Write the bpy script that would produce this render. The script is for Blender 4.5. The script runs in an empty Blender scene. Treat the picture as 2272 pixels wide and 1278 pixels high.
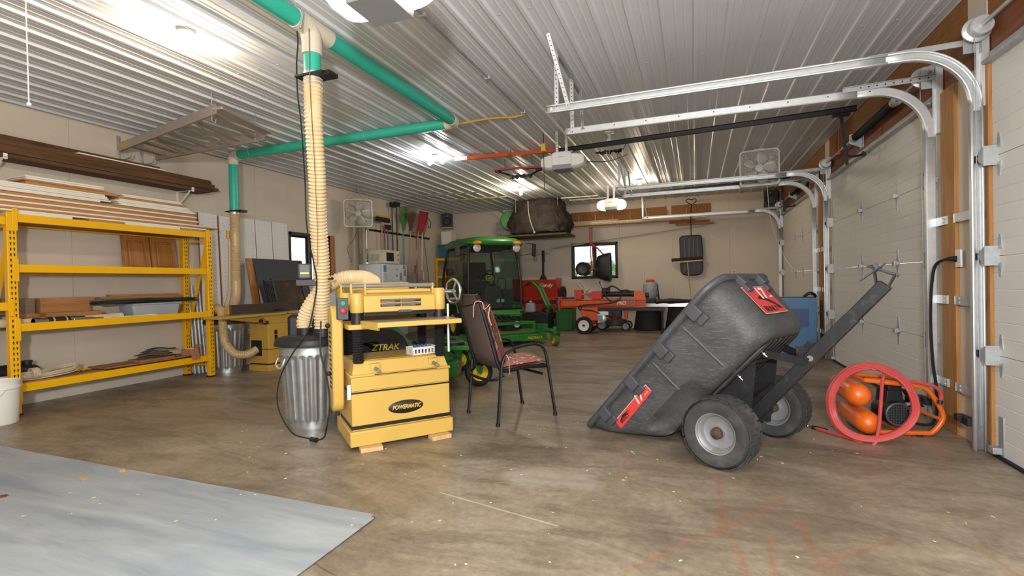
import bpy, math, random
from mathutils import Matrix, Vector, Euler
random.seed(7)
SC = bpy.context.scene
C = SC.collection
PI = math.pi
def rad(a): return math.radians(a)
# ------------------------------------------------------------------ camera
FPX = 1091.4
yaw, pitch, roll = .3567, .0101, .0209
cam_d = bpy.data.cameras.new('camera')
cam_d.sensor_width = 36.0
cam_d.lens = FPX / 2272 * 36
cam_d.clip_start = .05
cam_d.clip_end = 500
cam = bpy.data.objects.new('camera', cam_d)
C.objects.link(cam)
fw = Vector((-math.sin(yaw)*math.cos(pitch), math.cos(yaw)*math.cos(pitch), -math.sin(pitch)))
rt = Vector((math.cos(yaw), math.sin(yaw), 0))
dn = fw.cross(rt)
r2 = math.cos(roll)*rt + math.sin(roll)*dn
d2 = -math.sin(roll)*rt + math.cos(roll)*dn
cam.matrix_world = Matrix(((r2.x, -d2.x, -fw.x, 0), (r2.y, -d2.y, -fw.y, 0), (r2.z, -d2.z, -fw.z, 1.1345), (0, 0, 0, 1)))
SC.camera = cam
# ------------------------------------------------------------------ sky and exposure
w = bpy.data.worlds.new('overcast_sky'); SC.world = w; w.use_nodes = True
bg = w.node_tree.nodes['Background']
bg.inputs['Color'].default_value = (.86, .93, 1, 1)
bg.inputs['Strength'].default_value = 2.6
SC.view_settings.view_transform = 'Standard'
SC.view_settings.look = 'None'
SC.view_settings.exposure = 0.22
SC.view_settings.gamma = 1.0
SC.view_settings.use_curve_mapping = False
# the photographer's flash: the opener and the blast gate throw its shadow on the ceiling, which places it
fl_d = bpy.data.lights.new('camera_flash_offscreen', 'POINT'); fl_d.energy = 500; fl_d.shadow_soft_size = .12
fl_d.color = (.96, .98, 1)
fl = bpy.data.objects.new('camera_flash_offscreen', fl_d); fl.location = (.15, -.95, 1.65); C.objects.link(fl)
BULB_E = 680
# ------------------------------------------------------------------ materials
def lin(h):
    if isinstance(h, str):
        h = h.lstrip('#'); c = [int(h[i:i+2], 16)/255 for i in (0, 2, 4)]
    else: c = [x/255 for x in h]
    return tuple((x/12.92 if x <= .04045 else ((x+.055)/1.055)**2.4) for x in c) + (1,)
MATS = {}
class NT:
    def __init__(s, m): s.t = m.node_tree; s.b = s.t.nodes['Principled BSDF']; s.tc = None
    def n(s, typ, **kw):
        q = s.t.nodes.new(typ)
        for k, v in kw.items():
            if k.startswith('i_'):
                key = k[2:]; key = int(key) if key.isdigit() else key.replace('_', ' ')
                q.inputs[key].default_value = v
            else: setattr(q, k, v)
        return q
    def l(s, a, b): s.t.links.new(a, b)
    def co(s, scale=None, kind='Object'):
        if not s.tc: s.tc = s.n('ShaderNodeTexCoord')
        o = s.tc.outputs[kind]
        if scale is not None:
            mp = s.n('ShaderNodeMapping'); mp.inputs['Scale'].default_value = scale if not isinstance(scale, (int, float)) else (scale,)*3
            s.l(o, mp.inputs['Vector']); o = mp.outputs['Vector']
        return o
    def noise(s, scale, detail=3, rough=.55, vec=None, dist=0):
        q = s.n('ShaderNodeTexNoise', i_Scale=scale, i_Detail=detail, i_Roughness=rough, i_Distortion=dist)
        s.l(vec if vec is not None else s.co(), q.inputs['Vector']); return q.outputs['Fac']
    def ramp(s, fac, stops):
        q = s.n('ShaderNodeValToRGB'); e = q.color_ramp.elements
        while len(e) < len(stops): e.new(.5)
        for el, (p, c) in zip(e, stops): el.position = p; el.color = c if len(c) == 4 else lin(c)
        s.l(fac, q.inputs['Fac']); return q.outputs['Color']
    def mix(s, fac, a, b, mode='MIX'):
        q = s.n('ShaderNodeMix', data_type='RGBA', blend_type=mode)
        for sock, val in ((q.inputs[0], fac), (q.inputs[6], a), (q.inputs[7], b)):
            if hasattr(val, 'is_linked') or hasattr(val, 'links'): s.l(val, sock)
            else: sock.default_value = val
        return q.outputs[2]
    def math(s, op, a, b=0, clamp=False):
        q = s.n('ShaderNodeMath', operation=op, use_clamp=clamp)
        for sock, val in ((q.inputs[0], a), (q.inputs[1], b)):
            if hasattr(val, 'links'): s.l(val, sock)
            else: sock.default_value = val
        return q.outputs[0]
    def bump(s, height, strength=.3, dist=.01):
        q = s.n('ShaderNodeBump', i_Strength=strength, i_Distance=dist); s.l(height, q.inputs['Height']); s.l(q.outputs[0], s.b.inputs['Normal'])
def new(name):
    m = bpy.data.materials.new(name); m.use_nodes = True; MATS[name] = m; return m, NT(m)
def mat(name, col, rough=.5, metal=0., var=.12, scale=6., bump=0., bscale=60., dirt=None, dscale=4., dlo=.5, dhi=.75, spec=.5, coat=0.):
    """painted / plain surface: colour with soft variation, optional dirt blotches and fine relief"""
    m, t = new(name); c = lin(col); b = t.b
    b.inputs['Roughness'].default_value = rough; b.inputs['Metallic'].default_value = metal
    b.inputs['Specular IOR Level'].default_value = spec; b.inputs['Coat Weight'].default_value = coat
    if var:
        f = t.noise(scale, 4)
        o = t.ramp(f, [(.3, tuple(x*(1-var) for x in c[:3])+(1,)), (.7, tuple(min(1, x*(1+var)) for x in c[:3])+(1,))])
    else:
        q = t.n('ShaderNodeRGB'); q.outputs[0].default_value = c; o = q.outputs[0]
    if dirt:
        f2 = t.noise(dscale, 6, .65)
        mr = t.n('ShaderNodeMapRange', i_1=dlo, i_2=dhi); t.l(f2, mr.inputs[0])
        o = t.mix(mr.outputs[0], o, lin(dirt))
    t.l(o, b.inputs['Base Color'])
    if bump: t.bump(t.noise(bscale, 3), bump, .004)
    return m
def wood(name, c1, c2, axis=1, rough=.6, scale=3., c3=None):
    m, t = new(name); b = t.b; b.inputs['Roughness'].default_value = rough
    sc = [14*scale]*3; sc[axis] = .9*scale
    v = t.co(tuple(sc)); f = t.noise(1.2, 5, .6, v, .6)
    stops = [(.3, lin(c1)), (.62, lin(c2))]
    if c3: stops.append((.8, lin(c3)))
    o = t.ramp(f, stops)
    f2 = t.noise(.9*scale, 2)
    o = t.mix(t.ramp(f2, [(.35, (0, 0, 0, 1)), (.7, (.35, .35, .35, 1))]), o, lin(c1))
    t.l(o, b.inputs['Base Color']); t.bump(f, .15, .002)
    return m
def emis(name, col, s):
    m, t = new(name); t.b.inputs['Base Color'].default_value = (1, 1, 1, 1)
    t.b.inputs['Emission Color'].default_value = col if len(col) == 4 else tuple(col)+(1,)
    t.b.inputs['Emission Strength'].default_value = s
    return m
def glass(name, tint=(1, 1, 1, 1), refl=.9):
    m, t = new(name)
    tr = t.n('ShaderNodeBsdfTransparent'); tr.inputs[0].default_value = tint
    gl = t.n('ShaderNodeBsdfGlossy', i_Roughness=.02); gl.inputs[0].default_value = (refl, refl, refl, 1)
    lw = t.n('ShaderNodeLayerWeight', i_Blend=.5); mx = t.n('ShaderNodeMixShader')
    fr = t.math('ADD', t.math('MULTIPLY', t.math('POWER', lw.outputs['Facing'], 4.), .7), .045, True)
    t.l(fr, mx.inputs[0]); t.l(tr.outputs[0], mx.inputs[1]); t.l(gl.outputs[0], mx.inputs[2])
    t.l(mx.outputs[0], t.t.nodes['Material Output'].inputs[0]); return m
# ------------------------------------------------------------------ mesh building
def spline(pts, n=8, closed=False):
    P = [Vector(p) for p in pts]; out = []; N = len(P)
    rng = range(N if closed else N-1)
    for i in rng:
        p1, p2 = P[i], P[(i+1) % N]
        p0 = P[i-1] if (i > 0 or closed) else p1*2-p2
        p3 = P[(i+2) % N] if (i+2 < N or closed) else p2*2-p1
        for k in range(n):
            t = k/n
            out.append(.5*((2*p1)+(p2-p0)*t+(2*p0-5*p1+4*p2-p3)*t*t+(3*p1-p0-3*p2+p3)*t**3))
    if not closed: out.append(P[-1])
    return out
class MB:
    def __init__(s): s.v = []; s.f = []; s.mi = []; s.cur = 0
    def add(s, vs, fs, T=None):
        o = len(s.v)
        for p in vs:
            p = Vector(p); s.v.append(T @ p if T else p)
        for f in fs: s.f.append([i+o for i in f]); s.mi.append(s.cur)
        return s
    def box(s, c, d, rot=None, tx=1, ty=1, T=None):
        """box of size d centred at c; top face scaled by tx, ty"""
        x, y, z = d[0]/2, d[1]/2, d[2]/2
        vs = [(-x, -y, -z), (x, -y, -z), (x, y, -z), (-x, y, -z), (-x*tx, -y*ty, z), (x*tx, -y*ty, z), (x*tx, y*ty, z), (-x*tx, y*ty, z)]
        R = Matrix.Translation(c)
        if rot is not None: R = R @ (rot.to_4x4() if isinstance(rot, Matrix) else Euler(rot).to_matrix().to_4x4())
        if T: R = T @ R
        return s.add(vs, [(0, 3, 2, 1), (4, 5, 6, 7), (0, 1, 5, 4), (1, 2, 6, 5), (2, 3, 7, 6), (3, 0, 4, 7)], R)
    def b2(s, x0, x1, y0, y1, z0, z1, T=None): return s.box(((x0+x1)/2, (y0+y1)/2, (z0+z1)/2), (abs(x1-x0), abs(y1-y0), abs(z1-z0)), T=T)
    @staticmethod
    def frame(d, up=(0, 0, 1)):
        d = Vector(d).normalized(); u = Vector(up)
        if abs(d.dot(u)) > .999: u = Vector((1, 0, 0)) if abs(d.x) < .9 else Vector((0, 1, 0))
        a = u.cross(d).normalized(); b = d.cross(a); return a, b, d
    def bar(s, p0, p1, w, h, up=(0, 0, 1), T=None):
        """rectangular bar from p0 to p1; h is measured along up"""
        p0, p1 = Vector(p0), Vector(p1); a, b, d = s.frame(p1-p0, up)
        vs = []
        for p in (p0, p1):
            for i, j in ((-1, -1), (1, -1), (1, 1), (-1, 1)): vs.append(p+a*i*w/2+b*j*h/2)
        return s.add(vs, [(0, 3, 2, 1), (4, 5, 6, 7), (0, 1, 5, 4), (1, 2, 6, 5), (2, 3, 7, 6), (3, 0, 4, 7)], T)
    def cyl(s, p0, p1, r0, r1=None, n=16, cap=True, T=None):
        r1 = r0 if r1 is None else r1
        p0, p1 = Vector(p0), Vector(p1); a, b, d = s.frame(p1-p0); vs = []
        for p, r in ((p0, r0), (p1, r1)):
            for k in range(n): t = 2*PI*k/n; vs.append(p+a*math.cos(t)*r+b*math.sin(t)*r)
        fs = [(k, (k+1) % n, n+(k+1) % n, n+k) for k in range(n)]
        if cap: fs += [tuple(range(n))[::-1], tuple(range(n, 2*n))]
        return s.add(vs, fs, T)
    def tube(s, pts, r, n=8, closed=False, cap=True, T=None, sq=1):
        P = [Vector(p) for p in pts]; N = len(P); rr = r if isinstance(r, (list, tuple)) else [r]*N
        a = None; vs = []
        for i in range(N):
            if closed: d = P[(i+1) % N]-P[i-1]
            else: d = P[min(i+1, N-1)]-P[max(i-1, 0)]
            if d.length < 1e-9: d = Vector((0, 0, 1))
            d.normalize()
            if a is None: a = s.frame(d)[0]
            a = (a-d*a.dot(d))
            if a.length < 1e-6: a = s.frame(d)[0]
            a.normalize(); b = d.cross(a)
            for k in range(n): t = 2*PI*k/n; vs.append(P[i]+a*math.cos(t)*rr[i]+b*math.sin(t)*rr[i]*sq)
        fs = []
        for i in range(N if closed else N-1):
            j = (i+1) % N
            for k in range(n): fs.append((i*n+k, i*n+(k+1) % n, j*n+(k+1) % n, j*n+k))
        if cap and not closed: fs += [tuple(range(n))[::-1], tuple(range((N-1)*n, N*n))]
        return s.add(vs, fs, T)
    def hose(s, pts, r, pitch=.02, depth=.006, n=14, T=None):
        """corrugated hose along a smooth path"""
        P = spline(pts, 24); L = [0]
        for i in range(1, len(P)): L.append(L[-1]+(P[i]-P[i-1]).length)
        tot = L[-1]; m = max(4, int(tot/pitch)*2); Q = []; R = []; j = 0
        for k in range(m+1):
            d = tot*k/m
            while j < len(L)-2 and L[j+1] < d: j += 1
            t = (d-L[j])/max(1e-9, L[j+1]-L[j]); Q.append(P[j].lerp(P[j+1], min(1, t))); R.append(r-(depth if k % 2 else 0))
        return s.tube(Q, R, n, T=T)
    def lathe(s, prof, o=(0, 0, 0), ax=(0, 0, 1), n=24, cap=True, T=None, mod=None):
        """profile of (radius, height) turned about axis ax through o"""
        a, b, d = s.frame(ax); o = Vector(o); vs = []; N = len(prof)
        for i, (r, z) in enumerate(prof):
            for k in range(n):
                t = 2*PI*k/n; rr = r*(mod(i, k) if mod else 1); vs.append(o+d*z+a*math.cos(t)*rr+b*math.sin(t)*rr)
        fs = [(i*n+k, i*n+(k+1) % n, (i+1)*n+(k+1) % n, (i+1)*n+k) for i in range(N-1) for k in range(n)]
        if cap: fs += [tuple(range(n))[::-1], tuple(range((N-1)*n, N*n))]
        return s.add(vs, fs, T)
    def prism(s, poly, h0, h1, ax='z', T=None):
        """2D polygon extruded: ax z: (x,y), ax y: (x,z), ax x: (y,z)"""
        def p(u, v, h): return {'z': (u, v, h), 'y': (u, h, v), 'x': (h, u, v)}[ax]
        n = len(poly); vs = [p(u, v, h0) for u, v in poly]+[p(u, v, h1) for u, v in poly]
        return s.add(vs, [tuple(range(n))[::-1], tuple(range(n, 2*n))]+[(k, (k+1) % n, n+(k+1) % n, n+k) for k in range(n)], T)
    def sph(s, c, r, n=12, sc=(1, 1, 1), T=None):
        m = max(4, n//2); vs = []
        for i in range(1, m):
            a = PI*i/m
            for k in range(n): t = 2*PI*k/n; vs.append((c[0]+r*sc[0]*math.sin(a)*math.cos(t), c[1]+r*sc[1]*math.sin(a)*math.sin(t), c[2]+r*sc[2]*math.cos(a)))
        vs += [(c[0], c[1], c[2]+r*sc[2]), (c[0], c[1], c[2]-r*sc[2])]; q = len(vs)
        fs = [(i*n+k, (i+1)*n+k, (i+1)*n+(k+1) % n, i*n+(k+1) % n) for i in range(m-2) for k in range(n)]
        fs += [(q-2, k, (k+1) % n) for k in range(n)]+[(q-1, (m-2)*n+(k+1) % n, (m-2)*n+k) for k in range(n)]
        return s.add(vs, fs, T)
    def torus(s, c, R, r, ax=(0, 0, 1), n=24, m=8, T=None):
        a, b, d = s.frame(ax); c = Vector(c)
        return s.tube([c+a*R*math.cos(2*PI*k/n)+b*R*math.sin(2*PI*k/n) for k in range(n)], r, m, True, T=T)
    def grid(s, rows, closed=False, T=None):
        """rows of equally many points joined into a sheet"""
        n = len(rows[0]); m = len(rows)
        fs = [(i*n+k, i*n+(k+1) % n, (i+1)*n+(k+1) % n, (i+1)*n+k) for i in range(m-1) for k in range(n if closed else n-1)]
        return s.add([p for r in rows for p in r], fs, T)
def obj(name, mb, m, parent=None, bev=0, smooth=40, loc=None, rot=None, solid=0, sub=0, kind=None, label=None):
    me = bpy.data.meshes.new(name)
    me.from_pydata([tuple(v) for v in mb.v], [], mb.f)
    ms = m if isinstance(m, (list, tuple)) else [m]
    for q in ms: me.materials.append(MATS[q] if isinstance(q, str) else q)
    if len(ms) > 1: me.polygons.foreach_set('material_index', mb.mi)
    if smooth:
        me.polygons.foreach_set('use_smooth', [True]*len(me.polygons)); me.set_sharp_from_angle(angle=rad(smooth))
    me.update()
    o = bpy.data.objects.new(name, me); C.objects.link(o)
    if parent: o.parent = parent
    if loc is not None: o.location = loc
    if rot is not None: o.rotation_euler = rot
    if solid:
        md = o.modifiers.new('thickness', 'SOLIDIFY'); md.thickness = solid; md.offset = 0
    if sub:
        md = o.modifiers.new('subdivision', 'SUBSURF'); md.levels = md.render_levels = sub
    if bev:
        md = o.modifiers.new('bevel', 'BEVEL'); md.width = bev; md.segments = 2; md.limit_method = 'ANGLE'; md.angle_limit = rad(40)
    if kind: o['kind'] = kind
    if label: o['label'] = label
    return o
def tag(o, label, cat, group=None):
    o['label'] = label; o['category'] = cat
    if group: o['group'] = group
    return o
def thing(name, label, cat, loc=(0, 0, 0), rz=0, group=None, rot=None):
    o = bpy.data.objects.new(name, None); o.empty_display_size = .1; C.objects.link(o)
    o.location = loc; o.rotation_euler = rot if rot else (0, 0, rz)
    return tag(o, label, cat, group)
def one(name, label, cat, mb, m, group=None, **k): return tag(obj(name, mb, m, **k), label, cat, group)
def struct(name, mb, m, **k):
    o = obj(name, mb, m, **k)
    if not k.get('parent'): o['kind'] = 'structure'
    return o
def dup(root, loc=None, rz=None, label=None, group=None, parent=None):
    r = root.copy(); C.objects.link(r)
    if parent: r.parent = parent
    if loc is not None: r.location = loc
    if rz is not None: r.rotation_euler = (0, 0, rz)
    if label: r['label'] = label
    if group: r['group'] = group
    for ch in list(root.children): dup(ch, parent=r)
    return r
def text(name, body, size, m, parent=None, loc=(0, 0, 0), rot=(0, 0, 0), ext=.0008, shear=0, bold=0, sx=1., align='CENTER'):
    cu = bpy.data.curves.new(name, 'FONT'); cu.body = body; cu.size = size; cu.extrude = ext; cu.shear = shear; cu.offset = bold
    cu.align_x = align; cu.align_y = 'CENTER'
    t = bpy.data.objects.new('tmp', cu); C.objects.link(t)
    me = bpy.data.meshes.new_from_object(t, depsgraph=bpy.context.evaluated_depsgraph_get())
    bpy.data.objects.remove(t); bpy.data.curves.remove(cu)
    me.name = name; me.materials.clear(); me.materials.append(MATS[m])
    o = bpy.data.objects.new(name, me); C.objects.link(o)
    if parent: o.parent = parent
    o.location = loc; o.rotation_euler = rot; o.scale = (sx, 1, 1)
    return o
# ------------------------------------------------------------------ surfaces of the room
XL, XR, YB, YF, H = -6.44, 1.80, 12.10, -3.2, 3.057
def seg_mask(t, vec, segs, width):
    """1 near any of the floor segments, fading to 0 at width"""
    sep = t.n('ShaderNodeSeparateXYZ'); t.l(vec, sep.inputs[0]); out = None
    for (x0, y0, x1, y1) in segs:
        dx, dy = x1-x0, y1-y0; L2 = dx*dx+dy*dy
        px = t.math('SUBTRACT', sep.outputs[0], x0); py = t.math('SUBTRACT', sep.outputs[1], y0)
        h = t.math('DIVIDE', t.math('ADD', t.math('MULTIPLY', px, dx), t.math('MULTIPLY', py, dy)), L2, True)
        ex = t.math('SUBTRACT', px, t.math('MULTIPLY', h, dx)); ey = t.math('SUBTRACT', py, t.math('MULTIPLY', h, dy))
        d = t.math('SQRT', t.math('ADD', t.math('MULTIPLY', ex, ex), t.math('MULTIPLY', ey, ey)))
        m = t.math('SUBTRACT', 1, t.math('DIVIDE', d, width), True)
        out = m if out is None else t.math('MAXIMUM', out, m)
    return out
def concrete():
    m, t = new('concrete'); v = t.co()
    o = t.ramp(t.noise(1.3, 8, .68, v), [(.30, lin('716759')), (.47, lin('968a79')), (.60, lin('a69a89')), (.74, lin('bbb1a1'))])
    st = t.noise(2.1, 8, .72, t.co((.5, 1.5, 1)), .9)
    o = t.mix(t.ramp(st, [(.46, (0, 0, 0, 1)), (.64, (.75, .75, .75, 1))]), o, lin('685d50'))
    fine = t.noise(26, 5, .7, v)
    o = t.mix(.45, o, t.ramp(fine, [(.3, lin('6d6458')), (.7, lin('cfc4b2'))]), 'OVERLAY')
    br = t.noise(.55, 3, .5, t.co((1, 1, 1)))
    o = t.mix(t.ramp(br, [(.5, (0, 0, 0, 1)), (.72, (.35, .35, .35, 1))]), o, lin('87705a'))
    wob = t.n('ShaderNodeTexNoise', i_Scale=7., i_Detail=3.); t.l(v, wob.inputs['Vector'])
    vv = t.n('ShaderNodeVectorMath', operation='SCALE'); vv.inputs['Scale'].default_value = .035; t.l(wob.outputs['Color'], vv.inputs[0])
    va = t.n('ShaderNodeVectorMath', operation='ADD'); t.l(v, va.inputs[0]); t.l(vv.outputs[0], va.inputs[1])
    rust = seg_mask(t, va.outputs[0], RUST, .02)
    o = t.mix(t.math('MULTIPLY', rust, t.math('MULTIPLY', t.noise(9, 4), .75)), o, lin('9c5a33'))
    pale = seg_mask(t, va.outputs[0], PALE, .10)
    o = t.mix(t.math('MULTIPLY', t.math('POWER', pale, .8), .3), o, lin('d2ccc2'))
    scr = seg_mask(t, v, SCRATCH, .009)
    o = t.mix(t.math('MULTIPLY', scr, .5), o, lin('dad6ca'))
    crk = seg_mask(t, va.outputs[0], CRACK, .006)
    o = t.mix(t.math('MULTIPLY', crk, .8), o, lin('5d3f2c'))
    t.l(o, t.b.inputs['Base Color'])
    rr = t.ramp(st, [(.35, (.33, .33, .33, 1)), (.7, (.5, .5, .5, 1))]); t.l(rr, t.b.inputs['Roughness'])
    t.bump(t.noise(40, 4), .12, .003)
RUST = [(.13, 3.10, .10, 2.35), (.11, 2.7, .19, 2.05), (.43, 2.85, -.25, 1.95), (.45, 2.6, .48, 1.62), (.52, 2.35, .46, 1.7), (.42, 2.2, .8, 2.55), (.3, 2.4, .26, 1.7), (1.1, 2.6, 1.18, 2.0), (1.3, 2.6, 1.0, 1.9)]
PALE = [(-.93, 2.66, -.55, 2.72), (-1.0, 2.75, -.62, 2.80)]
SCRATCH = [(-1.32, 2.36, -.62, 2.20)]
CRACK = [(-1.49, 1.62, -1.0, 1.46), (-1.0, 1.46, -.6, 1.40)]
concrete()
mat('wall_paint', 'cfc3b3', .75, var=.04, scale=2.2, bump=.12, bscale=45, dirt='b5a693', dscale=1.1, dlo=.55, dhi=.9)
mat('wall_white', 'd8d0c4', .7, var=.03, scale=2)
def ceiling_steel():
    m, t = new('ceiling_steel'); t.b.inputs['Roughness'].default_value = .40; t.b.inputs['Specular IOR Level'].default_value = .5
    o = t.ramp(t.noise(.8, 3), [(.3, lin('d0d2d6')), (.7, lin('dddfe3'))]); t.l(o, t.b.inputs['Base Color'])
ceiling_steel()
mat('galv', 'd6d9da', .40, .6, var=.08, scale=18)
mat('galv_dull', 'b2b6b8', .5, .6, var=.15, scale=14)
mat('steel_bright', 'd8d8d8', .22, 1., var=.05)
mat('door_white', 'dcd9d3', .5, var=.02, bump=.05, bscale=130)
mat('rubber', '17171a', .75, var=.2, scale=20)
mat('black_paint', '141416', .45, var=.15)
mat('black_plastic', '1b1b1e', .5, var=.15, scale=12)
wood('beam_wood', '5f2f12', '8a4a20', 1, .6, 1.2, 'a05c2c')
wood('post_wood', '96642f', 'b5834a', 2, .65, 2., 'a87743')
wood('pine', 'c79d66', 'dfbf8c', 1, .65, 2.)
wood('osb', '74481c', 'a06a30', 1, .7, 5., 'bb8545')
wood('trim_wood', '9a6238', 'bb8054', 2, .6, 2.)
mat('bronze_frame', '2c2622', .45, .3, var=.1)
glass('pane_glass')
mat('white_plastic', 'e9e6df', .4, var=.02)
mat('grass', '86a85c', .9, var=.3, scale=.6)
mat('leaves', '5f7f4c', .9, var=.4, scale=.8)
# floor
fb = MB(); fb.b2(XL-.2, 2.0, YF, YB+.2, -.12, 0)
struct('floor', fb, 'concrete', smooth=0)
# ceiling: deck above, ribbed steel sheets below
cb = MB(); cb.b2(XL-.2, 2.05, YF, YB+.2, H+.03, H+.12)
ceil = struct('ceiling', cb, 'white_plastic', smooth=0)
prof = []
def rib_profile(x0, n):
    P = []
    for k in range(n):
        b = x0+k*.2286
        P += [(b, 0), (b+.012, -.019), (b+.040, -.019), (b+.052, 0), (b+.101, 0), (b+.106, -.004), (b+.116, -.004), (b+.121, 0), (b+.163, 0), (b+.168, -.004), (b+.178, -.004), (b+.183, 0)]
    P.append((x0+n*.2286, 0)); return P
x = .012-.2286*28
k = 0
while x < 1.84:
    n = min(4, max(1, math.ceil((1.86-x)/.2286)))
    P = rib_profile(x, n); mb = MB()
    dz = .0012*(k % 2)
    mb.grid([[(a, yy, H+z+dz) for a, z in P] for yy in (YF, YB)])
    p = obj('ceiling_panel', mb, 'ceiling_steel', ceil, smooth=20)
    sc = MB()
    for yy in [YF+.4+i*1.22 for i in range(13)]:
        for j in range(n):
            sc.lathe([(.008, 0), (.008, -.003), (.004, -.006)], (x+.075+j*.2286, yy, H+dz), n=6)
    obj('screws', sc, 'galv', p, kind='stuff')
    x += n*.2286; k += 1
# walls of 1.22 m sheets with open joints, split around the window holes
def sheets(parent, axis, at, u0, u1, first, holes, m, zsplit=None, th=.03, sgn=1):
    """axis 'x': wall plane x=at, u runs along y; axis 'y': plane y=at, u along x"""
    cuts = []; u = first
    while u < u1: cuts.append(u); u += 1.22
    cuts = [u0]+[q for q in cuts if q > u0+.05]+[u1]
    for a, b in zip(cuts, cuts[1:]):
        zs = [0, zsplit, H+.03] if zsplit else [0, H+.03]
        for z0, z1 in zip(zs, zs[1:]):
            mb = MB(); us = {a+.0015, b-.0015}; vs = {z0+(.0015 if z0 else 0), z1}
            for h in holes:
                for q in h[:2]:
                    if a < q < b: us.add(q)
                for q in h[2:]:
                    if z0 < q < z1: vs.add(q)
            us = sorted(us); vs = sorted(vs); nonempty = False
            for i in range(len(us)-1):
                for j in range(len(vs)-1):
                    cu, cv = (us[i]+us[i+1])/2, (vs[j]+vs[j+1])/2
                    if any(h[0] < cu < h[1] and h[2] < cv < h[3] for h in holes): continue
                    nonempty = True
                    if axis == 'x': mb.b2(at, at+th*sgn, us[i], us[i+1], vs[j], vs[j+1])
                    else: mb.b2(us[i], us[i+1], at, at+th*sgn, vs[j], vs[j+1])
            if nonempty: obj('wall_sheet', mb, m, parent, smooth=0)
W1 = (-2.90, -1.75, 1.20, 2.09)          # back window: x0,x1,z0,z1
W2 = (6.50, 7.50, 1.20, 2.09)            # left window: y0,y1,z0,z1
def solid_wall(name, axis, at, th, u0, u1, hole):
    mb = MB()
    a, b, c, d = hole if hole else (u0, u0, 0, 0)
    cells = [(u0, a, 0, H+.03), (b, u1, 0, H+.03), (a, b, 0, c), (a, b, d, H+.03)] if hole else [(u0, u1, 0, H+.03)]
    for q in cells:
        if axis == 'x': mb.b2(at, at+th, q[0], q[1], q[2], q[3])
        else: mb.b2(q[0], q[1], at, at+th, q[2], q[3])
    return struct(name, mb, 'wall_white', smooth=0)
wl = solid_wall('wall_left', 'x', XL-.03, -.12, YF, YB+.2, W2)
sheets(wl, 'x', XL, YF, YB, YF+.5, [W2], 'wall_paint', None, .03, -1)
wb = solid_wall('wall_back', 'y', YB+.03, .12, XL-.2, 2.0, W1)
sheets(wb, 'y', YB, XL, XR+.1, -.48-1.22*5, [W1], 'wall_paint', None, .03, 1)
solid_wall('wall_front', 'y', YF, -.12, XL-.2, 2.0, None)
mb = MB(); mb.b2(XL+.001, XL+.012, YF, YB-.01, .001, .10); struct('baseboard_left', mb, 'wall_white', smooth=0)
mb = MB(); mb.b2(XL+.02, XR, YB-.014, YB-.001, .001, .09); struct('baseboard_back', mb, 'wall_white', smooth=0)
# right wall: piers between the overhead doors, header above
PIERS = [(YF, .85), (3.90, 4.61), (7.70, 8.47), (11.56, YB)]
mb = MB()
for a, b in PIERS: mb.b2(1.728, XR+.16, a, b, 0, 2.462); mb.b2(XR, XR+.16, a, b, 2.462, H+.03)
mb.b2(XR+.02, XR+.16, YF, YB, 2.44, H+.03)
wr = struct('wall_right', mb, 'wall_paint', smooth=0)
# header boards and OSB strips are pieces of the right wall
hb = MB(); hb.b2(1.742, XR+.02, .80, YB, 2.462, 2.705); obj('header_board', hb, 'beam_wood', wr, bev=.004)
y = .8
i = 0
while y < YB:
    y2 = min(YB, y+1.9); q = MB(); q.b2(XR-.014, XR+.02, y+.003, y2-.003, 2.71, H+.02)
    obj('strand_board', q, 'osb', wr); y = y2; i += 1
for ya, yb in ((4.05, 4.16), (8.02, 8.12)):
    q = MB(); q.b2(XR-.02, XR-.013, ya, yb+.12, 2.71, H); obj('wall_strip', q, 'wall_paint', wr, smooth=0)
for k, (ya, yb) in enumerate(((4.30, 4.46), (8.13, 8.30), (11.60, 11.72))):
    q = MB(); q.b2(1.703, XR+.01, ya, yb, 0, 2.463); o = struct('trim_%d' % (k+1), q, 'post_wood', bev=.004)
    q = MB(); q.b2(1.712, XR+.01, yb, yb+.06, 0, 2.463); obj('jamb_board', q, 'post_wood', o, bev=.003)
q = MB(); q.b2(1.712, XR+.01, 3.892, 3.93, 0, 2.463); struct('trim_4', q, 'post_wood', bev=.003)
# ------------------------------------------------------------------ windows
def window(name, axis, at, hole, out):
    """sliding window: frame, centre mullion, two sashes with panes"""
    a, b, c, d = hole
    def bx(mb, u0, u1, w0, w1, z0, z1):
        if axis == 'y': mb.b2(u0, u1, at+w0*out, at+w1*out, z0, z1)
        else: mb.b2(at+w0*out, at+w1*out, u0, u1, z0, z1)
    f = MB()
    for q in ((a, b, c, c+.04), (a, b, d-.055, d), (a, a+.045, c, d), (b-.045, b, c, d)): bx(f, q[0], q[1], -.012, .10, q[2], q[3])
    mid = (a+b)/2
    w = struct(name, f, 'bronze_frame', bev=.003)
    m = MB(); bx(m, mid-.028, mid+.028, .0, .07, c+.04, d-.055); obj('mullion', m, 'bronze_frame', w, bev=.003)
    for u0, u1, dp in ((a+.045, mid-.028, .05), (mid+.028, b-.045, .03)):
        s = MB()
        for q in ((u0, u1, c+.04, c+.07), (u0, u1, d-.085, d-.055), (u0, u0+.025, c+.04, d-.055), (u1-.025, u1, c+.04, d-.055)): bx(s, q[0], q[1], dp, dp+.025, q[2], q[3])
        so = obj('sash', s, 'bronze_frame', w)
        g = MB(); bx(g, u0+.02, u1-.02, dp+.01, dp+.014, c+.06, d-.075); obj('pane', g, 'pane_glass', so, smooth=0)
    return w
window('window_1', 'y', YB, W1, 1)
w2 = window('window_2', 'x', XL, W2, -1)
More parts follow.
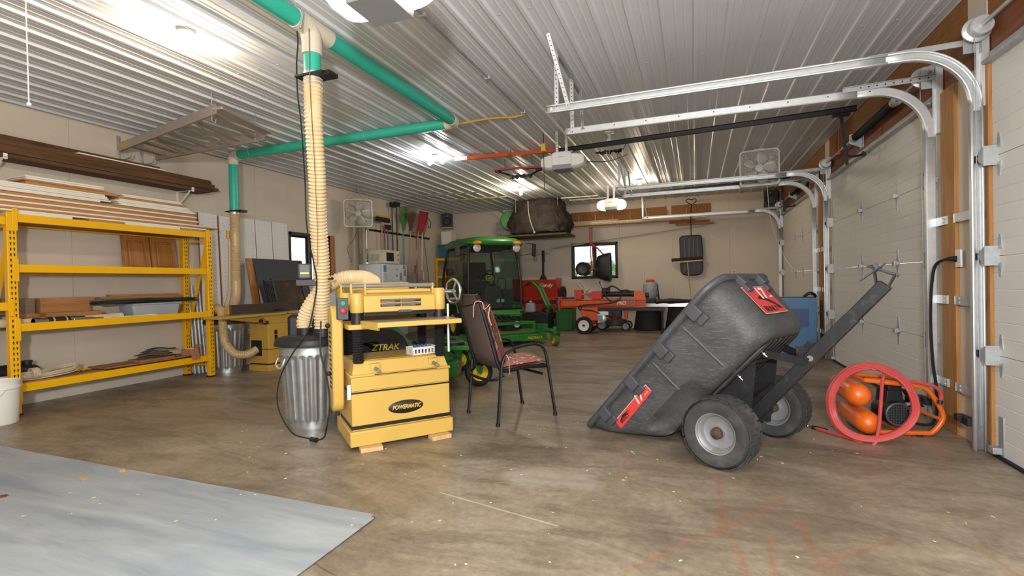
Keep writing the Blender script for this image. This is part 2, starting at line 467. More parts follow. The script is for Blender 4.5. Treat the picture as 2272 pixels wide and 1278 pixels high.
q = MB(); q.b2(XL, XL+.02, 7.50, 7.62, 1.16, 2.10); obj('casing', q, 'trim_wood', w2, bev=.003)
# ------------------------------------------------------------------ overhead doors
def hinge(mb, y, z, x):
    """leaf hinge: two tapered leaves and a knuckle, flat on the door face"""
    for s in (1, -1):
        mb.prism([(y-.045, z), (y+.045, z), (y+.014, z+s*.06), (y+.010, z+s*.13), (y-.010, z+s*.13), (y-.014, z+s*.06)][::s], x-.006, x, 'x')
    mb.cyl((x-.016, y-.042, z), (x-.016, y+.042, z), .012, n=8)
    mb.box((x-.024, y, z), (.030, .05, .035))
def overhead_door(n, y0, y1, hinge_ys, roller_ys):
    e = bpy.data.objects.new('door_%d' % n, None); C.objects.link(e); e['kind'] = 'structure'
    X = 1.731
    for s in range(4):
        z0, z1 = .02+s*.61, .02+(s+1)*.61-.004
        mb = MB(); g = .0025; zs = [z0+i*(z1-z0)/6 for i in range(7)]; P = [(X+.045, z0), (X, z0)]
        for zz in zs[1:-1]: P += [(X, zz-.004), (X+g, zz), (X, zz+.004)]
        P += [(X, z1), (X+.045, z1)]
        mb.prism(P, y0+.01, y1-.01, 'y')
        obj('door_section', mb, 'door_white', e, smooth=30)
        if s < 3:
            for yy in hinge_ys:
                h = MB(); hinge(h, yy, .02+(s+1)*.61, X); obj('hinge', h, 'galv_dull', e)
            for yy, sg in roller_ys:
                h = MB(); z = .02+(s+1)*.61
                h.prism([(yy-sg*.01, z-.06), (yy-sg*.01, z+.06), (yy+sg*.05, z+.02), (yy+sg*.05, z-.02)], X-.072, X, 'x')
                h.prism([(yy-sg*.01, z+.05), (yy-sg*.02, z+.13), (yy-sg*.035, z+.13), (yy-sg*.05, z+.04)], X-.006, X, 'x')
                h.prism([(yy-sg*.01, z-.05), (yy-sg*.02, z-.13), (yy-sg*.035, z-.13), (yy-sg*.05, z-.04)], X-.006, X, 'x')
                h.cyl((X-.063, yy, z), (X-.063, yy+sg*.098, z), .007, n=8)
                o = obj('roller_hinge', h, 'galv_dull', e)
                r = MB(); r.cyl((X-.063, yy+sg*.072, z), (X-.063, yy+sg*.100, z), .022, n=12); obj('roller', r, 'black_plastic', o)
    mb = MB(); mb.b2(X-.02, X+.045, y0+.01, y1-.01, .0, .02); obj('bottom_seal', mb, 'rubber', e, bev=.004)
    mb = MB(); mb.prism([(X-.055, 2.425), (X, 2.425), (X, 2.495), (X-.012, 2.495), (X-.016, 2.44), (X-.055, 2.44)], y0+.02, y1-.02, 'y'); obj('strut', mb, 'galv_dull', e)
    for yy, sg in roller_ys:
        h = MB(); h.b2(X-.008, X, yy-.05*(sg > 0), yy+.05*(sg < 0)+.0, .02, .26); h.b2(X-.05, X, yy-.03, yy+.03, .03, .07); obj('bottom_bracket', h, 'galv_dull', e, bev=.003)
    return e
overhead_door(1, .85, 3.90, [1.9, 2.9], [(3.84, 1)])
overhead_door(2, 4.61, 7.70, [5.42, 6.43], [(4.68, -1), (7.63, 1)])
overhead_door(3, 8.47, 11.56, [9.6, 10.25], [(8.54, -1), (11.49, 1)])
# ------------------------------------------------------------------ outside, seen through the panes
mb = MB(); mb.add([(-150, -60, -.25), (100, -60, -.25), (100, 200, -.25), (-150, 200, -.25)], [(0, 1, 2, 3)])
struct('ground_outside', mb, 'grass', smooth=0)
def tree(x, y, h, wd, label):
    t = thing('tree', label, 'tree', (x, y, -.25), 0, 'trees beyond the window')
    mb = MB(); mb.cyl((0, 0, 0), (0, 0, h*.5), .12, .07, 8); obj('trunk', mb, 'beam_wood', t)
    mb = MB(); rr = random.Random(int(x*10))
    for k in range(26):
        a = rr.uniform(0, 2*PI); q = rr.uniform(0, .8)*wd*.5; z = h*(.3+.6*rr.random())
        mb.sph((q*math.cos(a), q*math.sin(a), z), wd*rr.uniform(.14, .26), 8, (1, 1, .85))
    obj('crown', mb, 'leaves', t)
for i, (x, y, h, wd, lb) in enumerate([(-20.5, 78, 6.4, 5.5, 'broad round green tree at the lawn edge'), (-15.6, 82, 4.6, 4, 'smaller pale green tree beside the broad one'), (-12.5, 76, 5.2, 4.2, 'green tree standing behind the wheelbarrow'), (-25, 84, 5.6, 5, 'green tree seen at the window frame'), (-9.2, 86, 3.2, 4, 'low bushy tree far across the lawn')]):
    tree(x, y, h, wd, lb)
fp = MB(); fp.box((0, 0, .75), (.09, .09, 1.5)); fp.box((0, 0, 1.52), (.11, .11, .03))
one('fence_post', 'grey wooden fence post standing outside the side window', 'post', fp, 'galv_dull', loc=(-9.6, 10.25, -.25))
mat('brown_wire', '8a5a3a', .5)
mat('grey_dark', '4a4b50', .45, var=.06)
mat('brass', 'b98b34', .4, .6)
# ------------------------------------------------------------------ overhead door hardware
ZT = 2.555
def channel(mb, path, yt, sg):
    """C section track along path of (x,z); open side towards sg"""
    P = [Vector((p[0], 0, p[1])) for p in path]; rows = []
    for i in range(len(P)):
        d = (P[min(i+1, len(P)-1)]-P[max(i-1, 0)]).normalized(); n = Vector((-d.z, 0, d.x))
        rows.append([P[i]+n*a+Vector((0, yt+b*sg, 0)) for a, b in ((.020, .040), (.030, .036), (.030, .004), (.024, 0), (-.024, 0), (-.030, .004), (-.030, .036), (-.020, .040))])
    mb.grid(rows)
def holes(mb, p0, p1, n, r, nrm):
    p0, p1, nrm = Vector(p0), Vector(p1), Vector(nrm)
    for k in range(n):
        c = p0.lerp(p1, (k+.5)/n); mb.cyl(c, c+nrm, r, n=6)
def angle_iron(parent, p0, p1, up, face, wd=.032, hn=None):
    """perforated angle from p0 to p1 (local): two legs, row of holes on the face seen"""
    p0, p1, face = Vector(p0), Vector(p1), Vector(face).normalized(); d = (p1-p0).normalized(); s = d.cross(face).normalized()
    mb = MB(); mb.bar(p0, p1, wd, .003, face); q = s*(wd/2)-face*(wd/2)
    mb.bar(p0+q, p1+q, .003, wd, face)
    o = obj('perforated_angle', mb, 'galv', parent)
    h = MB(); L = (p1-p0).length; holes(h, p0+face*.0012, p1+face*.0012, max(2, int(L/.035)), .0055, face*.0012); obj('holes', h, 'black_paint', o, kind='stuff')
    return o
XV = 1.668
def track(yt, sg, label, pier_y, hang):
    t = thing('door_track', label, 'door track', (0, yt, 0), 0, 'galvanised overhead door tracks')
    R = .36; path = [(XV, .015), (XV, .6), (XV, 1.2), (XV, 1.8), (XV, ZT-R)]
    v = MB(); channel(v, path, 0, sg); obj('vertical_rail', v, 'galv', t, solid=.0025, smooth=30)
    cv = MB(); channel(cv, [(XV-R+R*math.cos(a), ZT-R+R*math.sin(a)) for a in [PI/2*k/12 for k in range(13)]]+[(XV-R-.25, ZT)], 0, sg); obj('curved_rail', cv, 'galv', t, solid=.003, smooth=30)
    hz = MB(); channel(hz, [(XV-R-.10, ZT)]+[(XV-R-.25-k*.53, ZT) for k in range(5)]+[(-1.125, ZT)], 0, sg); obj('horizontal_rail', hz, 'galv', t, solid=.0035, smooth=30)
    b = MB(); b.bar((XV-R-.20, -.012*sg, ZT+.033), (1.70, -.012*sg, ZT+.045), .004, .036); b.bar((XV-R-.2, -.02*sg, ZT+.05), (1.70, -.02*sg, ZT+.062), .028, .003); ob = obj('support_angle', b, 'galv_dull', t)
    h = MB(); holes(h, (1.2, -.0145*sg-.0008, ZT+.036), (1.68, -.0145*sg-.0008, ZT+.047), 9, .006, (0, .001, 0)); obj('holes', h, 'black_paint', ob, kind='stuff')
    f = MB(); f.b2(XV+.028, 1.735, -.03, .03, 2.18, 2.74); f.prism([(XV-.02, 2.16), (XV+.032, 2.16), (XV+.032, 2.62), (XV+.01, 2.58), (XV+.01, 2.3), (XV-.02, 2.24)], -.006, -.003, 'y'); obj('flag_bracket', f, 'galv', t)
    for z in (.35, .95, 1.52):
        q = MB(); d = (pier_y-yt); q.b2(XV-.02, XV+.025, -.004*sg, -.008*sg, z-.03, z+.03); q.b2(XV+.022, XV+.026, -.008*sg, d, z-.03, z+.03); q.b2(XV+.02, 1.702, d-.002, d+.002, z-.03, z+.03)
        for zz in (z-.014, z+.014): q.lathe([(.008, 0), (.008, .005), (.003, .008)], (XV+.022, d*.8, zz), (-1, 0, 0), 6)
        obj('wall_bracket', q, 'galv', t)
    sc = MB()
    for k in range(9): sc.lathe([(.006, 0), (.006, -.003)], (-.95+k*.28, -.003*sg if sg < 0 else -.003, ZT+.004), (0, -1, 0), 6)
    obj('rivets', sc, 'black_paint', t, kind='stuff')
    if hang:
        for x, dz in hang:
            angle_iron(t, (x, -.006, ZT-.03), (x, -.006, H-.02), None, (0, -1, 0))
        x0 = hang[0][0]
        angle_iron(t, (x0+.10, -.012, ZT+.0), (x0+.02, .30*sg, H-.02), None, (0, -1, -.1), .028)
        m = MB(); m.bar((x0, -.02, H-.022), (x0, min(YB-yt-.01, .585 if sg < 0 else .36), H-.022), .034, .004); m.bar((x0+.016, -.02, H-.036), (x0+.016, min(YB-yt-.01, .585 if sg < 0 else .36), H-.036), .003, .03); obj('ceiling_angle', m, 'galv_dull', t)
    return t
track(3.95, -1, 'galvanised door track running up beside the cream wall strip, its rail the nearest', 4.28, [(-1.045, 0)])
track(4.56, 1, 'galvanised door track on the wooden post with the black power cord', 4.40, [(-1.06, 0)])
track(7.75, -1, 'galvanised door track between the middle door and the far post', 8.10, [(-1.08, 0)])
track(8.42, 1, 'galvanised door track beside the blue cabinet', 8.25, [(-1.08, 0)])
track(11.61, -1, 'galvanised door track in the corner by the back wall', 11.72, [(-1.1, 0)])
def torsion(ya, yb, drums, spring, label):
    t = thing('torsion_shaft', label, 'door spring', (1.66, 0, 2.645), 0, 'torsion shafts above the overhead doors')
    m = MB(); m.cyl((0, ya, 0), (0, yb, 0), .0127, n=10); obj('shaft', m, 'galv_dull', t)
    for y, sd in drums:
        d = MB(); d.lathe([(.02, -.05), (.055, -.05), (.06, -.04), (.056, -.03), (.056, .01), (.075, .02), (.075, .03), (.03, .035), (.02, .05)], (0, y, 0), (0, 1, 0), 24); obj('cable_drum', d, 'galv', t)
        b = MB(); s = .08*sd; b.prism([(-.045, -.12), (.036, -.12), (.036, .06), (-.045, .03)], y+s, y+s+.004, 'y'); b.cyl((0, y+s-.01, 0), (0, y+s+.014, 0), .026, n=14); b.box((.0345, y+s, -.03), (.004, .06, .2)); obj('end_bearing_plate', b, 'galv_dull', t)
        c = MB(); c.cyl((-.03, y-.02, -.04), (-.02, y-.02, -2.45), .0022, n=5); obj('lift_cable', c, 'galv_dull', t)
    if spring:
        a, b = spring; s = MB(); N = int((b-a)/.011)*8
        s.tube([(.034*math.cos(2*PI*k/8), a+(b-a)*k/N, .034*math.sin(2*PI*k/8)) for k in range(N)], .0058, 5); obj('torsion_spring', s, 'black_paint', t)
        e = MB(); e.lathe([(.016, 0), (.042, 0), (.042, .05), (.03, .07), (.016, .07)], (0, a-.06, 0), (0, 1, 0), 14); obj('spring_cone', e, 'galv_dull', t); e = MB(); e.lathe([(.016, 0), (.03, 0), (.042, .02), (.042, .07), (.016, .07)], (0, b-.01, 0), (0, 1, 0), 14); obj('spring_cone', e, 'galv_dull', t)
        p = MB(); p.prism([(-.04, -.05), (.082, -.11), (.082, .06), (-.04, .05)], b+.07, b+.075, 'y'); p.b2(.076, .083, b+.02, b+.13, -.11, .06); obj('centre_bracket', p, 'galv_dull', t)
torsion(.9, 3.98, [(3.865, 1)], None, 'torsion shaft with a silver cable drum beside the nearest overhead door')
torsion(4.5, 7.80, [(4.645, -1), (7.665, 1)], (5.25, 6.35), 'torsion shaft with black coil spring above the middle overhead door')
torsion(8.4, 11.66, [(8.505, -1), (11.525, 1)], (9.1, 10.1), 'torsion shaft with black coil spring above the far overhead door')
# ------------------------------------------------------------------ door openers
emis('lens_lit', (1, .84, .62), 5)
emis('lens_cool', (1, .9, .75), 6)
mat('lens_off', 'e4e2da', .3, var=.02)
mat('grey_plastic', '8d8f93', .45, var=.05)
mat('opener_white', 'e3e3e1', .4, var=.02)
def opener(y, x0, lit, rail_to, label, arm=True, writing=True):
    t = thing('door_opener', label, 'door opener', (x0, y, 2.67), 0, 'overhead door openers')
    m = MB(); m.prism([(-.125, -.105), (.125, -.105), (.125, .09), (.08, .105), (-.08, .105), (-.125, .09)], -.125, .125, 'y'); obj('housing', m, 'opener_white', t, bev=.01)
    m = MB(); m.prism([(-.12, -.117), (.12, -.117), (.122, -.06), (-.122, -.06)], -.128, .122, 'y'); obj('lower_panel', m, 'grey_plastic', t, bev=.004)
    for s in (1, -1):
        l = MB(); rows = []
        for a, k in ((.0, 1), (.05, .97), (.1, .86), (.135, .68), (.155, .45)):
            q = s*(.1235+a); hh = .10*k; ww = .122*(.6+.4*k)
            rows.append([(q, ww*math.cos(u) if abs(math.cos(u)) < .8 else math.copysign(ww*.92, math.cos(u)), -.008+hh*max(-1, min(1, 1.25*math.sin(u)))) for u in [2*PI*j/20 for j in range(20)]][::s])
        l.grid(rows, True); l.add(rows[-1], [tuple(range(20))]); obj('light_lens', l, lit, t, smooth=50)
    if writing:
        w = MB(); w.box((0, -.1262, .035), (.10, .003, .018)); obj('name_plate', w, 'white_plastic', t)
        text('lettering', 'LiftMaster', .019, 'black_paint', t, (0, -.1284, .035), (PI/2, 0, 0), .0004, .1)
    b = MB(); b.b2(.03, .12, -.03, .03, .10, .125); obj('rail_clamp', b, 'galv', t)
    r = MB(); r.bar((-.10, 0, .142), (rail_to-x0, 0, .225), .034, .05); r.bar((-.10, 0, .17), (rail_to-x0, 0, .253), .052, .006); ro = obj('rail', r, 'black_paint', t, bev=.003)
    for x in (-.06, .06):
        angle_iron(t, (x, -.10, .08), (x, -.10, H-2.67-.02), None, (0, -1, 0), .03)
    if arm:
        a = MB(); xa = rail_to-x0-.14; a.box((xa, 0, .175), (.16, .05, .03)); a.bar((xa, 0, .16), (xa+.05, 0, -.36), .006, .03, (1, 0, 0)); a.tube(spline([(xa+.04, .008, -.20), (xa+.07, .008, -.27), (xa+.17, .008, -.265), (xa+.20, .008, -.25)], 6), .012, 6); a.box((xa+.2, .008, -.255), (.03, .05, .05)); obj('trolley_arm', a, 'black_paint', t)
        c = MB(); c.cyl((xa-.03, -.03, .16), (xa-.03, -.03, -.22), .002, n=5); c.sph((xa-.03, -.03, -.23), .016, 8); obj('release_cord', c, 'red_paint', t)
    return t
mat('red_paint', 'c23a34', .4, var=.08)
opener(2.17, -1.50, 'lens_lit', 1.6, 'door opener with both end lenses glowing, hung above the dust pipe', False, False)
opener(6.15, -1.55, 'lens_off', 1.62, 'white door opener with unlit lenses and a long black rail')
opener(10.0, -1.55, 'lens_lit', 1.62, 'door opener with glowing lenses in front of the lumber shelf')
# ------------------------------------------------------------------ lamps
emis('bulb_warm', (1, .82, .58), BULB_E)
emis('bulb_cool', (.93, .96, 1), BULB_E*.38)
mat('bulb_off', 'dcdde6', .25, var=.02)
def bulb(x, y, m, label, cat='light bulb', z=H-.02):
    t = thing('ceiling_lamp', label, cat, (x, y, z), 0, 'bare bulb lamps on the ceiling')
    b = MB(); b.lathe([(.058, 0), (.058, -.012), (.035, -.022), (.022, -.03), (.022, -.055)], n=20); obj('lamp_holder', b, 'white_plastic', t)
    g = MB(); g.lathe([(.014, -.05), (.016, -.065), (.028, -.085), (.031, -.105), (.026, -.128), (.014, -.142), (.002, -.146)], n=14); obj('bulb', g, m, t)
    return t
bulb(-3.50, 2.60, 'bulb_warm', 'glowing bulb lamp on the ceiling above the lumber shelf')
bulb(-1.0, 6.36, 'bulb_off', 'unlit bulb lamp on the ceiling between the black rail and the track')
bulb(-3.25, 9.35, 'bulb_warm', 'glowing bulb lamp on the ceiling in front of the brown covered bundle')
bulb(-.96, 9.62, 'bulb_warm', 'glowing bulb lamp on the ceiling above the far door tracks')
t = thing('bulb_splitter', 'two cool white bulbs in a splitter socket under the orange pole', 'light bulb', (-3.56, 6.45, H-.02), 0)
b = MB(); b.lathe([(.058, 0), (.058, -.012), (.03, -.025), (.022, -.05)], n=18); b.bar((-.07, 0, -.06), (.07, 0, -.06), .03, .025); obj('lamp_holder', b, 'white_plastic', t)
for s in (-1, 1):
    g = MB(); g.lathe([(.014, 0), (.028, .03), (.031, .05), (.024, .075), (.002, .088)], (s*.06, 0, -.065), (s*.8, 0, -.6), 14); obj('bulb', g, 'bulb_cool', t)
p = MB(); p.cyl((0, 0, 0), (0, 0, -.80), .0035, n=6); p.sph((0, 0, -.81), .012, 8); one('pull_cord', 'thin white pull cord hanging from the ceiling beside the lumber', 'cord', p, 'white_plastic', loc=(-3.66, 1.74, H))
# ------------------------------------------------------------------ dust collection pipes and hoses
mat('pvc_green', '35b49c', .35, var=.05, scale=3)
mat('pvc_white', 'd9cfbd', .4, var=.05)
def hose_mat(name, col, col2):
    m, t = new(name); b = t.b; b.inputs['Roughness'].default_value = .32; b.inputs['Base Color'].default_value = lin(col)
    b.inputs['Transmission Weight'].default_value = .0; b.inputs['Subsurface Weight'].default_value = .15; b.inputs['Subsurface Radius'].default_value = (.02, .015, .008); b.inputs['Subsurface Scale'].default_value = 1
    t.l(t.ramp(t.noise(7, 3), [(.3, lin(col2)), (.7, lin(col))]), b.inputs['Base Color'])
hose_mat('hose_cream', 'ecd6ac', 'dcc295'); hose_mat('hose_tan', 'cdb48a', 'bda377')
ZP, XP, YP = 2.955, -2.50, 5.0
dp = thing('dust_pipe', 'green pipe run with white elbows strapped under the ceiling', 'dust pipe', (0, 0, 0))
m = MB(); m.cyl((XP, 2.90, ZP), (XP, YP-.09, ZP), .06, n=20); obj('pipe', m, 'pvc_green', dp)
m = MB(); m.cyl((XP, -.6, ZP), (XP, 2.66, ZP), .06, n=20); obj('pipe', m, 'pvc_green', dp)
m = MB(); m.cyl((XP-.09, YP, ZP), (-5.80, YP, ZP), .06, n=20); obj('pipe', m, 'pvc_green', dp)
m = MB(); m.cyl((-5.89, YP, ZP-.1), (-5.89, YP, 2.20), .06, n=20); obj('pipe', m, 'pvc_green', dp)
m = MB(); m.cyl((XP, 2.78, ZP-.16), (XP, 2.78, 2.62), .058, n=20); obj('pipe', m, 'pvc_green', dp)
def elbow(pts, r=.066):
    e = MB(); e.tube(spline(pts, 8), r, 20, cap=True); return e
obj('elbow', elbow([(XP, YP-.12, ZP), (XP, YP-.06, ZP), (XP-.02, YP-.02, ZP), (XP-.06, YP, ZP), (XP-.12, YP, ZP)]), 'pvc_white', dp)
obj('elbow', elbow([(-5.77, YP, ZP), (-5.83, YP, ZP), (-5.87, YP, ZP-.02), (-5.89, YP, ZP-.06), (-5.89, YP, ZP-.13)]), 'pvc_white', dp)
tt = elbow([(XP, 2.64, ZP), (XP, 2.70, ZP), (XP, 2.76, ZP-.03), (XP, 2.78, ZP-.1), (XP, 2.78, ZP-.19)], .068); tt.cyl((XP, 2.62, ZP), (XP, 2.95, ZP), .067, n=20); obj('tee', tt, 'pvc_white', dp)
for x in (-3.7, -5.55):
    s = MB(); s.torus((x, YP, ZP), .063, .003, (1, 0, 0), 20, 4); s.bar((x, YP-.063, ZP), (x, YP-.063, H-.015), .012, .002); obj('strap', s, 'galv_dull', dp)
s = MB(); s.tube(spline([(XP+.07, 2.60, ZP-.1), (XP+.075, 2.62, ZP+.02), (XP+.02, 2.62, ZP+.075), (XP+.03, 2.62, H-.02)], 6), .008, 6); obj('strap', s, 'galv_dull', dp)
for (x, y, z) in ((XP, 2.78, 2.61), (-5.89, YP, 2.19)):
    g = thing('blast_gate', 'black blast gate between green pipe and corrugated hose, '+('over the planer' if y < 3 else 'over the jointer'), 'blast gate', (x, y, z), 0)
    a = MB(); a.box((.02, 0, 0), (.24, .14, .016)); obj('gate_plate', a, 'black_plastic', g, bev=.003)
    a = MB(); a.box((.15, 0, -.004), (.06, .10, .03)); obj('slide_knob', a, 'black_plastic', g, bev=.004)
    a = MB(); a.lathe([(.06, -.05), (.06, .03)], n=20, cap=False); a.lathe([(.064, -.03), (.064, -.02)], n=20); obj('clamp_ring', a, 'galv', g)
hm = MB(); hm.hose([(-2.50, 2.78, 2.60), (-2.51, 2.79, 2.3), (-2.59, 2.90, 1.92), (-2.68, 3.0, 1.6), (-2.74, 3.09, 1.33), (-2.81, 3.16, 1.05), (-2.835, 3.19, .90), (-2.84, 3.2, .75)], .065, .027, .009, 18)
one('dust_hose', 'long cream corrugated hose dropping from the ceiling pipe to the bin lid', 'hose', hm, 'hose_cream', smooth=60)
hm = MB(); hm.hose([(-3.06, 3.24, .74), (-3.07, 3.25, .86), (-3.0, 3.26, 1.0), (-2.92, 3.32, 1.12), (-2.80, 3.40, 1.20), (-2.66, 3.42, 1.205), (-2.52, 3.36, 1.19), (-2.40, 3.27, 1.16)], .065, .027, .009, 18)
one('dust_hose', 'cream corrugated hose bent from the bin lid to the planer hood', 'hose', hm, 'hose_cream', smooth=60)
hm = MB(); hm.hose([(-5.89, 5.0, 2.17), (-5.89, 5.0, 1.8), (-5.90, 5.0, 1.4), (-5.90, 5.0, 1.08), (-5.95, 5.0, .90), (-6.0, 5.0, .75)], .064, .027, .008, 16)
one('dust_hose', 'tan corrugated hose dropping behind the jointer to the far bin', 'hose', hm, 'hose_tan', smooth=60)
hm = MB(); hm.hose([(-6.10, 4.80, .75), (-6.10, 4.795, .81), (-6.0, 4.765, .875), (-5.875, 4.735, .86), (-5.80, 4.70, .75), (-5.775, 4.69, .60), (-5.75, 4.70, .42), (-5.70, 4.79, .28), (-5.63, 4.92, .255), (-5.59, 5.03, .305)], .056, .026, .008, 16)
one('dust_hose', 'tan corrugated hose looping from the bin to the jointer port', 'hose', hm, 'hose_tan', smooth=60)
r = MB(); r.tube(spline([(-2.44, 2.69, 2.9), (-2.445, 2.692, 2.5), (-2.485, 2.76, 2.0), (-2.60, 2.90, 1.55), (-2.68, 2.98, 1.3)], 8), .003, 5); one('ground_wire', 'thin bare wire running down the cream hose', 'wire', r, 'brown_wire')
rc = thing('remote_control', 'grey remote control unit strapped to the cream hose', 'remote', (-2.86, 3.04, 1.20), rad(42))
a = MB(); a.box((0, 0, .06), (.095, .03, .12)); obj('case', a, 'grey_dark', rc, bev=.012)
a = MB(); a.box((.01, -.012, -.03), (.15, .04, .05)); obj('holder', a, 'black_plastic', rc, bev=.004)
a = MB(); a.box((0, -.016, .045), (.06, .003, .012)); obj('label_strip', a, 'brass', rc)
a = MB(); a.tube([(.06, -.01, -.02), (.12, -.02, -.015), (.2, -.03, 0)], .006, 6); a.sph((.2, -.03, 0), .013, 8); obj('strap', a, 'black_plastic', rc)
# ------------------------------------------------------------------ planer
mat('machine_yellow', 'd0ab55', .38, var=.05, scale=3)
mat('table_steel', 'b9b3a2', .3, .8, var=.15, scale=9)
mat('bar_grey', '8a8784', .4, .3)
mat('logo_gold', 'd8b25a', .5)
mat('btn_green', '2f9e6d', .4); mat('btn_red', 'c72b34', .4)
mat('orange_label', 'd98a4a', .5)
mat('decal_grey', '6f6f78', .5, var=.25, scale=120)
pl = thing('thickness_planer', 'yellow thickness planer on a cabinet base with an oval black badge', 'planer', (-2.174, 3.196, 0), rad(49.07))
b = MB(); b.b2(-.375, .375, -.27, .27, .03, .135); b.b2(-.358, .358, -.252, .252, .135, .505); obj('cabinet', b, 'machine_yellow', pl, bev=.008)
for z0, z1 in ((.146, .172), (.392, .404), (.410, .412)):
    s = MB(); e = .0015
    rows = []
    for z in (z0, z1): rows.append([(-.358-e, .2, z), (-.358-e, -.252-e, z), (.358+e, -.252-e, z), (.358+e, .2, z)])
    s.grid(rows); obj('stripe', s, 'black_paint', pl, smooth=0)
b = MB(); b.b2(-.365, .365, -.26, .26, .505, .522); b.box((0, 0, .565), (.70, .50, .088), tx=.94, ty=.86); obj('base_casting', b, 'machine_yellow', pl, bev=.006)
b = MB(); b.b2(-.2, .26, -.262, -.258, .512, .517); obj('seam', b, 'black_paint', pl)
b = MB(); b.b2(-.25, .25, -.19, .2, .605, .613); obj('bed', b, 'machine_yellow', pl, bev=.004)
for x in (-.19, .235):
    r = MB(); r.cyl((x, -.22, .556), (x, -.335, .552), .013, n=12); obj('lift_pin', r, 'bar_grey', pl, bev=.002)
    r = MB(); r.box((x, -.233, .565), (.07, .03, .05)); obj('pin_boss', r, 'machine_yellow', pl, bev=.006)
for x in (-.30, .30):
    for y in (-.215, .20):
        q = MB(); n = 15
        q.lathe([(.036, .60)]+[(.041 if k % 2 else .031, .605+k*.0088) for k in range(n*2)]+[(.036, .87)], (x, y, 0), n=18); obj('bellows', q, 'rubber', pl)
        q = MB(); q.lathe([(.042, .868), (.042, .93)], (x, y, 0), n=18); q.lathe([(.036, .93), (.036, .955)], (x, y, 0), n=18); obj('column_sleeve', q, 'black_plastic', pl)
        q = MB(); q.lathe([(.043, .95), (.046, .955), (.046, 1.075 if x < 0 else 1.10), (.04, 1.085 if x < 0 else 1.11)], (x, y, 0), n=20); obj('column_cap', q, 'machine_yellow', pl)
b = MB(); b.b2(-.37, -.235, -.27, .25, .835, .87); b.b2(.235, .37, -.27, .25, .835, .87); b.b2(-.29, .29, -.24, .24, .84, .872); obj('table', b, 'machine_yellow', pl, bev=.006)
for s in (-1, 1):
    wg = MB(); y0, y1 = (-.24, -.56) if s < 0 else (.24, .56)
    wg.prism([(-.28, y0), (.34, y0), (.34, y1), (-.24, y1)][::-s], .864, .896); o = obj('table_extension', wg, 'machine_yellow', pl, bev=.004)
    tp = MB(); tp.prism([(-.275, y0), (.335, y0), (.335, y1*.985), (-.235, y1*.985)][::-s], .896, .8975); obj('table_top', tp, 'table_steel', o)
    fl_ = MB(); fl_.prism([(-.29, y0), (-.25, y0), (-.22, y1*.95), (-.24, y1)][::-s], .845, .896); obj('edge_lip', fl_, 'machine_yellow', o, bev=.003)
b = MB(); b.prism([(-.255, .95), (-.25, 1.062), (-.19, 1.085), (.19, 1.085), (.25, 1.062), (.255, .95)], -.26, .26, 'x'); obj('head', b, 'machine_yellow', pl, bev=.006)
b = MB(); b.b2(-.245, .245, -.2, .2, 1.084, 1.108); obj('head_cover', b, 'machine_yellow', pl, bev=.006)
k = MB()
for i in range(44): k.prism([(-.245+i*.0112, .952), (-.239+i*.0112, .952), (-.242+i*.0112, .934)], -.25, -.244, 'y')
obj('anti_kickback_fingers', k, 'black_plastic', pl, kind='stuff')
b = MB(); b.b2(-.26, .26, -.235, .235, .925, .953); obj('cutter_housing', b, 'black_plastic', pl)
b = MB(); b.b2(-.02, .075, -.263, -.25, .942, .96); obj('latch', b, 'grey_dark', pl)
dc = MB()
for x in (-.075, .075):
    for z in (1.028, .997): dc.b2(x-.072, x+.072, -.2585, -.2562, z-.011, z+.011)
o = obj('warning_decal', dc, 'black_plastic', pl, kind='stuff')
dc = MB()
for x in (-.075, .075):
    for z in (1.028, .997):
        dc.b2(x-.068, x+.066, -.2592, -.2583, z+.002, z+.009); dc.b2(x-.068, x+.03, -.2592, -.2583, z-.008, z-.002)
obj('decal_print', dc, 'decal_grey', o, kind='stuff')
dc = MB(); dc.b2(-.147, .147, -.2587, -.256, 1.0105, 1.0145); obj('decal_line', dc, 'orange_label', o)
for y in (-.20, .20):
    r = MB(); r.cyl((-.33, y, 1.135), (.27, y, 1.135), .0155, n=14); obj('return_roller', r, 'bar_grey', pl)
    for x in (-.335, -.24, .255):
        q = MB(); q.prism([(y-.02, 1.07), (y+.02, 1.07), (y+.014, 1.15), (y-.014, 1.15)], x-.007, x+.007, 'x'); obj('roller_bracket', q, 'machine_yellow', pl, bev=.003)
b = MB(); b.prism([(.20, 1.10), (.31, 1.10), (.36, 1.15), (.20, 1.16)], -.25, .2, 'x'); obj('dust_hood', b, 'machine_yellow', pl, bev=.006)
# drive cover on the left side
cv = MB(); P = []
for k in range(13): a = PI*k/12; P.append((-.06+.10*math.cos(a), .90+.10*math.sin(a)))
for k in range(13): a = PI+PI*k/12; P.append((-.06+.085*math.cos(a), .335+.085*math.sin(a)))
cv.prism(P, -.46, -.385, 'x'); cvo = obj('drive_cover', cv, 'machine_yellow', pl, bev=.012)
vs = MB()
for k in range(13): vs.b2(-.4615, -.458, -.10, -.02, .42+k*.032, .432+k*.032)
obj('vent_slots', vs, 'black_plastic', cvo, kind='stuff')
for z in (.52, .86):
    q = MB(); q.sph((-.475, -.06, z), .018, 10); obj('knob', q, 'black_plastic', cvo)
b = MB(); b.b2(-.445, -.375, -.315, -.255, .912, 1.058); cb_ = obj('switch_box', b, 'grey_dark', pl, bev=.004)
q = MB(); q.lathe([(.016, 0), (.016, .008), (.013, .011)], (-.41, -.315, 1.022), (0, -1, 0), 16); obj('start_button', q, 'btn_green', cb_, label='green start button')
q = MB(); q.lathe([(.012, 0), (.012, .01), (.019, .012), (.019, .022), (.014, .026)], (-.41, -.315, .972), (0, -1, 0), 16); obj('stop_button', q, 'btn_red', cb_, label='red mushroom stop button')
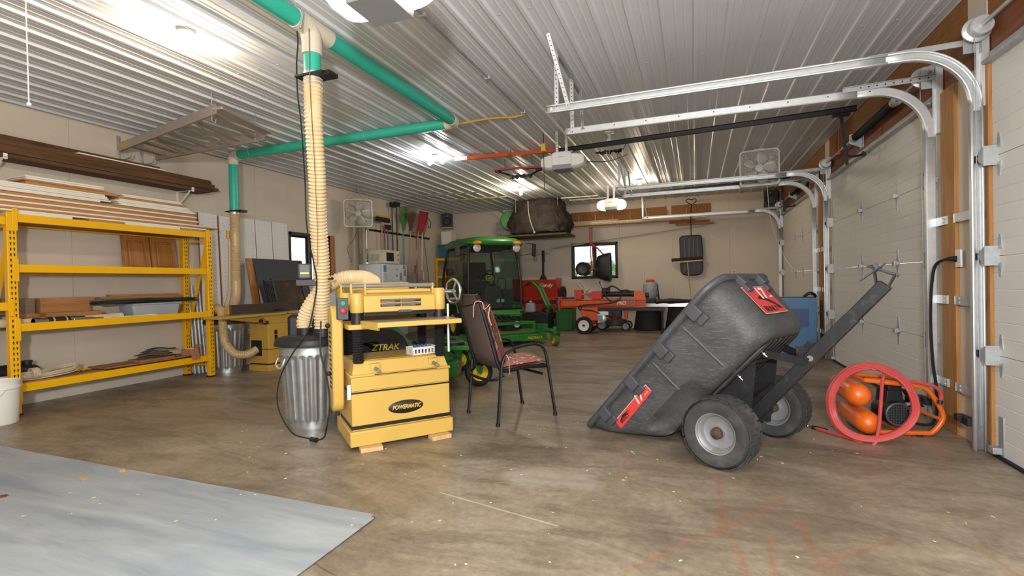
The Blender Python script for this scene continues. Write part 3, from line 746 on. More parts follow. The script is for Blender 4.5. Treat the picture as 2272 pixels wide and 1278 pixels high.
# handwheel on the right
hw = MB(); hw.torus((.425, -.2, 1.08), .092, .011, (1, .25, 0), 28, 8)
hw.cyl((.33, -.2, 1.08), (.44, -.2, 1.08), .016, n=12)
for a in (0, 120, 240):
    d = Matrix.Rotation(rad(a+25), 3, Vector((1, .25, 0)).normalized()) @ Vector((0, 0, .092)); hw.cyl((.425, -.2, 1.08), Vector((.425, -.2, 1.08))+d, .008, n=8)
hw.cyl((.42, -.13, 1.02), (.49, -.12, 1.02), .011, n=10); obj('handwheel', hw, 'steel_bright', pl)
rl = MB(); rl.b2(.345, .36, -.265, -.262, .63, .99); obj('depth_scale', rl, 'white_plastic', pl)
bd = MB(); bd.lathe([(1, 0), (1, .004), (.93, .008)], (0, 0, 0), (0, -1, 0), 36)
badge = obj('badge', bd, 'black_plastic', pl, loc=(.02, -.2525, .262)); badge.scale = (.128, 1, .047)
text('lettering', 'POWERMATIC', .040, 'logo_gold', pl, (.023, -.262, .262), (PI/2, 0, 0), .001, .25, .0012, .80)
tg = MB(); tg.b2(-.386, -.362, -.2575, -.254, .36, .46); obj('inspection_tag', tg, 'white_plastic', pl)
for i, (x, y, s) in enumerate(((-.24, -.28, 0), (.26, -.285, 0), (-.2, .20, 0), (.22, .2, 0))):
    m = MB(); m.box((0, 0, .015), (.15, .09, .03)); X = Vector((math.cos(rad(49.07)), math.sin(rad(49.07)), 0)); Y = Vector((-X.y, X.x, 0)); c = Vector((-2.174, 3.196, 0))+X*x+Y*y
    if i < 2: one('wood_block', 'short pine block under the planer base, '+('by the bin' if i == 0 else 'by the chair'), 'block', m, 'pine', loc=c, rot=(0, 0, rad(49+(4 if i else -3))), bev=.002)
# power cords
m = MB(); m.tube(spline([(-2.41, 2.70, .90), (-2.415, 2.695, .7), (-2.40, 2.71, .58), (-2.385, 2.73, .44), (-2.39, 2.74, .30), (-2.42, 2.74, .15), (-2.50, 2.80, .06), (-2.6, 2.84, .02)], 8), .006, 6); m.cyl((-2.6, 2.84, .02), (-2.66, 2.85, .02), .018, n=8)
m.tube(spline([(-2.66, 2.85, .02), (-2.85, 2.86, .05), (-3.02, 2.90, .22), (-3.04, 2.94, .42), (-2.92, 2.95, .62), (-2.79, 2.98, .80), (-2.785, 3.065, 1.05), (-2.75, 3.045, 1.2), (-2.735, 3.0, 1.33), (-2.737, 2.943, 1.6), (-2.668, 2.862, 1.92), (-2.588, 2.752, 2.3), (-2.610, 2.75, 2.5), (-2.616, 2.755, 2.72), (-2.585, 2.74, 2.86), (-2.555, 2.70, 2.93)], 8), .0055, 6)
one('planer_cable', 'black power cord looping from the planer across the bin and up the hose', 'cord', m, 'black_plastic')
# parts basket
bk = thing('parts_basket', 'small white slotted basket of blue clamps on the planer bed', 'basket', (-2.174+.655*.20-.7555*-.1, 3.196+.7555*.20+.655*-.1, .613), rad(49.07+8))
m = MB()
for s in (-1, 1):
    for k in range(8): m.b2(-.10+k*.0275, -.088+k*.0275, s*.057-.0015, s*.057+.0015, .008, .04)
    for k in range(5): m.b2(s*.103-.0015, s*.103+.0015, -.055+k*.025, -.043+k*.025, .008, .04)
    m.b2(-.105, .105, s*.057-.002, s*.057+.002, .038, .055); m.b2(s*.105-.002, s*.105+.002, -.058, .058, .038, .055)
m.b2(-.105, .105, -.058, .058, 0, .008); obj('basket_body', m, 'white_plastic', bk)
mat('blue_plastic', '2c5c9e', .4); mat('mid_grey', '6d6e72', .5)
for k in range(5):
    m = MB(); m.bar((-.07+k*.03, -.03, .03), (-.05+k*.032, .035, .06), .018, .014); m.cyl((-.06+k*.03, 0, .02), (-.06+k*.03, 0, .07), .008, n=8)
    one('clamp', 'blue spring clamp lying in the white basket' if k < 4 else 'grey spring clamp lying in the white basket', 'clamp', m, 'blue_plastic' if k < 4 else 'mid_grey', 'clamps in the white basket', loc=bk.location, rot=(0, 0, rad(57)))
# ------------------------------------------------------------------ galvanised bins with lids
mat('zinc', 'b4b9bc', .36, .85, var=.12, scale=10)
def bin_mod(i, k):
    return 1.0+(.022 if (k % 4) in (0, 1) else -.022) if 4 <= i <= 7 else 1.0
def bin_(loc, label, ports, rz=0):
    t = thing('trash_can', label, 'trash can', loc, rz, 'galvanised trash cans with hose ports')
    b = MB(); b.lathe([(.185, .012), (.205, .0), (.207, .025), (.203, .06), (.207, .075), (.212, .095), (.238, .56), (.243, .58), (.250, .60), (.244, .615), (.247, .655), (.256, .665), (.256, .68)], n=96, mod=bin_mod); obj('can', b, 'zinc', t, smooth=30)
    for a in (-112, 68):
        h = MB(); r = .25; c = Vector((r*math.cos(rad(a)), r*math.sin(rad(a)), .575)); tn = Vector((-math.sin(rad(a)), math.cos(rad(a)), 0)); nn = Vector((math.cos(rad(a)), math.sin(rad(a)), 0))
        h.tube(spline([c+tn*.06, c+tn*.06+nn*.02-Vector((0, 0, .05)), c+nn*.02-Vector((0, 0, .08)), c-tn*.06+nn*.02-Vector((0, 0, .05)), c-tn*.06], 5), .006, 6); obj('handle', h, 'galv', t)
    l = MB(); l.lathe([(.285, .668), (.288, .68), (.278, .715), (.25, .73), (.2, .735), (.195, .74), (.0, .745)], n=40, cap=False); obj('lid', l, 'black_plastic', t)
    for x, y in ports:
        p = MB(); p.lathe([(.066, .735), (.066, .80), (.06, .80)], (x, y, 0), n=20, cap=False); obj('hose_port', p, 'black_plastic', t)
    return t
bin_((-2.99, 3.24, 0), 'galvanised trash can with black lid standing against the planer', [(.15, -.04), (-.07, 0)])
bin_((-6.055, 4.97, 0), 'galvanised trash can with black lid behind the yellow rack post', [(.055, .03), (-.045, -.17)])
# ------------------------------------------------------------------ patio chair
def cushion_mat():
    m, t = new('floral'); t.b.inputs['Roughness'].default_value = .85
    vo = t.n('ShaderNodeTexVoronoi', i_Scale=17.); nz = t.n('ShaderNodeTexNoise', i_Scale=9., i_Detail=3.)
    t.l(t.co(), nz.inputs['Vector']); va = t.n('ShaderNodeVectorMath', operation='SCALE'); va.inputs['Scale'].default_value = .25; t.l(nz.outputs['Color'], va.inputs[0])
    vb = t.n('ShaderNodeVectorMath', operation='ADD'); t.l(t.co(), vb.inputs[0]); t.l(va.outputs[0], vb.inputs[1]); t.l(vb.outputs[0], vo.inputs['Vector'])
    o = t.ramp(vo.outputs['Distance'], [(.18, lin('e0cbb8')), (.32, lin('c98d7c')), (.48, lin('b2594e')), (.7, lin('a87f70'))])
    t.l(o, t.b.inputs['Base Color'])
cushion_mat()
mat('sling', '5d4e49', .8, var=.08, scale=160, bump=.3, bscale=500)
mat('pink_tie', 'd9a492', .8)
ch = thing('patio_chair', 'dark metal patio chair with brown sling back facing the tractor', 'chair', (-1.514, 3.972, 0), rad(-37.5))
for s in (-1, 1):
    m = MB(); m.tube(spline([(s*.255, -.28, .01), (s*.252, -.25, .30), (s*.25, -.235, .47), (s*.25, -.20, .55), (s*.25, -.14, .595), (s*.25, -.02, .618), (s*.25, .10, .622), (s*.25, .17, .59), (s*.25, .205, .52), (s*.252, .235, .35), (s*.258, .285, .01)], 6), .0155, 8, sq=.75); obj('side_frame', m, 'black_paint', ch)
    for y in (-.28, .285):
        f = MB(); f.cyl((s*.255, y, 0), (s*.255, y, .025), .018, n=10); obj('foot_cap', f, 'black_plastic', ch)
for s in (-1, 1):
    m = MB(); m.tube(spline([(s*.235, .22, .43), (s*.225, .0, .438), (s*.22, -.18, .425), (s*.21, -.235, .47), (s*.205, -.30, .70), (s*.20, -.385, .98), (s*.20, -.42, 1.05)], 6), .017, 8)
    obj('back_tube', m, 'black_paint', ch)
m = MB(); m.cyl((-.235, .215, .43), (.235, .215, .43), .014, n=8); obj('front_rail', m, 'black_paint', ch)
m = MB(); m.tube(spline([(-.25, -.21, .40), (-.2, -.28, .36), (0, -.30, .35), (.2, -.28, .36), (.25, -.21, .40)], 6), .012, 8); obj('rear_brace', m, 'black_paint', ch)
m = MB(); m.cyl((-.25, .16, .37), (.25, .16, .37), .012, n=8); obj('cross_brace', m, 'black_paint', ch)
m = MB(); rows = [[(x, y, z-.012*(1-(x/.2)**2)) for x in [-.2+.05*i for i in range(9)]] for y, z in ((.21, .438), (.05, .44), (-.15, .43), (-.21, .46))]; m.grid(rows); obj('seat', m, 'sling', ch, solid=.004)
m = MB(); rows = [[(x*w, y-.018*(1-(x/.2)**2), z) for x in [-.2+.05*i for i in range(9)]] for y, z, w in ((-.225, .455, 1), (-.26, .56, .99), (-.30, .70, .98), (-.34, .85, .97), (-.385, .98, .97), (-.415, 1.04, .97), (-.43, 1.05, .97))]; m.grid(rows); obj('backrest', m, 'sling', ch, solid=.005)
cu = thing('seat_cushion', 'red and cream floral cushion tied onto the patio chair', 'cushion', (-1.514, 3.972, 0), rad(-37.5))
def pad(rows, thick, nrm):
    m = MB(); top = []; bot = []
    n = len(rows); k = len(rows[0])
    for i, r in enumerate(rows):
        ti = math.sin(PI*(i+.35)/(n-.3)); a = []; b = []
        for j, p in enumerate(r):
            tj = math.sin(PI*(j+.35)/(k-.3)); q = thick*(max(0, ti*tj))**.45; p = Vector(p); a.append(p+nrm(i)*q); b.append(p-nrm(i)*.002)
        top.append(a); bot.append(b)
    m.grid(top); m.grid([r[::-1] for r in bot])
    return m
seatp = [[(x, y, z) for x in [-.215+.043*i for i in range(11)]] for y, z in ((.26, .425), (.24, .44), (.20, .452), (.1, .448), (0, .445), (-.1, .443), (-.17, .443), (-.20, .447))]
obj('seat_pad', pad(seatp[::-1], .065, lambda i: Vector((0, 0, 1))), 'floral', cu, smooth=80)
backp = [[(x, y, z) for x in [-.205+.041*i for i in range(11)]] for y, z in ((-.185, .46), (-.20, .52), (-.235, .62), (-.275, .74), (-.315, .86), (-.345, .95), (-.355, .985))]
obj('back_pad', pad([r[::-1] for r in backp], .115, lambda i: Vector((0, .95, .28))), 'floral', cu, smooth=80)
for pts in ([(.20, -.30, .97), (.215, -.36, .93), (.225, -.385, .99), (.19, -.43, .985), (.18, -.44, .87)], [(.2, -.18, .52), (.262, -.2, .56), (.275, -.18, .53), (.27, -.17, .40)], [(.2, -.30, .95), (.23, -.33, .88), (.2, -.29, .80)]):
    m = MB(); m.tube(spline(pts, 5), .0048, 5, sq=.6); obj('tie', m, 'pink_tie', cu)
m = MB(); m.tube(spline([(-.225, -.39, .985), (-.1, -.435, .955), (0, -.445, .955), (.1, -.435, .965), (.2, -.40, .99)], 6), .009, 6, sq=.6); obj('strap', m, 'black_plastic', cu)
# ------------------------------------------------------------------ grey floor mat
def mat_grey():
    m, t = new('floor_mat'); t.b.inputs['Roughness'].default_value = .6
    f = t.noise(1.1, 6, .65, t.co((.8, 5, 1)), .5); g = t.noise(2.2, 5, .6)
    o = t.ramp(f, [(.3, lin('838a91')), (.5, lin('9ca1a4')), (.72, lin('b2b5b4'))]); o = t.mix(t.ramp(g, [(.5, (0, 0, 0, 1)), (.75, (.5, .5, .5, 1))]), o, lin('818a9b'))
    w = t.n('ShaderNodeTexWave', i_Scale=60.); t.l(t.co(), w.inputs['Vector'])
    o = t.mix(.06, o, w.outputs['Color'], 'OVERLAY'); t.l(o, t.b.inputs['Base Color']); t.bump(f, .1, .002)
mat_grey()
fm = thing('floor_sheet', 'weathered grey sheet of flooring lying on the concrete', 'floor sheet', (0, 0, 0))
m = MB(); m.prism([(-5.85, -.9), (-1.478, -.9), (-1.478, 1.985), (-1.50, 1.985), (-1.50, 2.01), (-5.85, 2.083)], .006, .013); obj('top_layer', m, 'floor_mat', fm, bev=.001)
m = MB(); m.prism([(-5.85, -.9), (-1.486, -.9), (-1.486, 2.0), (-5.85, 2.073)], .0, .006); obj('underside', m, 'black_plastic', fm)
mat('leaf_tan', 'b98f52', .8); mat('chip', 'e3cf9f', .8)
rr = random.Random(3)
for k, (x, y, z) in enumerate(((-3.35, 2.0, .014), (-3.45, 1.85, .014), (-3.6, 1.55, .014))):
    m = MB(); a = .02; m.prism([(a*1.6*math.cos(q)*(1 if i % 2 else .6), a*math.sin(q)*(1 if i % 2 else .6)) for i, q in enumerate([2*PI*j/10 for j in range(10)])], 0, .004)
    one('dry_leaf', ['tan dry leaf standing at the edge of the grey sheet', 'tan curled dry leaf lying on the grey sheet', 'dark brown dry leaf flat on the grey sheet'][k], 'leaf', m, 'leaf_tan' if k < 2 else 'beam_wood', loc=(x, y, z), rot=(.5 if k == 0 else .2, .2, k))
ch_ = MB()
for k in range(150):
    x, y = rr.uniform(-3.5, 1.3), rr.uniform(1.4, 4.6)
    zz = .0135 if (x < -1.5 and y < 2.0) else .001
    ch_.box((x, y, zz+.0015), (rr.uniform(.006, .018), rr.uniform(.003, .008), .002), (0, 0, rr.uniform(0, 3)))
one('wood_chips', 'pale wood shavings scattered over the concrete floor', 'wood chips', ch_, 'chip')['kind'] = 'stuff'
# ------------------------------------------------------------------ tipped dump cart
def cart_mat():
    m, t = new('cart_poly'); t.b.inputs['Roughness'].default_value = .55
    o = t.ramp(t.noise(5, 5, .6), [(.3, lin('3a3b3d')), (.7, lin('515254'))])
    def streaks(a, sc):
        mp = t.n('ShaderNodeMapping'); mp.inputs['Rotation'].default_value = (a, a*.7, a*1.3); mp.inputs['Scale'].default_value = (1.6, 42, 42); t.l(t.co(), mp.inputs['Vector'])
        return t.noise(sc, 4, .7, mp.outputs[0])
    for a in (.5, 1.9, 2.6): o = t.mix(t.ramp(streaks(a, 3.), [(.58, (0, 0, 0, 1)), (.70, (.6, .6, .6, 1))]), o, lin('7f7c74'))
    o = t.mix(t.ramp(t.noise(2.2, 4, .6), [(.62, (0, 0, 0, 1)), (.8, (.6, .6, .6, 1))]), o, lin('6b5a46'))
    t.l(o, t.b.inputs['Base Color']); t.bump(t.noise(90, 3), .1, .002)
cart_mat()
mat('cart_trim', '4b4c51', .5, var=.12, scale=10)
mat('frame_black', '28282b', .5, .2, var=.25, scale=30, dirt='57524c', dscale=14, dlo=.55, dhi=.8)
mat('tire', '3a3a3b', .8, var=.15, scale=12, dirt='5a5650', dscale=6)
mat('wheel_grey', '8e9093', .45, .3, var=.1, dirt='7c6a54', dscale=7, dlo=.55, dhi=.75)
mat('rust_hub', '4a382a', .85, var=.4, scale=40); mat('sticker_red', 'd8433f', .45, var=.03); mat('sticker_edge', 'b9b2a8', .5)
ct = thing('dump_cart', 'dark grey poly dump cart tipped back onto its tail', 'dump cart', (.33, 3.592, 0), rad(-27.9))
cU, cV = Vector((.676, 0, .737)), Vector((.737, 0, -.676)); cL = Vector((-1.03, 0, .030))
def cB(u, y, v): return cL+cU*u+cV*v+Vector((0, y, 0))
def ring(u0, u1, wd, rt, rf, well=0):
    P = []
    for (cu_, cy, a0, r) in ((u0+rt, -wd+rt, 180, rt), (u1-rf, -wd+rf, 270, rf), (u1-rf, wd-rf, 0, rf), (u0+rt, wd-rt, 90, rt)):
        for k in range(7): a = rad(a0+k*15); P.append([cu_+r*math.cos(a), cy+r*math.sin(a)])
    Q = []
    for i in range(len(P)):
        a, b = P[i], P[(i+1) % len(P)]; Q.append(a); L = math.hypot(b[0]-a[0], b[1]-a[1])
        if L > .25:
            n = int(L/.06)
            for k in range(1, n): Q.append([a[0]+(b[0]-a[0])*k/n, a[1]+(b[1]-a[1])*k/n])
    if well:
        for p in Q:
            if abs(p[1]) > wd-.03:
                s = max(0, min(1, (p[0]-.36)/.10))*max(0, min(1, (.93-p[0])/.12)); s = s*s*(3-2*s); p[1] -= math.copysign(well*s, p[1])
    return Q
LV = [(0, .0, 1.49, .405, .05, .14, 0), (.05, .03, 1.485, .398, .05, .14, 0), (.12, .08, 1.478, .392, .05, .14, 0), (.20, .17, 1.47, .385, .06, .14, 0), (.27, .25, 1.462, .378, .06, .14, 0), (.30, .285, 1.458, .375, .07, .14, .05), (.325, .315, 1.452, .373, .07, .14, .075), (.37, .36, 1.44, .366, .08, .14, .08), (.40, .40, 1.425, .352, .09, .13, .075), (.415, .43, 1.40, .325, .09, .12, .05), (.42, .47, 1.36, .28, .09, .10, .01)]
nr = len(ring(0, 1.49, .405, .05, .14)); rows = []
for (v, u0, u1, wd, rt, rf, well) in LV:
    q = ring(u0, u1, wd, rt, rf, well)
    # resample every ring to the same count
    L = [0]
    for i in range(len(q)): a, b = q[i], q[(i+1) % len(q)]; L.append(L[-1]+math.hypot(b[0]-a[0], b[1]-a[1]))
    N = 96; out = []; j = 0
    for k in range(N):
        d = L[-1]*k/N
        while L[j+1] < d: j += 1
        t_ = (d-L[j])/max(1e-9, L[j+1]-L[j]); a, b = q[j], q[(j+1) % len(q)]; out.append(cB(a[0]+(b[0]-a[0])*t_, a[1]+(b[1]-a[1])*t_, v))
    rows.append(out)
m = MB(); m.grid(rows, True); m.add(rows[-1], [tuple(range(96))]); obj('tub', m, 'cart_poly', ct, solid=.010, smooth=50)
m = MB(); P = [cB(a, b, -.008) for a, b in ring(-.012, 1.502, .418, .05, .15)]; m.tube(P, .024, 8, True); obj('rim', m, 'cart_trim', ct)
for (u, y) in ((.21, -1), (.56, -1), (.90, -1), (1.25, -1), (.21, 1), (.56, 1), (.90, 1), (1.25, 1)):
    c = cB(u, y*.425, .035); q = MB(); R = Matrix((cU, (0, 1, 0), -cV)).transposed(); q.box(c, (.085, .05, .095), R, tx=1, ty=1); q.box(cB(u, y*.40, .10), (.075, .05, .05), R); obj('rim_clip', q, 'cart_trim', ct, bev=.006)
for y in (-.13, .17):
    q = MB(); R = Matrix((cU, (0, 1, 0), -cV)).transposed(); q.box(cB(1.505, y, .03), (.05, .085, .085), R); q.box(cB(1.49, y, .09), (.045, .075, .06), R); obj('rim_clip', q, 'cart_trim', ct, bev=.006)
for y in (-1, 1):
    for u in (.775, 1.115):
        q = MB(); e_ = 0 if u > 1 else .09; q.tube([cB(u, y*.403, .04), cB(u, y*.392, .15), cB(u, y*.384, .26-e_*.3), cB(u, y*.372, .37-e_)], .011, 6); obj('side_rib', q, 'cart_poly', ct)
for y in (-.2, -.12, -.04, .04, .12, .20):
    q = MB(); q.bar(cB(.5, y, .425), cB(1.38, y, .425), .035, .02, cV); obj('floor_rib', q, 'frame_black', ct, bev=.004)
def on_side(u, v): return cB(u, -.405+.096*v-.0045, v)
# decals: long strip low on the near side, square on the front wall
def decal_quad(pts, nrm, m, name, par, off=0):
    q = MB(); nn = Vector(nrm).normalized(); A = [Vector(p)+nn*off for p in pts]; q.add(A+[p+nn*.001 for p in A], [(0, 3, 2, 1), (4, 5, 6, 7), (0, 1, 5, 4), (1, 2, 6, 5), (2, 3, 7, 6), (3, 0, 4, 7)]); return obj(name, q, m, par, smooth=0)
sn = Vector((0, -1, 0)); strip = [(.20, .178), (.20, .112), (.60, .102), (.60, .160)]
so_ = decal_quad([on_side(u+.02, v) for u, v in strip], sn, 'sticker_edge', 'sticker', ct, .004)
decal_quad([on_side(u+.02+(.006 if u < .2 else -.006), v+(-.006 if v > .2 else .006)) for u, v in strip], sn, 'sticker_red', 'sticker_face', so_, .005)
th = math.atan2(.737, .676)
text('lettering', '17', .085, 'white_plastic', so_, on_side(.50, .132)+sn*.007, (PI/2, -th, 0), .0006, .2, .002)
text('lettering', 'cu. ft', .018, 'white_plastic', so_, on_side(.575, .145)+sn*.007, (PI/2, -th, 0), .0006, .2)
text('lettering', 'BRINLY', .030, 'black_plastic', so_, on_side(.30, .155)+sn*.007, (PI/2, -th, 0), .0006, .1, .0006)
q = MB(); q.add([on_side(u, v)+sn*.0072 for u, v in ((.24, .150), (.30, .124), (.39, .135), (.33, .138), (.38, .15), (.29, .142))], [(0, 1, 2, 3, 4, 5)]); obj('emblem', q, 'black_plastic', so_, smooth=0)
def on_front(y, v): return cB(1.492-.085*v*.9, y, v)
fn = (cU+cV*.06).normalized(); sq = [(-.20, .075), (.15, .075), (.15, .30), (-.20, .30)]
so_ = decal_quad([on_front(y, v) for y, v in sq], fn, 'sticker_edge', 'sticker', ct, .004)
decal_quad([on_front(y*.97, v+(.006 if v < .2 else -.006)) for y, v in sq], fn, 'sticker_red', 'sticker_face', so_, .005)
Rf = Matrix((Vector((0, 1, 0)), -(cV-fn*cV.dot(fn)).normalized(), fn)).transposed().to_euler()
text('lettering', '17', .13, 'white_plastic', so_, on_front(.0, .14)+fn*.007, Rf, .0006, .2, .003)
text('lettering', 'cu. ft', .022, 'white_plastic', so_, on_front(.105, .165)+fn*.007, Rf, .0006, .2)
text('lettering', 'BRINLY', .058, 'black_plastic', so_, on_front(-.06, .265)+fn*.007, Rf, .0006, .1, .001)
q = MB(); q.add([on_front(y, v)+fn*.0065 for y, v in ((-.12, .18), (-.05, .15), (.06, .205), (.13, .27), (.05, .262), (.06, .235), (-.04, .19))], [(0, 1, 2, 3, 4, 5, 6)]); obj('emblem', q, 'black_plastic', so_, smooth=0)
# running gear
def wheel(parent, y, s, R=.21, W=.19, tread=22):
    w = MB(); P = [(.115, -.07), (.13, -.078), (.165, -.092), (.19, -.090), (.203, -.07), (.21, -.035), (.212, 0), (.21, .035), (.203, .07), (.19, .090), (.165, .092), (.13, .078), (.115, .07)]
    w.lathe(P, (0, y, R), (0, 1, 0), 48, cap=False); o = obj('tire', w, 'tire', parent)
    tr = MB()
    for k in range(tread):
        for j, yy in enumerate((-.062, -.021, .021, .062)):
            a = 2*PI*(k+.5*(j % 2))/tread; r = .2125 if abs(yy) < .03 else .2085
            tr.box((r*math.sin(a), y+yy, R+r*math.cos(a)), (.050, .0385, .0045), (0, a, 0))
    obj('tread_blocks', tr, 'tire', o, kind='stuff')
    h = MB(); h.lathe([(.116, -.074), (.124, -.078), (.122, -.066), (.105, -.055), (.095, -.03), (.06, -.015), (.035, -.02), (.032, -.045), (.0, -.047)], (0, y, R), (0, s, 0) if s < 0 else (0, 1, 0), 32, cap=False) if s > 0 else h.lathe([(.116, .074), (.124, .078), (.122, .066), (.105, .055), (.095, .03), (.06, .015), (.035, .02), (.032, .045), (.0, .047)], (0, y, R), (0, -1, 0), 32, cap=False)
    hr = obj('rim', h, 'wheel_grey', parent); hc = MB(); hc.lathe([(.036, 0), (.034, .02), (.02, .032), (0, .034)], (0, y-.045, R), (0, -1, 0), 14, cap=False); obj('hub_cap', hc, 'rust_hub', hr)
    return o
wheel(ct, -.425, -1); wheel(ct, .425, -1)
m = MB(); m.cyl((0, -.46, .21), (0, .46, .21), .014, n=10); m.box((0, 0, .21), (.05, .62, .05)); obj('axle', m, 'frame_black', ct)
tn0, tn1 = Vector((-.03, 0, .165)), Vector((.735, 0, 1.085)); td = (tn1-tn0).normalized()
m = MB(); m.bar(tn0, tn0.lerp(tn1, .80), .055, .075, (1, 0, -.8)); m.bar(tn0.lerp(tn1, .79), tn1, .05, .07, (1, 0, -.8)); obj('tongue', m, 'frame_black', ct, bev=.005)
m = MB(); e = tn1; m.bar(e-td*.03+Vector((-.02, 0, .015)), e+Vector((-.05, 0, .07)), .045, .007); m.bar(e-td*.02+Vector((.02, 0, -.01)), e+Vector((.045, 0, .055)), .045, .007); m.bar(e+Vector((-.05, 0, .068)), e+Vector((-.02, 0, .095)), .04, .007); obj('clevis', m, 'frame_black', ct)
m = MB(); m.cyl(e+Vector((-.085, 0, .105)), e+Vector((.06, 0, .045)), .008, n=8); m.bar(e+Vector((-.12, 0, .02)), e+Vector((.0, 0, .115)), .03, .008); m.cyl(e+Vector((-.04, 0, .085)), e+Vector((-.055, 0, .112)), .02, n=6); obj('hitch_pin', m, 'grey_dark', ct)
m = MB()
for y in (-.17, .17): m.prism([(-.16, .47), (.11, .62), (.10, .50), (.06, .16), (-.05, .15), (-.10, .28)], y-.004, y+.004, 'y')
m.prism([(-.16, .47), (.11, .62), (.105, .60), (-.15, .45)], -.18, .18, 'y'); m.prism([(-.11, .27), (.09, .45), (.085, .43), (-.10, .255)], -.18, .18, 'y'); obj('pivot_bracket', m, 'frame_black', ct)
for y in (-.12, .12):
    m = MB(); m.bar(cB(1.27, y*1.4, .44), (.355, y*.25, .62), .006, .05, (.6, 0, .8)); obj('latch_strut', m, 'frame_black', ct)
m = MB(); m.prism([(.27, .60), (.36, .64), (.42, .76), (.35, .72), (.33, .74), (.30, .70), (.26, .70)], .05, .057, 'y'); m.bar((.40, .053, .73), (.45, .053, .77), .02, .006); obj('dump_latch', m, 'frame_black', ct)
m = MB()
for (u, y, v) in ((1.27, -.17, .455), (1.05, -.17, .455), (.80, -.16, .455), (.62, -.16, .455)): c = cB(u, y, v-.02); m.cyl(c, c+cV*.035, .006, n=6); m.cyl(c+cV*.006, c+cV*.014, .012, n=6)
c = tn0.lerp(tn1, .52); m.cyl(c+Vector((0, -.034, 0)), c+Vector((0, -.028, 0)), .018, n=10); obj('bolts', m, 'steel_bright', ct, kind='stuff')
# ------------------------------------------------------------------ air compressor and hose
mat('orange_paint', 'ea6a1c', .32, var=.04, coat=.3)
mat('hose_red', 'c54a48', .5, var=.06)
ac = thing('air_compressor', 'orange twin tank air compressor with tube frame and black motor', 'air compressor', (1.24, 4.30, 0), rad(10))
for (x, z, nm) in ((-.19, .30, 1), (-.13, .105, 0)):
    q = MB(); q.lathe([(.002, -.27), (.04, -.262), (.065, -.24), (.078, -.205), (.08, -.17), (.08, .13), (.075, .17), (.05, .2), (.002, .21)], (x, .02, z), (.10, 1, .02), 24); o = obj('tank', q, 'orange_paint', ac)
    if nm:
        d = MB(); d.box((x-.066, .06, z+.052), (.06, .09, .003), (0, -.9, 0)); obj('data_plate', d, 'grey_dark', o)
for y in (-.12, .16):
    q = MB(); q.tube(spline([(-.15, y, .39), (-.02, y, .375), (.13, y, .36), (.24, y, .335), (.30, y, .26), (.345, y, .16), (.335, y, .10), (.28, y, .03), (.22, y, .022), (0, y, .022), (-.14, y, .022)], 6), .0165, 10); obj('frame_tube', q, 'orange_paint', ac)
for (x, z) in ((.335, .12), (-.14, .39), (.1, .022)):
    q = MB(); q.cyl((x, -.12, z), (x, .16, z), .013, n=8); obj('cross_tube', q, 'orange_paint', ac)
q = MB(); q.lathe([(.085, -.10), (.09, -.08), (.09, .08), (.08, .10)], (.09, .02, .14), (0, 1, 0), 22); q.box((.09, .03, .25), (.12, .14, .10), tx=.8); q.box((.10, .03, .32), (.09, .11, .06)); mo = obj('motor', q, 'black_plastic', ac, bev=.004)
q = MB(); q.torus((.09, -.085, .14), .078, .008, (0, 1, 0), 24, 6)
for k in range(9): hh = math.sqrt(max(0, .075**2-(-.064+k*.016)**2)); q.bar((.09-.064+k*.016, -.088, .14-hh), (.09-.064+k*.016, -.088, .14+hh), .003, .003)
for k in range(7): ww = math.sqrt(max(0, .075**2-(-.054+k*.018)**2)); q.bar((.09-ww, -.088, .14-.054+k*.018), (.09+ww, -.088, .14-.054+k*.018), .003, .003)
obj('fan_guard', q, 'grey_dark', mo)
q = MB(); q.box((.235, .02, .24), (.11, .16, .012), (0, 1.05, 0)); q.box((.20, -.02, .22), (.05, .04, .07)); obj('control_panel', q, 'black_plastic', ac)
q = MB(); q.lathe([(.025, 0), (.025, .02), (.02, .024)], (.19, -.07, .22), (0, -1, 0), 14); q.cyl((.15, -.06, .21), (.22, -.06, .21), .012, n=8); obj('gauge', q, 'galv', ac)
for x in (-.12, .2):
    q = MB(); q.cyl((x, -.12, 0), (x, -.12, .012), .022, n=10); obj('foot', q, 'rubber', ac)
# one long hose wound over the compressor
pts = []; N = 9
def hose_y(z, k):
    """in front of the lower tank low down, leaning back over the top frame tube"""
    P = ((0, 3.955), (.2, 3.985), (.30, 4.07), (.39, 4.125), (.43, 4.165), (.47, 4.21), (.6, 4.24)); z = max(0, z)
    for (a, ya), (b, yb) in zip(P, P[1:]):
        if z <= b: return ya+(yb-ya)*(z-a)/(b-a)-.013*(k % 3)
    return P[-1][1]
for k in range(N*14):
    a = 2*PI*k/14; lp = k/14; g = 1+.055*(int(lp) // 3)+.015*math.sin(lp*2.1)
    x = 1.125+(.125*math.cos(a)+.20*math.sin(a))*g; z = .255+(.20*math.cos(a)-.08*math.sin(a))*g
    z = max(.014, z); pts.append(Vector((x, hose_y(z, int(lp)), z)))
pts += [Vector(p) for p in ((1.32, 4.12, .41), (1.40, 4.12, .40), (1.47, 4.13, .385), (1.53, 4.14, .36), (1.56, 4.15, .31), (1.555, 4.15, .275))]
ah = thing('air_hose', 'long red air hose coiled over the orange compressor', 'hose', (0, 0, 0))
q = MB(); q.tube(spline([(.60, 4.30, .012), (.72, 4.24, .014), (.80, 4.2, .014), (.90, 4.08, .014), (1.0, 3.98, .014), (1.12, 3.93, .014)]+pts, 4), .0115, 7); obj('hose', q, 'hose_red', ah)
q = MB(); q.cyl((.80, 4.2, .014), (.88, 4.135, .014), .015, n=8); obj('grip', q, 'black_plastic', ah); q = MB(); q.cyl((1.555, 4.15, .275), (1.55, 4.15, .25), .016, n=8); obj('end_fitting', q, 'black_plastic', ah)
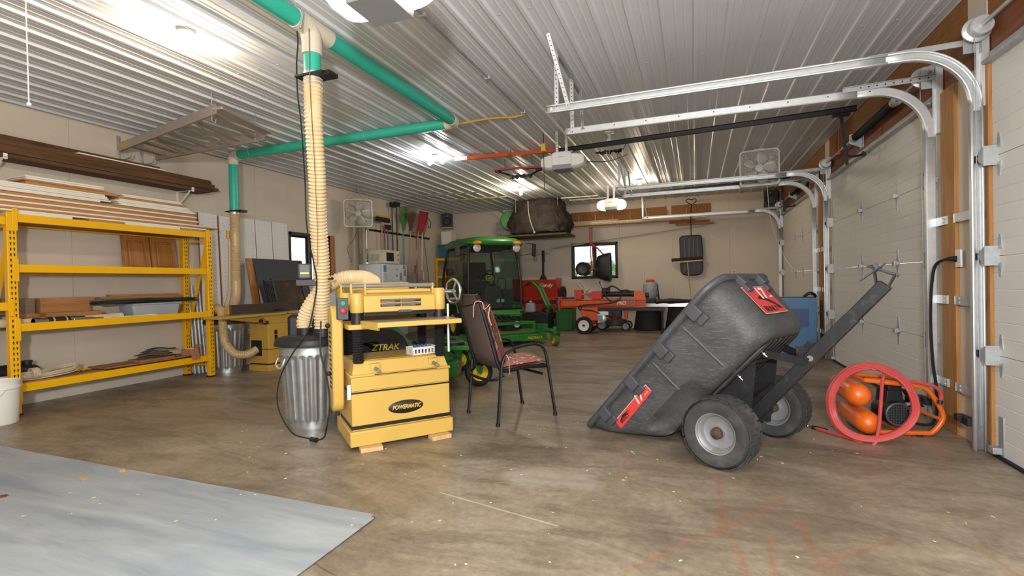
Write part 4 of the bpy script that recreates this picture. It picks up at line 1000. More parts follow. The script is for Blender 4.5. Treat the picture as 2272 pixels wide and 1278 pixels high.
q = MB(); q.cyl((.715, 4.24, .016), (.80, 4.2, .016), .011, n=8); q.cyl((.75, 4.222, .016), (.775, 4.21, .016), .02, n=6); obj('coupler', q, 'steel_bright', ah)
# power lead from the post socket to the compressor
q = MB(); q.tube(spline([(1.695, 4.27, 1.24), (1.66, 4.30, 1.24), (1.63, 4.40, 1.20), (1.615, 4.43, 1.05), (1.61, 4.44, .8), (1.62, 4.44, .5), (1.635, 4.43, .32), (1.63, 4.41, .15), (1.59, 4.38, .055), (1.50, 4.36, .05), (1.43, 4.35, .09), (1.40, 4.345, .13)], 8), .010, 7)
pc = thing('power_lead', 'thick black power lead hanging down the wooden post', 'cord', (0, 0, 0)); obj('lead', q, 'black_plastic', pc)
q = MB(); q.cyl((1.70, 4.262, 1.238), (1.66, 4.30, 1.24), .022, .014, 10); obj('plug', q, 'black_plastic', pc)
q = MB(); q.box((1.703, 4.25, 1.24), (.012, .075, .12)); one('wall_socket', 'pale socket plate on the wooden post with a lead plugged in', 'socket', q, 'white_plastic', bev=.003)
for k, (y, sg) in enumerate(((4.53, 1), (3.971, 1))):
    s = thing('safety_sensor', 'black door sensor on the '+('wooden post track near the compressor' if k == 0 else 'nearest door track, low by the floor'), 'sensor', (1.617 if k == 0 else 1.64, y, .18), 0)
    q = MB(); q.box((0, .03, 0), (.045, .10, .05)); obj('bracket', q, 'black_plastic', s, bev=.003)
    q = MB(); q.box((-.02, .08, .008), (.05, .05, .045)); q.cyl((-.02, .1, .008), (-.02, .115, .008), .014, n=10); obj('eye', q, 'black_plastic', s, bev=.004)
# ------------------------------------------------------------------ yellow rack
mat('rack_yellow', 'f0b400', .4, var=.03, scale=3)
wood('deck_board', '8a5c36', 'a5764b', 1, .7, 1.5); mat('deck_dark', '4a3a2d', .7)
rk = thing('pallet_rack', 'tall yellow steel rack along the wall loaded with boards', 'rack', (0, 0, 0))
XF, XK = -5.93, -6.37
def upright(x, y, h=1.89):
    m = MB(); m.prism([(x-.032, y-.037), (x+.032, y-.037), (x+.032, y+.037), (x-.032, y+.037)], .012, h); o = obj('upright', m, 'rack_yellow', rk, bev=.006)
    f = MB(); f.b2(x-.036, x+.036, y-.041, y+.041, 0, .014); obj('foot_plate', f, 'black_plastic', o)
    s = MB(); n = int((h-.08)/.051)
    for k in range(n):
        z = .05+k*.051
        for yy in (-.012, .014): s.prism([(y+yy-.006, z+.026), (y+yy+.006, z+.026), (y+yy+.003, z), (y+yy-.003, z)], x+.0316, x+.0328, 'x')
    obj('slots', s, 'black_paint', o, kind='stuff')
YS = (.70, 2.65, 4.622)
for y in YS:
    upright(XF, y); upright(XK, y)
    m = MB(); m.bar((XF-.03, y, 1.72), (XK+.03, y, .56), .03, .02); obj('brace', m, 'rack_yellow', rk)
    for z in (.15, 1.76):
        m = MB(); m.bar((XF-.03, y, z), (XK+.03, y, z), .03, .02); obj('brace', m, 'rack_yellow', rk)
def beams(y0, y1, zs):
    for z in zs:
        for x in (XF+.004, XK):
            m = MB(); m.b2(x-.022, x+.022, y0+.037, y1-.037, z-.075, z); m.b2(x+.03, x+.036, y0-.0, y0+.042, z-.16, z+.05) if x > -6 else None; m.b2(x+.03, x+.036, y1-.042, y1, z-.13, z+.03) if x > -6 else None
            obj('beam', m, 'rack_yellow', rk, bev=.003)
beams(YS[1], YS[2], (1.875, 1.404, .851, .286)); beams(YS[0], YS[1], (1.84, 1.053, .286))
for z, m_ in ((1.82, 'deck_board'), (1.345, 'deck_board'), (.80, 'deck_dark')):
    for k in range(3):
        y0 = YS[1]+.04+k*.63; m = MB(); m.b2(XK+.02, XF-.02, y0+.003, y0+.627, z-.006, z+.012); obj('shelf_board', m, m_, rk)
m = MB()
for k in range(34): y = YS[1]+.07+k*.056; m.bar((XK, y, .272), (XF, y, .272), .005, .005)
for k in range(5): x = XK+.05+k*.08; m.bar((x, YS[1]+.04, .267), (x, YS[2]-.04, .267), .005, .005)
obj('wire_deck', m, 'black_paint', rk, kind='stuff')
for z in (1.0, .266):
    m = MB(); m.b2(XK+.02, XF-.02, YS[0]+.04, YS[1]-.04, z-.01, z+.01); obj('shelf_board', m, 'deck_board', rk)
# boards on the top shelf, each lying along the rack
wood('mdf', 'a8743f', 'bd8a54', 1, .7, 1.); mat('trim_white', 'e7e2d6', .5, var=.03)
def board(y0, y1, z0, z1, x0, x1, m, label, grp='trim boards stacked on the rack top', nm='trim_board'):
    b = MB(); b.b2(x0, x1, y0, y1, z0, z1); return one(nm, label, 'board', b, m, grp, bev=.0015)
L = 0
for (y0, y1, z0, z1, xf, xb, c, lb) in [
    (2.70, 3.16, 1.832, 1.904, -5.96, -6.25, 'trim_white', 'white trim board at the near end of the rack top, under all others'),
    (3.18, 3.64, 1.832, 1.868, -5.955, -6.30, 'mdf', 'brown panel lying on the rack top under a thin white strip'),
    (3.18, 3.46, 1.869, 1.879, -5.955, -6.3, 'trim_white', 'thin short white strip on the brown panel on the rack'),
    (3.30, 3.645, 1.880, 1.904, -5.955, -6.2, 'mdf', 'short brown piece lying on the thin white strip'),
    (3.655, 4.275, 1.832, 1.904, -5.952, -6.2, 'trim_white', 'tall white board on edge between two brown pieces'),
    (4.285, 4.585, 1.832, 1.904, -5.955, -6.2, 'mdf', 'short brown block near the rack end post'),
    (2.30, 4.64, 1.905, 1.924, -5.97, -6.3, 'trim_white', 'long white board lowest of the long stack'),
    (2.25, 4.80, 1.925, 1.943, -5.96, -6.3, 'mdf', 'long brown board sticking out past the rack end'),
    (2.25, 4.62, 1.944, 1.960, -5.97, -6.3, 'trim_white', 'long white board just over the overhanging brown one'),
    (2.25, 4.52, 1.961, 1.992, -5.98, -6.32, 'mdf', 'thick brown board in the lower long stack'),
    (2.25, 4.53, 1.993, 2.010, -5.97, -6.3, 'trim_white', 'long white board above the thick brown one'),
    (2.25, 4.50, 2.011, 2.044, -5.985, -6.3, 'mdf', 'thick brown board in the middle of the long stack'),
    (2.25, 4.51, 2.045, 2.062, -5.97, -6.3, 'trim_white', 'long white board above the middle brown one'),
    (2.25, 4.49, 2.063, 2.092, -5.985, -6.3, 'mdf', 'thick brown board highest of the long stack'),
    (2.25, 3.42, 2.093, 2.108, -5.965, -6.3, 'trim_white', 'white board starting the near pile'),
    (2.3, 3.53, 2.109, 2.126, -5.975, -6.3, 'trim_white', 'second white board of the near pile'),
    (2.4, 3.50, 2.127, 2.144, -5.965, -6.3, 'trim_white', 'third white board of the near pile'),
    (2.55, 3.49, 2.145, 2.162, -5.97, -6.3, 'trim_white', 'fourth white board of the near pile'),
    (2.60, 3.47, 2.163, 2.180, -5.97, -6.3, 'trim_white', 'fifth white board of the near pile, under the brown one'),
    (2.80, 3.60, 2.181, 2.212, -5.98, -6.3, 'mdf', 'brown board on the near pile, poking beyond the whites'),
    (2.78, 3.47, 2.213, 2.228, -5.97, -6.28, 'mdf', 'thin brown board above the poking one'),
    (2.80, 3.46, 2.229, 2.246, -5.97, -6.28, 'trim_white', 'white board second from the top of the near pile'),
    (2.79, 3.455, 2.247, 2.264, -5.965, -6.28, 'trim_white', 'white board topmost of the near pile'),
    (3.62, 4.48, 2.093, 2.110, -5.965, -6.3, 'trim_white', 'white board starting the far pile'),
    (3.60, 4.46, 2.111, 2.128, -5.97, -6.3, 'trim_white', 'second white board of the far pile'),
    (3.58, 4.42, 2.129, 2.146, -5.965, -6.3, 'trim_white', 'third white board of the far pile'),
    (3.61, 4.40, 2.147, 2.164, -5.97, -6.3, 'trim_white', 'fourth white board of the far pile'),
    (3.61, 4.36, 2.165, 2.190, -5.98, -6.3, 'mdf', 'brown board in the far pile'),
    (3.66, 4.33, 2.191, 2.206, -5.97, -6.28, 'trim_white', 'white board second from the top of the far pile'),
    (3.64, 4.31, 2.207, 2.222, -5.97, -6.28, 'trim_white', 'white board topmost of the far pile')]:
    board(y0, y1, z0, z1, xb, xf, c, lb)
# lumber on wall brackets
wood('dark_lumber', '3f2813', '6b4826', 1, .75, 1., '7f5a34')
for k, (y0, y1, z0, z1, x0, x1, lb) in enumerate([(1.1, 4.86, 2.445, 2.483, -6.41, -6.17, 'dark brown plank lowest of the lumber on the wall brackets'), (1.1, 4.98, 2.484, 2.522, -6.40, -6.15, 'longest dark brown plank on the wall brackets'), (1.2, 4.93, 2.523, 2.562, -6.41, -6.16, 'dark brown plank third up on the wall brackets'), (1.1, 4.88, 2.563, 2.601, -6.40, -6.16, 'dark brown plank fourth up on the wall brackets'), (1.3, 4.90, 2.602, 2.622, -6.41, -6.2, 'thin dark plank under the white strip on the wall'), (1.1, 4.29, 2.638, 2.688, -6.42, -6.30, 'dark square timber on top of the wall lumber')]):
    board(y0, y1, z0, z1, x0, x1, 'dark_lumber', lb, 'lumber on the wall brackets', 'lumber_plank')
board(3.35, 4.27, 2.623, 2.637, -6.40, -6.18, 'trim_white', 'narrow white strip lying on the dark lumber', 'lumber on the wall brackets', 'white_strip')
for k, y in enumerate((2.73, 4.60)):
    t = thing('wall_bracket', 'white steel bracket carrying the dark lumber, '+('near the pull cord' if k == 0 else 'by the rack end'), 'bracket', (XL, y, 2.44), 0, 'white lumber brackets')
    m = MB(); m.b2(.0, .006, -.015, .015, -.22, .0); m.b2(0, .30, -.012, .012, -.006, .0); m.bar((.006, 0, -.20), (.24, 0, -.006), .008, .02); m.b2(.29, .30, -.015, .015, -.02, .035); obj('arm', m, 'white_plastic', t)
# second shelf: oak cabinet doors leaning on the wall
wood('oak', '8a5524', 'b07a3c', 2, .45, 2., 'c08a4a')
for k, y0 in enumerate((3.83, 4.16)):
    t = thing('cabinet_door', 'oak raised panel cabinet door '+('beside the open shelf' if k == 0 else 'next to the rear rack post'), 'cabinet door', (-6.30, y0, 1.358), 0, 'oak cabinet doors', (0, rad(-7), 0))
    w, h = .315, .44; m = MB(); m.b2(0, .02, 0, .055, 0, h); m.b2(0, .02, w-.055, w, 0, h); m.b2(0, .02, .055, w-.055, 0, .055); m.b2(0, .02, .055, w-.055, h-.055, h); obj('frame', m, 'oak', t, bev=.003)
    m = MB(); m.b2(.002, .006, .05, w-.05, .05, h-.05); obj('panel', m, 'oak', t); m = MB(); m.b2(0, .017, .075, w-.075, .075, h-.075); obj('raised_field', m, 'oak', t, bev=.008)
# third shelf
wood('block_wood', '8a5a30', 'ad7a48', 1, .7, 2.); wood('grey_wood', '6b5c4c', '857562', 1, .8, 2.)
Z3 = .812
for (y0, y1, z0, z1, x0, x1, c, lb) in [
    (2.70, 3.095, Z3, Z3+.075, -6.335, -6.25, 'grey_wood', 'grey beam lying against the wall on the third shelf'), (2.70, 3.25, Z3+.0, Z3+.04, -6.23, -6.12, 'block_wood', 'wood plank at the bottom of the offcut pile'), (2.95, 3.52, Z3+.041, Z3+.078, -6.24, -6.13, 'block_wood', 'wood offcut second up in the pile'), (3.10, 3.60, Z3+.0, Z3+.04, -6.335, -6.245, 'block_wood', 'dark ended offcut behind the pile'),
    (2.80, 3.20, Z3+.075, Z3+.115, -6.34, -6.25, 'block_wood', 'short offcut on the grey beam'), (3.0, 3.50, Z3+.078, Z3+.118, -6.24, -6.13, 'block_wood', 'offcut with a round knot on its end'), (2.70, 2.97, Z3+.115, Z3+.27, -6.335, -6.25, 'grey_wood', 'wide weathered grey board on edge'), (2.99, 3.42, Z3+.118, Z3+.225, -6.32, -6.2, 'block_wood', 'thick brown block on the offcut pile'), (2.985, 3.47, Z3+.225, Z3+.268, -6.33, -6.2, 'block_wood', 'brown plank topmost of the offcut pile')]:
    board(y0, y1, z0, z1, x0, x1, c, lb, 'wood offcuts on the third shelf', 'wood_offcut')
mat('pvc_old', 'd3c3a2', .5, var=.15, scale=6); mat('pvc_clean', 'ece8e2', .35); mat('pipe_dope', 'a4622a', .5)
m = MB(); m.cyl((-6.076, 2.25, Z3+.043), (-6.072, 3.62, Z3+.043), .034, n=18); m.cyl((-6.073, 2.55, Z3+.043), (-6.073, 2.71, Z3+.043), .043, n=18); m.cyl((-6.072, 3.52, Z3+.043), (-6.072, 3.66, Z3+.043), .040, n=18)
one('pvc_pipe', 'old yellowed plastic pipe with collars along the third shelf', 'pipe', m, 'pvc_old', loc=(0, 0, 0))
t = thing('pipe_coupling', 'shiny steel pipe coupling with a black rubber sleeve', 'coupling', (-5.992, 2.83, Z3+.042), 0)
m = MB(); m.cyl((0, 0, 0), (0, .42, 0), .036, n=18); m.cyl((0, 0, 0), (0, .06, 0), .039, n=18); m.cyl((0, .32, 0), (0, .34, 0), .041, n=18); m.cyl((0, .41, 0), (0, .50, 0), .018, n=12); obj('steel_body', m, 'steel_bright', t)
m = MB(); m.cyl((0, .11, 0), (0, .29, 0), .040, n=18); obj('rubber_sleeve', m, 'rubber', t)
for y in (.145, .25): m = MB(); m.cyl((0, y, 0), (0, y+.014, 0), .0415, n=18); obj('clamp_band', m, 'galv', t)
t = thing('plastic_pipe', 'clean white plastic pipe with orange smeared end on the third shelf', 'pipe', (-5.985, 3.34, Z3+.026), 0)
m = MB(); m.cyl((0, .08, 0), (.0, .62, 0), .020, n=14); m.lathe([(.024, 0), (.024, .07), (.015, .09)], (0, .56, 0), (0, 1, 0), 14); m.cyl((0, .07, 0), (0, .15, 0), .024, n=14); obj('pipe', m, 'pvc_clean', t)
m = MB(); m.cyl((0, 0, 0), (0, .08, 0), .026, n=12); obj('adapter', m, 'pipe_dope', t)
mat('tub_grey', '9fa3ab', .5, var=.03); mat('green_black', '1c2a22', .6, var=.3, scale=20)
t = thing('storage_tub', 'grey plastic tub with rolled rim under the dark green stakes', 'tub', (-6.14, 4.02, Z3), 0)
m = MB(); m.box((0, 0, .085), (.24, .50, .17), tx=1.1, ty=1.12); obj('tub', m, 'tub_grey', t, bev=.02)
m = MB(); m.tube([(-.135, -.285, .168), (.135, -.285, .168), (.135, .285, .168), (-.135, .285, .168)], .009, 6, True); obj('rim', m, 'tub_grey', t)
for k in range(9):
    m = MB(); a = 0; m.tube([(-6.235+k*.022, 3.42+random.uniform(0, .1), 1.0+.007*(k % 4)), (-6.235+k*.022, 4.0, 1.002+.008*(k % 5)), (-6.235+k*.022+a, 4.56, 1.0+.010*(k % 4))], .010, 5)
    one('garden_stake', 'dark green garden stake in the bundle lying across the grey tub', 'stake', m, 'green_black', 'green stakes on the tub')
board(3.50, 4.42, 1.052, 1.075, -6.25, -6.15, 'block_wood', 'thin wood slat on the green stakes', 'slats on the stakes', 'thin_board'); board(3.62, 4.40, 1.076, 1.098, -6.27, -6.18, 'block_wood', 'shorter wood slat topmost on the stakes', 'slats on the stakes', 'thin_board')
# bottom shelf
Z4 = .276
board(2.70, 3.42, Z4, Z4+.016, -6.105, -5.97, 'deck_board', 'sheet of brown board under the rope coil', 'boards on the bottom shelf', 'shelf_sheet'); board(3.44, 4.47, Z4+.017, Z4+.033, -6.30, -5.98, 'deck_board', 'sheet of brown board under the metal strips', 'boards on the bottom shelf', 'shelf_sheet'); board(3.80, 4.20, Z4+.034, Z4+.056, -6.22, -6.0, 'block_wood', 'small wood board under the dark metal strips', 'boards on the bottom shelf', 'shelf_sheet')
mat('rope', 'c9b79a', .9, var=.15, scale=60); mat('rusty_dark', '4b4038', .6, .3, var=.2, scale=12)
m = MB(); rr = random.Random(5)
for k in range(11):
    x0 = -6.085+.011*(k % 5); z0 = Z4+.022+.017*(k//4)+.004*(k % 3); s = rr.uniform(-.02, .02)
    m.tube(spline([(x0, 2.56+s, z0+.02), (x0+.05, 2.70+s, z0+.012), (x0+.02, 2.85, z0), (x0+.05, 3.0+s, z0+.01), (x0+.01, 3.16+s, z0+.02), (x0-.05, 3.22+s, z0+.05), (x0-.09, 3.1, z0+.04), (x0-.01, 2.93, z0+.03), (x0, 2.74+s, z0+.03)], 5), .0065, 6)
for k in range(5): m.torus((-6.045, 2.83+k*.012, Z4+.076), .052, .0065, (0, 1, .1), 18, 6)
one('rope_coil', 'beige rope bundled and wrapped at its middle on the bottom shelf', 'rope', m, 'rope')
t = thing('pump_motor', 'black pump motor with a capped port behind the rope', 'pump', (-6.20, 2.62, Z4), 0)
m = MB(); m.lathe([(.06, -.2), (.085, -.18), (.085, .18), (.07, .22)], (0, .02, .09), (0, 1, 0), 20); obj('motor', m, 'black_plastic', t)
m = MB(); m.lathe([(.06, 0), (.065, .03), (.065, .09), (.05, .11)], (0, .22, .08), (0, 1, 0), 18); m.cyl((0, .25, .12), (0, .25, .19), .035, n=14); m.cyl((0, .25, .175), (0, .25, .195), .042, n=14); obj('pump_head', m, 'black_plastic', t)
for k, (y0, y1, z, x) in enumerate(((3.83, 4.25, .345, -6.08), (3.82, 4.22, .372, -6.10), (3.90, 4.20, .395, -6.13), (3.98, 4.30, .418, -6.15))):
    m = MB(); rows = []
    for i in range(9): t_ = i/8; y = y0+(y1-y0)*t_; zz = z+.014*math.sin(t_*5); rows.append([(x-.04, y, zz), (x-.02, y, zz+.008), (x+.02, y, zz+.008), (x+.04, y, zz)])
    m.grid(rows); one('metal_strip', 'bent dark metal strip in the small pile by the cardboard box, '+['lowest', 'second up', 'third up', 'topmost'][k], 'metal strip', m, 'rusty_dark', 'dark metal strips', solid=.006)
mat('cardboard', 'a8744a', .8, var=.08)
t = thing('cardboard_box', 'small open cardboard box with white label on the bottom shelf', 'box', (-5.985, 4.385, Z4+.033), 0.05)
m = MB(); m.b2(-.06, .06, -.07, .07, 0, .004); m.b2(-.06, .06, -.07, -.067, 0, .085); m.b2(-.06, .06, .067, .07, 0, .085); m.b2(-.06, -.057, -.07, .07, 0, .085); m.b2(.057, .06, -.07, .07, 0, .085); obj('carton', m, 'cardboard', t)
m = MB(); m.bar((.059, 0, .083), (.108, 0, -.05), .11, .003, (1, 0, .2)); obj('flap', m, 'cardboard', t); m = MB(); m.bar((0, .07, .085), (0, .12, .12), .1, .003); obj('flap', m, 'cardboard', t); m = MB(); m.box((-.01, 0, .07), (.07, .06, .04)); obj('label', m, 'white_plastic', t)
# clear tubes and the rack corner
mat('clear_tube', 'd2d3d6', .15, var=.06, spec=.8)
for k in range(6):
    m = MB(); m.cyl((-6.33+.045*(k % 2), 4.70+.026*k, .003), (-6.415+.02*(k % 2), 4.70+.027*k, 1.22-.02*k), .0125, n=10)
    one('plastic_tube', 'clear plastic tube leaning on the wall behind the rack', 'tube', m, 'clear_tube', 'clear tubes leaning behind the rack')
# bucket at the frame edge
t = thing('bucket', 'white plastic bucket on the floor beside the rack post', 'bucket', (-5.72, 2.44, 0), 0)
m = MB(); m.lathe([(.125, 0), (.13, .01), (.145, .30), (.152, .305), (.152, .325), (.147, .33), (.15, .375), (.142, .375), (.138, .33), (.12, .02), (.0, .02)], n=32, cap=False); obj('pail', m, 'white_plastic', t)
m = MB(); m.tube(spline([(.152, 0, .32), (.13, -.08, .22), (0, -.165, .18), (-.13, -.08, .22), (-.152, 0, .32)], 6), .0025, 5); obj('handle', m, 'galv', t)
# ------------------------------------------------------------------ ladder hung under the ceiling
mat('aluminium', 'b7ada3', .4, .75, var=.1, scale=8); mat('sticker_yellow', 'd7a638', .5)
ld = thing('step_ladder', 'aluminium ladder slung flat under the ceiling from wall hooks', 'ladder', (0, 0, 0))
A0, A1, B0, B1 = Vector((-6.30, 3.82, 2.82)), Vector((-4.25, 3.44, 2.86)), Vector((-6.22, 4.18, 2.79)), Vector((-4.38, 4.12, 2.80))
for p, q in ((A0, A1), (B0, B1)):
    m = MB(); m.bar(p, q, .004, .09); m.bar(p+Vector((0, .012, .045)), q+Vector((0, .012, .045)), .028, .004); m.bar(p+Vector((0, .012, -.045)), q+Vector((0, .012, -.045)), .028, .004); obj('side_rail', m, 'aluminium', ld)
for k in range(7):
    t_ = (k+.6)/7.2; m = MB(); m.bar(A0.lerp(A1, t_), B0.lerp(B1, t_), .075, .022); obj('step', m, 'aluminium', ld, bev=.003)
for k in (2, 5):
    m = MB(); m.bar(A0.lerp(A1, (k+.6)/7.2)+Vector((0, 0, -.03)), B0.lerp(B1, (k+.1)/7.2)+Vector((0, 0, -.03)), .02, .003); obj('step_brace', m, 'aluminium', ld)
m = MB(); m.bar(A0+Vector((.06, -.0155, 0)), A0+Vector((.20, -.041, .003)), .002, .05); obj('caution_label', m, 'sticker_yellow', ld)
m = MB(); m.bar(A1+Vector((.005, 0, 0)), B1+Vector((.05, 0, .02)), .12, .03); obj('top_cap', m, 'aluminium', ld, bev=.004)
for y in (3.90, 4.16):
    m = MB(); m.tube(spline([(XL+.01, y, 2.98), (XL+.012, y, 2.80), (XL+.03, y, 2.715), (XL+.14, y, 2.70), (XL+.22, y, 2.72), (XL+.235, y, 2.76)], 6), .008, 6); m.b2(XL, XL+.008, y-.02, y+.02, 2.82, 2.99)
    one('wall_hook', 'steel hook holding the ladder foot '+('at its label end' if y < 4 else 'under its lower rail'), 'hook', m, 'galv_dull', 'ladder wall hooks')
for k, (x, y) in enumerate(((-4.35, 3.47), (-4.5, 4.11))):
    m = MB(); m.tube([(x, y, H-.01), (x, y, 2.76-.0*k), (x+.02, y+.02, 2.745-.0*k), (x+.03, y+.02, 2.78)], .004, 5); one('ceiling_hook', 'thin steel hook holding the ladder top cap from above, '+('near side' if k == 0 else 'far side'), 'hook', m, 'galv_dull', 'ladder ceiling hooks')
# ------------------------------------------------------------------ white panels leaning on the wall
mat('panel_white', 'e3dfdc', .6, var=.02); mat('mdf_edge', '9b6a4a', .7)
def leaning(y0, y1, zt, label, m='panel_white', base=.16, th=.018, z0=.0, grp=None, nm='pegged_shelf_board', cat='board', top=.02, pegs=True):
    t = thing(nm, label, cat, (0, 0, 0), 0, grp)
    p0, p1 = Vector((XL+base, 0, z0)), Vector((XL+top, 0, zt)); n = (p1-p0).normalized(); nx = Vector((n.z, 0, -n.x)); q = MB()
    P = [p0, p1, p1+nx*th, p0+nx*th]; q.add([p+Vector((0, y, 0)) for y in (y0, y1) for p in P], [(0, 1, 2, 3), (7, 6, 5, 4), (0, 4, 5, 1), (1, 5, 6, 2), (2, 6, 7, 3), (3, 7, 4, 0)]); obj('sheet', q, m, t, smooth=0)
    if pegs:
        h = MB()
        for yy in (y0+.06, y1-.06):
            for k in range(int((p1-p0).length/.055)):
                c = p0+n*(.05+k*.055)+nx*(th+.0002)+Vector((0, yy, 0)); h.cyl(c, c+nx*.0008, .0045, n=6)
        obj('shelf_pin_holes', h, 'grey_dark', t, kind='stuff')
        e = MB(); e.bar(p0+nx*(th*.5)+Vector((0, y0-.004, 0)), p1+nx*(th*.5)+Vector((0, y0-.004, 0)), .008, th*1.02, nx); obj('raw_edge', e, 'mdf_edge', t)
    return t
leaning(4.86, 5.14, 2.20, 'white pinned panel leaning nearest to the rack', base=.09, grp='white panels on the wall'); leaning(5.17, 5.40, 2.19, 'white pinned panel half behind the tan hose', base=.09, grp='white panels on the wall')
leaning(5.42, 5.78, 2.20, 'white pinned panel right of the tan hose', base=.11, grp='white panels on the wall'); leaning(5.79, 6.10, 2.20, 'white pinned panel above the dark board', base=.13, grp='white panels on the wall'); leaning(6.11, 6.43, 2.205, 'white pinned panel at the window frame', base=.14, grp='white panels on the wall')
leaning(5.45, 5.56, 1.58, 'brown plywood strip leaning beside the dark board', 'oak', .50, .02, 0, None, 'plywood_strip', 'board', .20, False)
mat('slate', '3c3d44', .6, var=.06); mat('beige_panel', 'd6c8b0', .6, var=.03)
leaning(5.56, 6.55, 1.58, 'wide dark slate board leaning over the jointer', 'slate', .52, .02, .60, None, 'slate_board', 'board', .20, False)
leaning(6.35, 6.95, 1.12, 'beige panel leaning on the wall under the window', 'beige_panel', .36, .018, 0, None, 'beige_sheet', 'sheet', .12, False); leaning(6.98, 7.45, 1.10, 'pale panel under the window near its wooden casing', 'panel_white', .30, .018, 0, None, 'pale_sheet', 'sheet', .10, False)
t = thing('framed_screen', 'dark metal frame around a rust stained panel behind the jointer', 'framed panel', (XL+.545, 5.72, .72), 0, None, (0, rad(-16), 0))
m = MB(); m.b2(0, .025, 0, .04, 0, .58); m.b2(0, .025, .58, .62, 0, .58); m.b2(0, .025, .04, .58, 0, .04); m.b2(0, .025, .04, .58, .54, .58); obj('frame', m, 'black_paint', t)
mat('rust_panel', '3a2c22', .7, var=.4, scale=5, dirt='6b5038', dscale=6); m = MB(); m.b2(.004, .012, .04, .58, .04, .54); obj('panel', m, 'rust_panel', t)
t = thing('charcoal_grille', 'black ribbed panel standing left of the framed screen', 'panel', (XL+.58, 5.54, .72), 0, None, (0, rad(-15), 0)); m = MB(); m.b2(0, .02, 0, .16, 0, .55)
for k in range(5): m.b2(.02, .03, .012+k*.03, .024+k*.03, .02, .53)
obj('grille', m, 'black_plastic', t)
m = MB(); m.cyl((-5.965, 4.95, 1.82), (-5.965, 4.95, 1.93), .024, n=10); m.tube(spline([(-5.965, 4.95, 1.82), (-5.97, 4.95, 1.5), (-5.972, 4.93, 1.1), (-6.02, 4.92, .93), (-6.08, 4.93, .85), (-6.11, 4.96, .748)], 6), .007, 6); one('extension_cord', 'cord with yellow socket end hanging behind the tan hose', 'cord', m, 'sticker_yellow')
# ------------------------------------------------------------------ jointer
mat('jointer_yellow', 'bd9540', .4, var=.05); mat('fence_dark', '564b44', .35, .5, var=.1)
jn = thing('jointer', 'yellow cabinet jointer with a long dark fence beside the bin', 'jointer', (-5.60, 5.42, 0), 0)
m = MB(); m.prism([(-.20, -.33), (.15, -.33), (.18, -.28), (.18, .33), (-.2, .33)], 0, .085); m.prism([(-.19, -.32), (.14, -.32), (.17, -.27), (.17, .32), (-.19, .32)], .085, .645); obj('cabinet', m, 'jointer_yellow', jn, bev=.004)
for z0, z1 in ((.088, .106), (.295, .303)):
    m = MB(); e = .002; m.grid([[(-.19, -.32-e, z), (.14+e*.4, -.32-e, z), (.17+e, -.27-e*.4, z), (.17+e, .32, z)] for z in (z0, z1)]); obj('stripe', m, 'black_paint', jn, smooth=0)
m = MB(); m.prism([(-.30, .645), (.32, .645), (.42, .72), (.5, .76), (-.42, .76), (-.36, .70)], -.10, .165, 'x'); obj('bed_casting', m, 'jointer_yellow', jn, bev=.006)
for y0, y1, z in ((-1.06, -.02, .795), (.03, .86, .80)):
    m = MB(); m.b2(-.11, .185, y0, y1, z-.034, z-.002); m.prism([(y0+.1, z-.034), (y1 if y0 < 0 else y0, z-.034), (y1 if y0 < 0 else y0, z-.11), (y0+.55 if y0 < 0 else y1-.5, z-.11)], -.04, .12, 'x') if y0 < 0 else m.b2(-.04, .12, y0, y1-.3, z-.09, z-.034); o = obj('table', m, 'jointer_yellow', jn, bev=.005)
    m = MB(); m.b2(-.105, .18, y0+.005, y1-.003, z-.002, z); obj('table_surface', m, 'table_steel', o)
m = MB(); m.b2(-.075, -.045, -.72, .42, .80, .925); obj('fence', m, 'fence_dark', jn, bev=.004)
m = MB(); m.b2(-.24, -.075, -.25, -.1, .76, .86); obj('fence_carriage', m, 'jointer_yellow', jn, bev=.004); m = MB(); m.b2(-.14, -.07, -.74, -.70, .80, .91); obj('fence_end_plate', m, 'jointer_yellow', jn, bev=.004)
m = MB(); m.prism([(-.03, -.05), (.12, -.03), (.16, .05), (.05, .09), (-.03, .04)], .815, .832); m.cyl((.05, .0, .83), (.05, 0, .85), .02, n=12); obj('cutter_guard', m, 'black_plastic', jn, bev=.003)
m = MB(); m.b2(-.15, .03, -.335, -.318, .21, .42); po = obj('dust_port', m, 'black_plastic', jn, bev=.004); m = MB(); m.box((-.05, -.345, .31), (.13, .03, .14)); m.cyl((-.03, -.34, .305), (.0, -.41, .30), .062, n=18); obj('port_collar', m, 'black_plastic', po, bev=.004)
for z in (.43, .50):
    m = MB(); m.b2(.1705, .1725, -.235, -.185, z, z+.06); obj('warning_label', m, 'black_plastic', jn, smooth=0)
m = MB(); m.b2(.1705, .1722, -.235, -.185, .492, .498); obj('label_line', m, 'orange_label', jn)
m = MB(); m.tube(spline([(.1, -.42, .70), (.16, -.44, .68), (.19, -.40, .655), (.2, -.38, .67)], 5), .009, 6); m.sph((.2, -.38, .68), .02, 8); m.cyl((.08, -.42, .70), (.15, -.42, .70), .02, n=10); obj('height_lever', m, 'black_plastic', jn)
m = MB(); m.tube(spline([(.16, .16, .72), (.22, .14, .71), (.25, .2, .75), (.24, .26, .77)], 5), .007, 6); m.box((.17, .10, .70), (.02, .09, .04)); obj('lock_handle', m, 'grey_dark', jn)
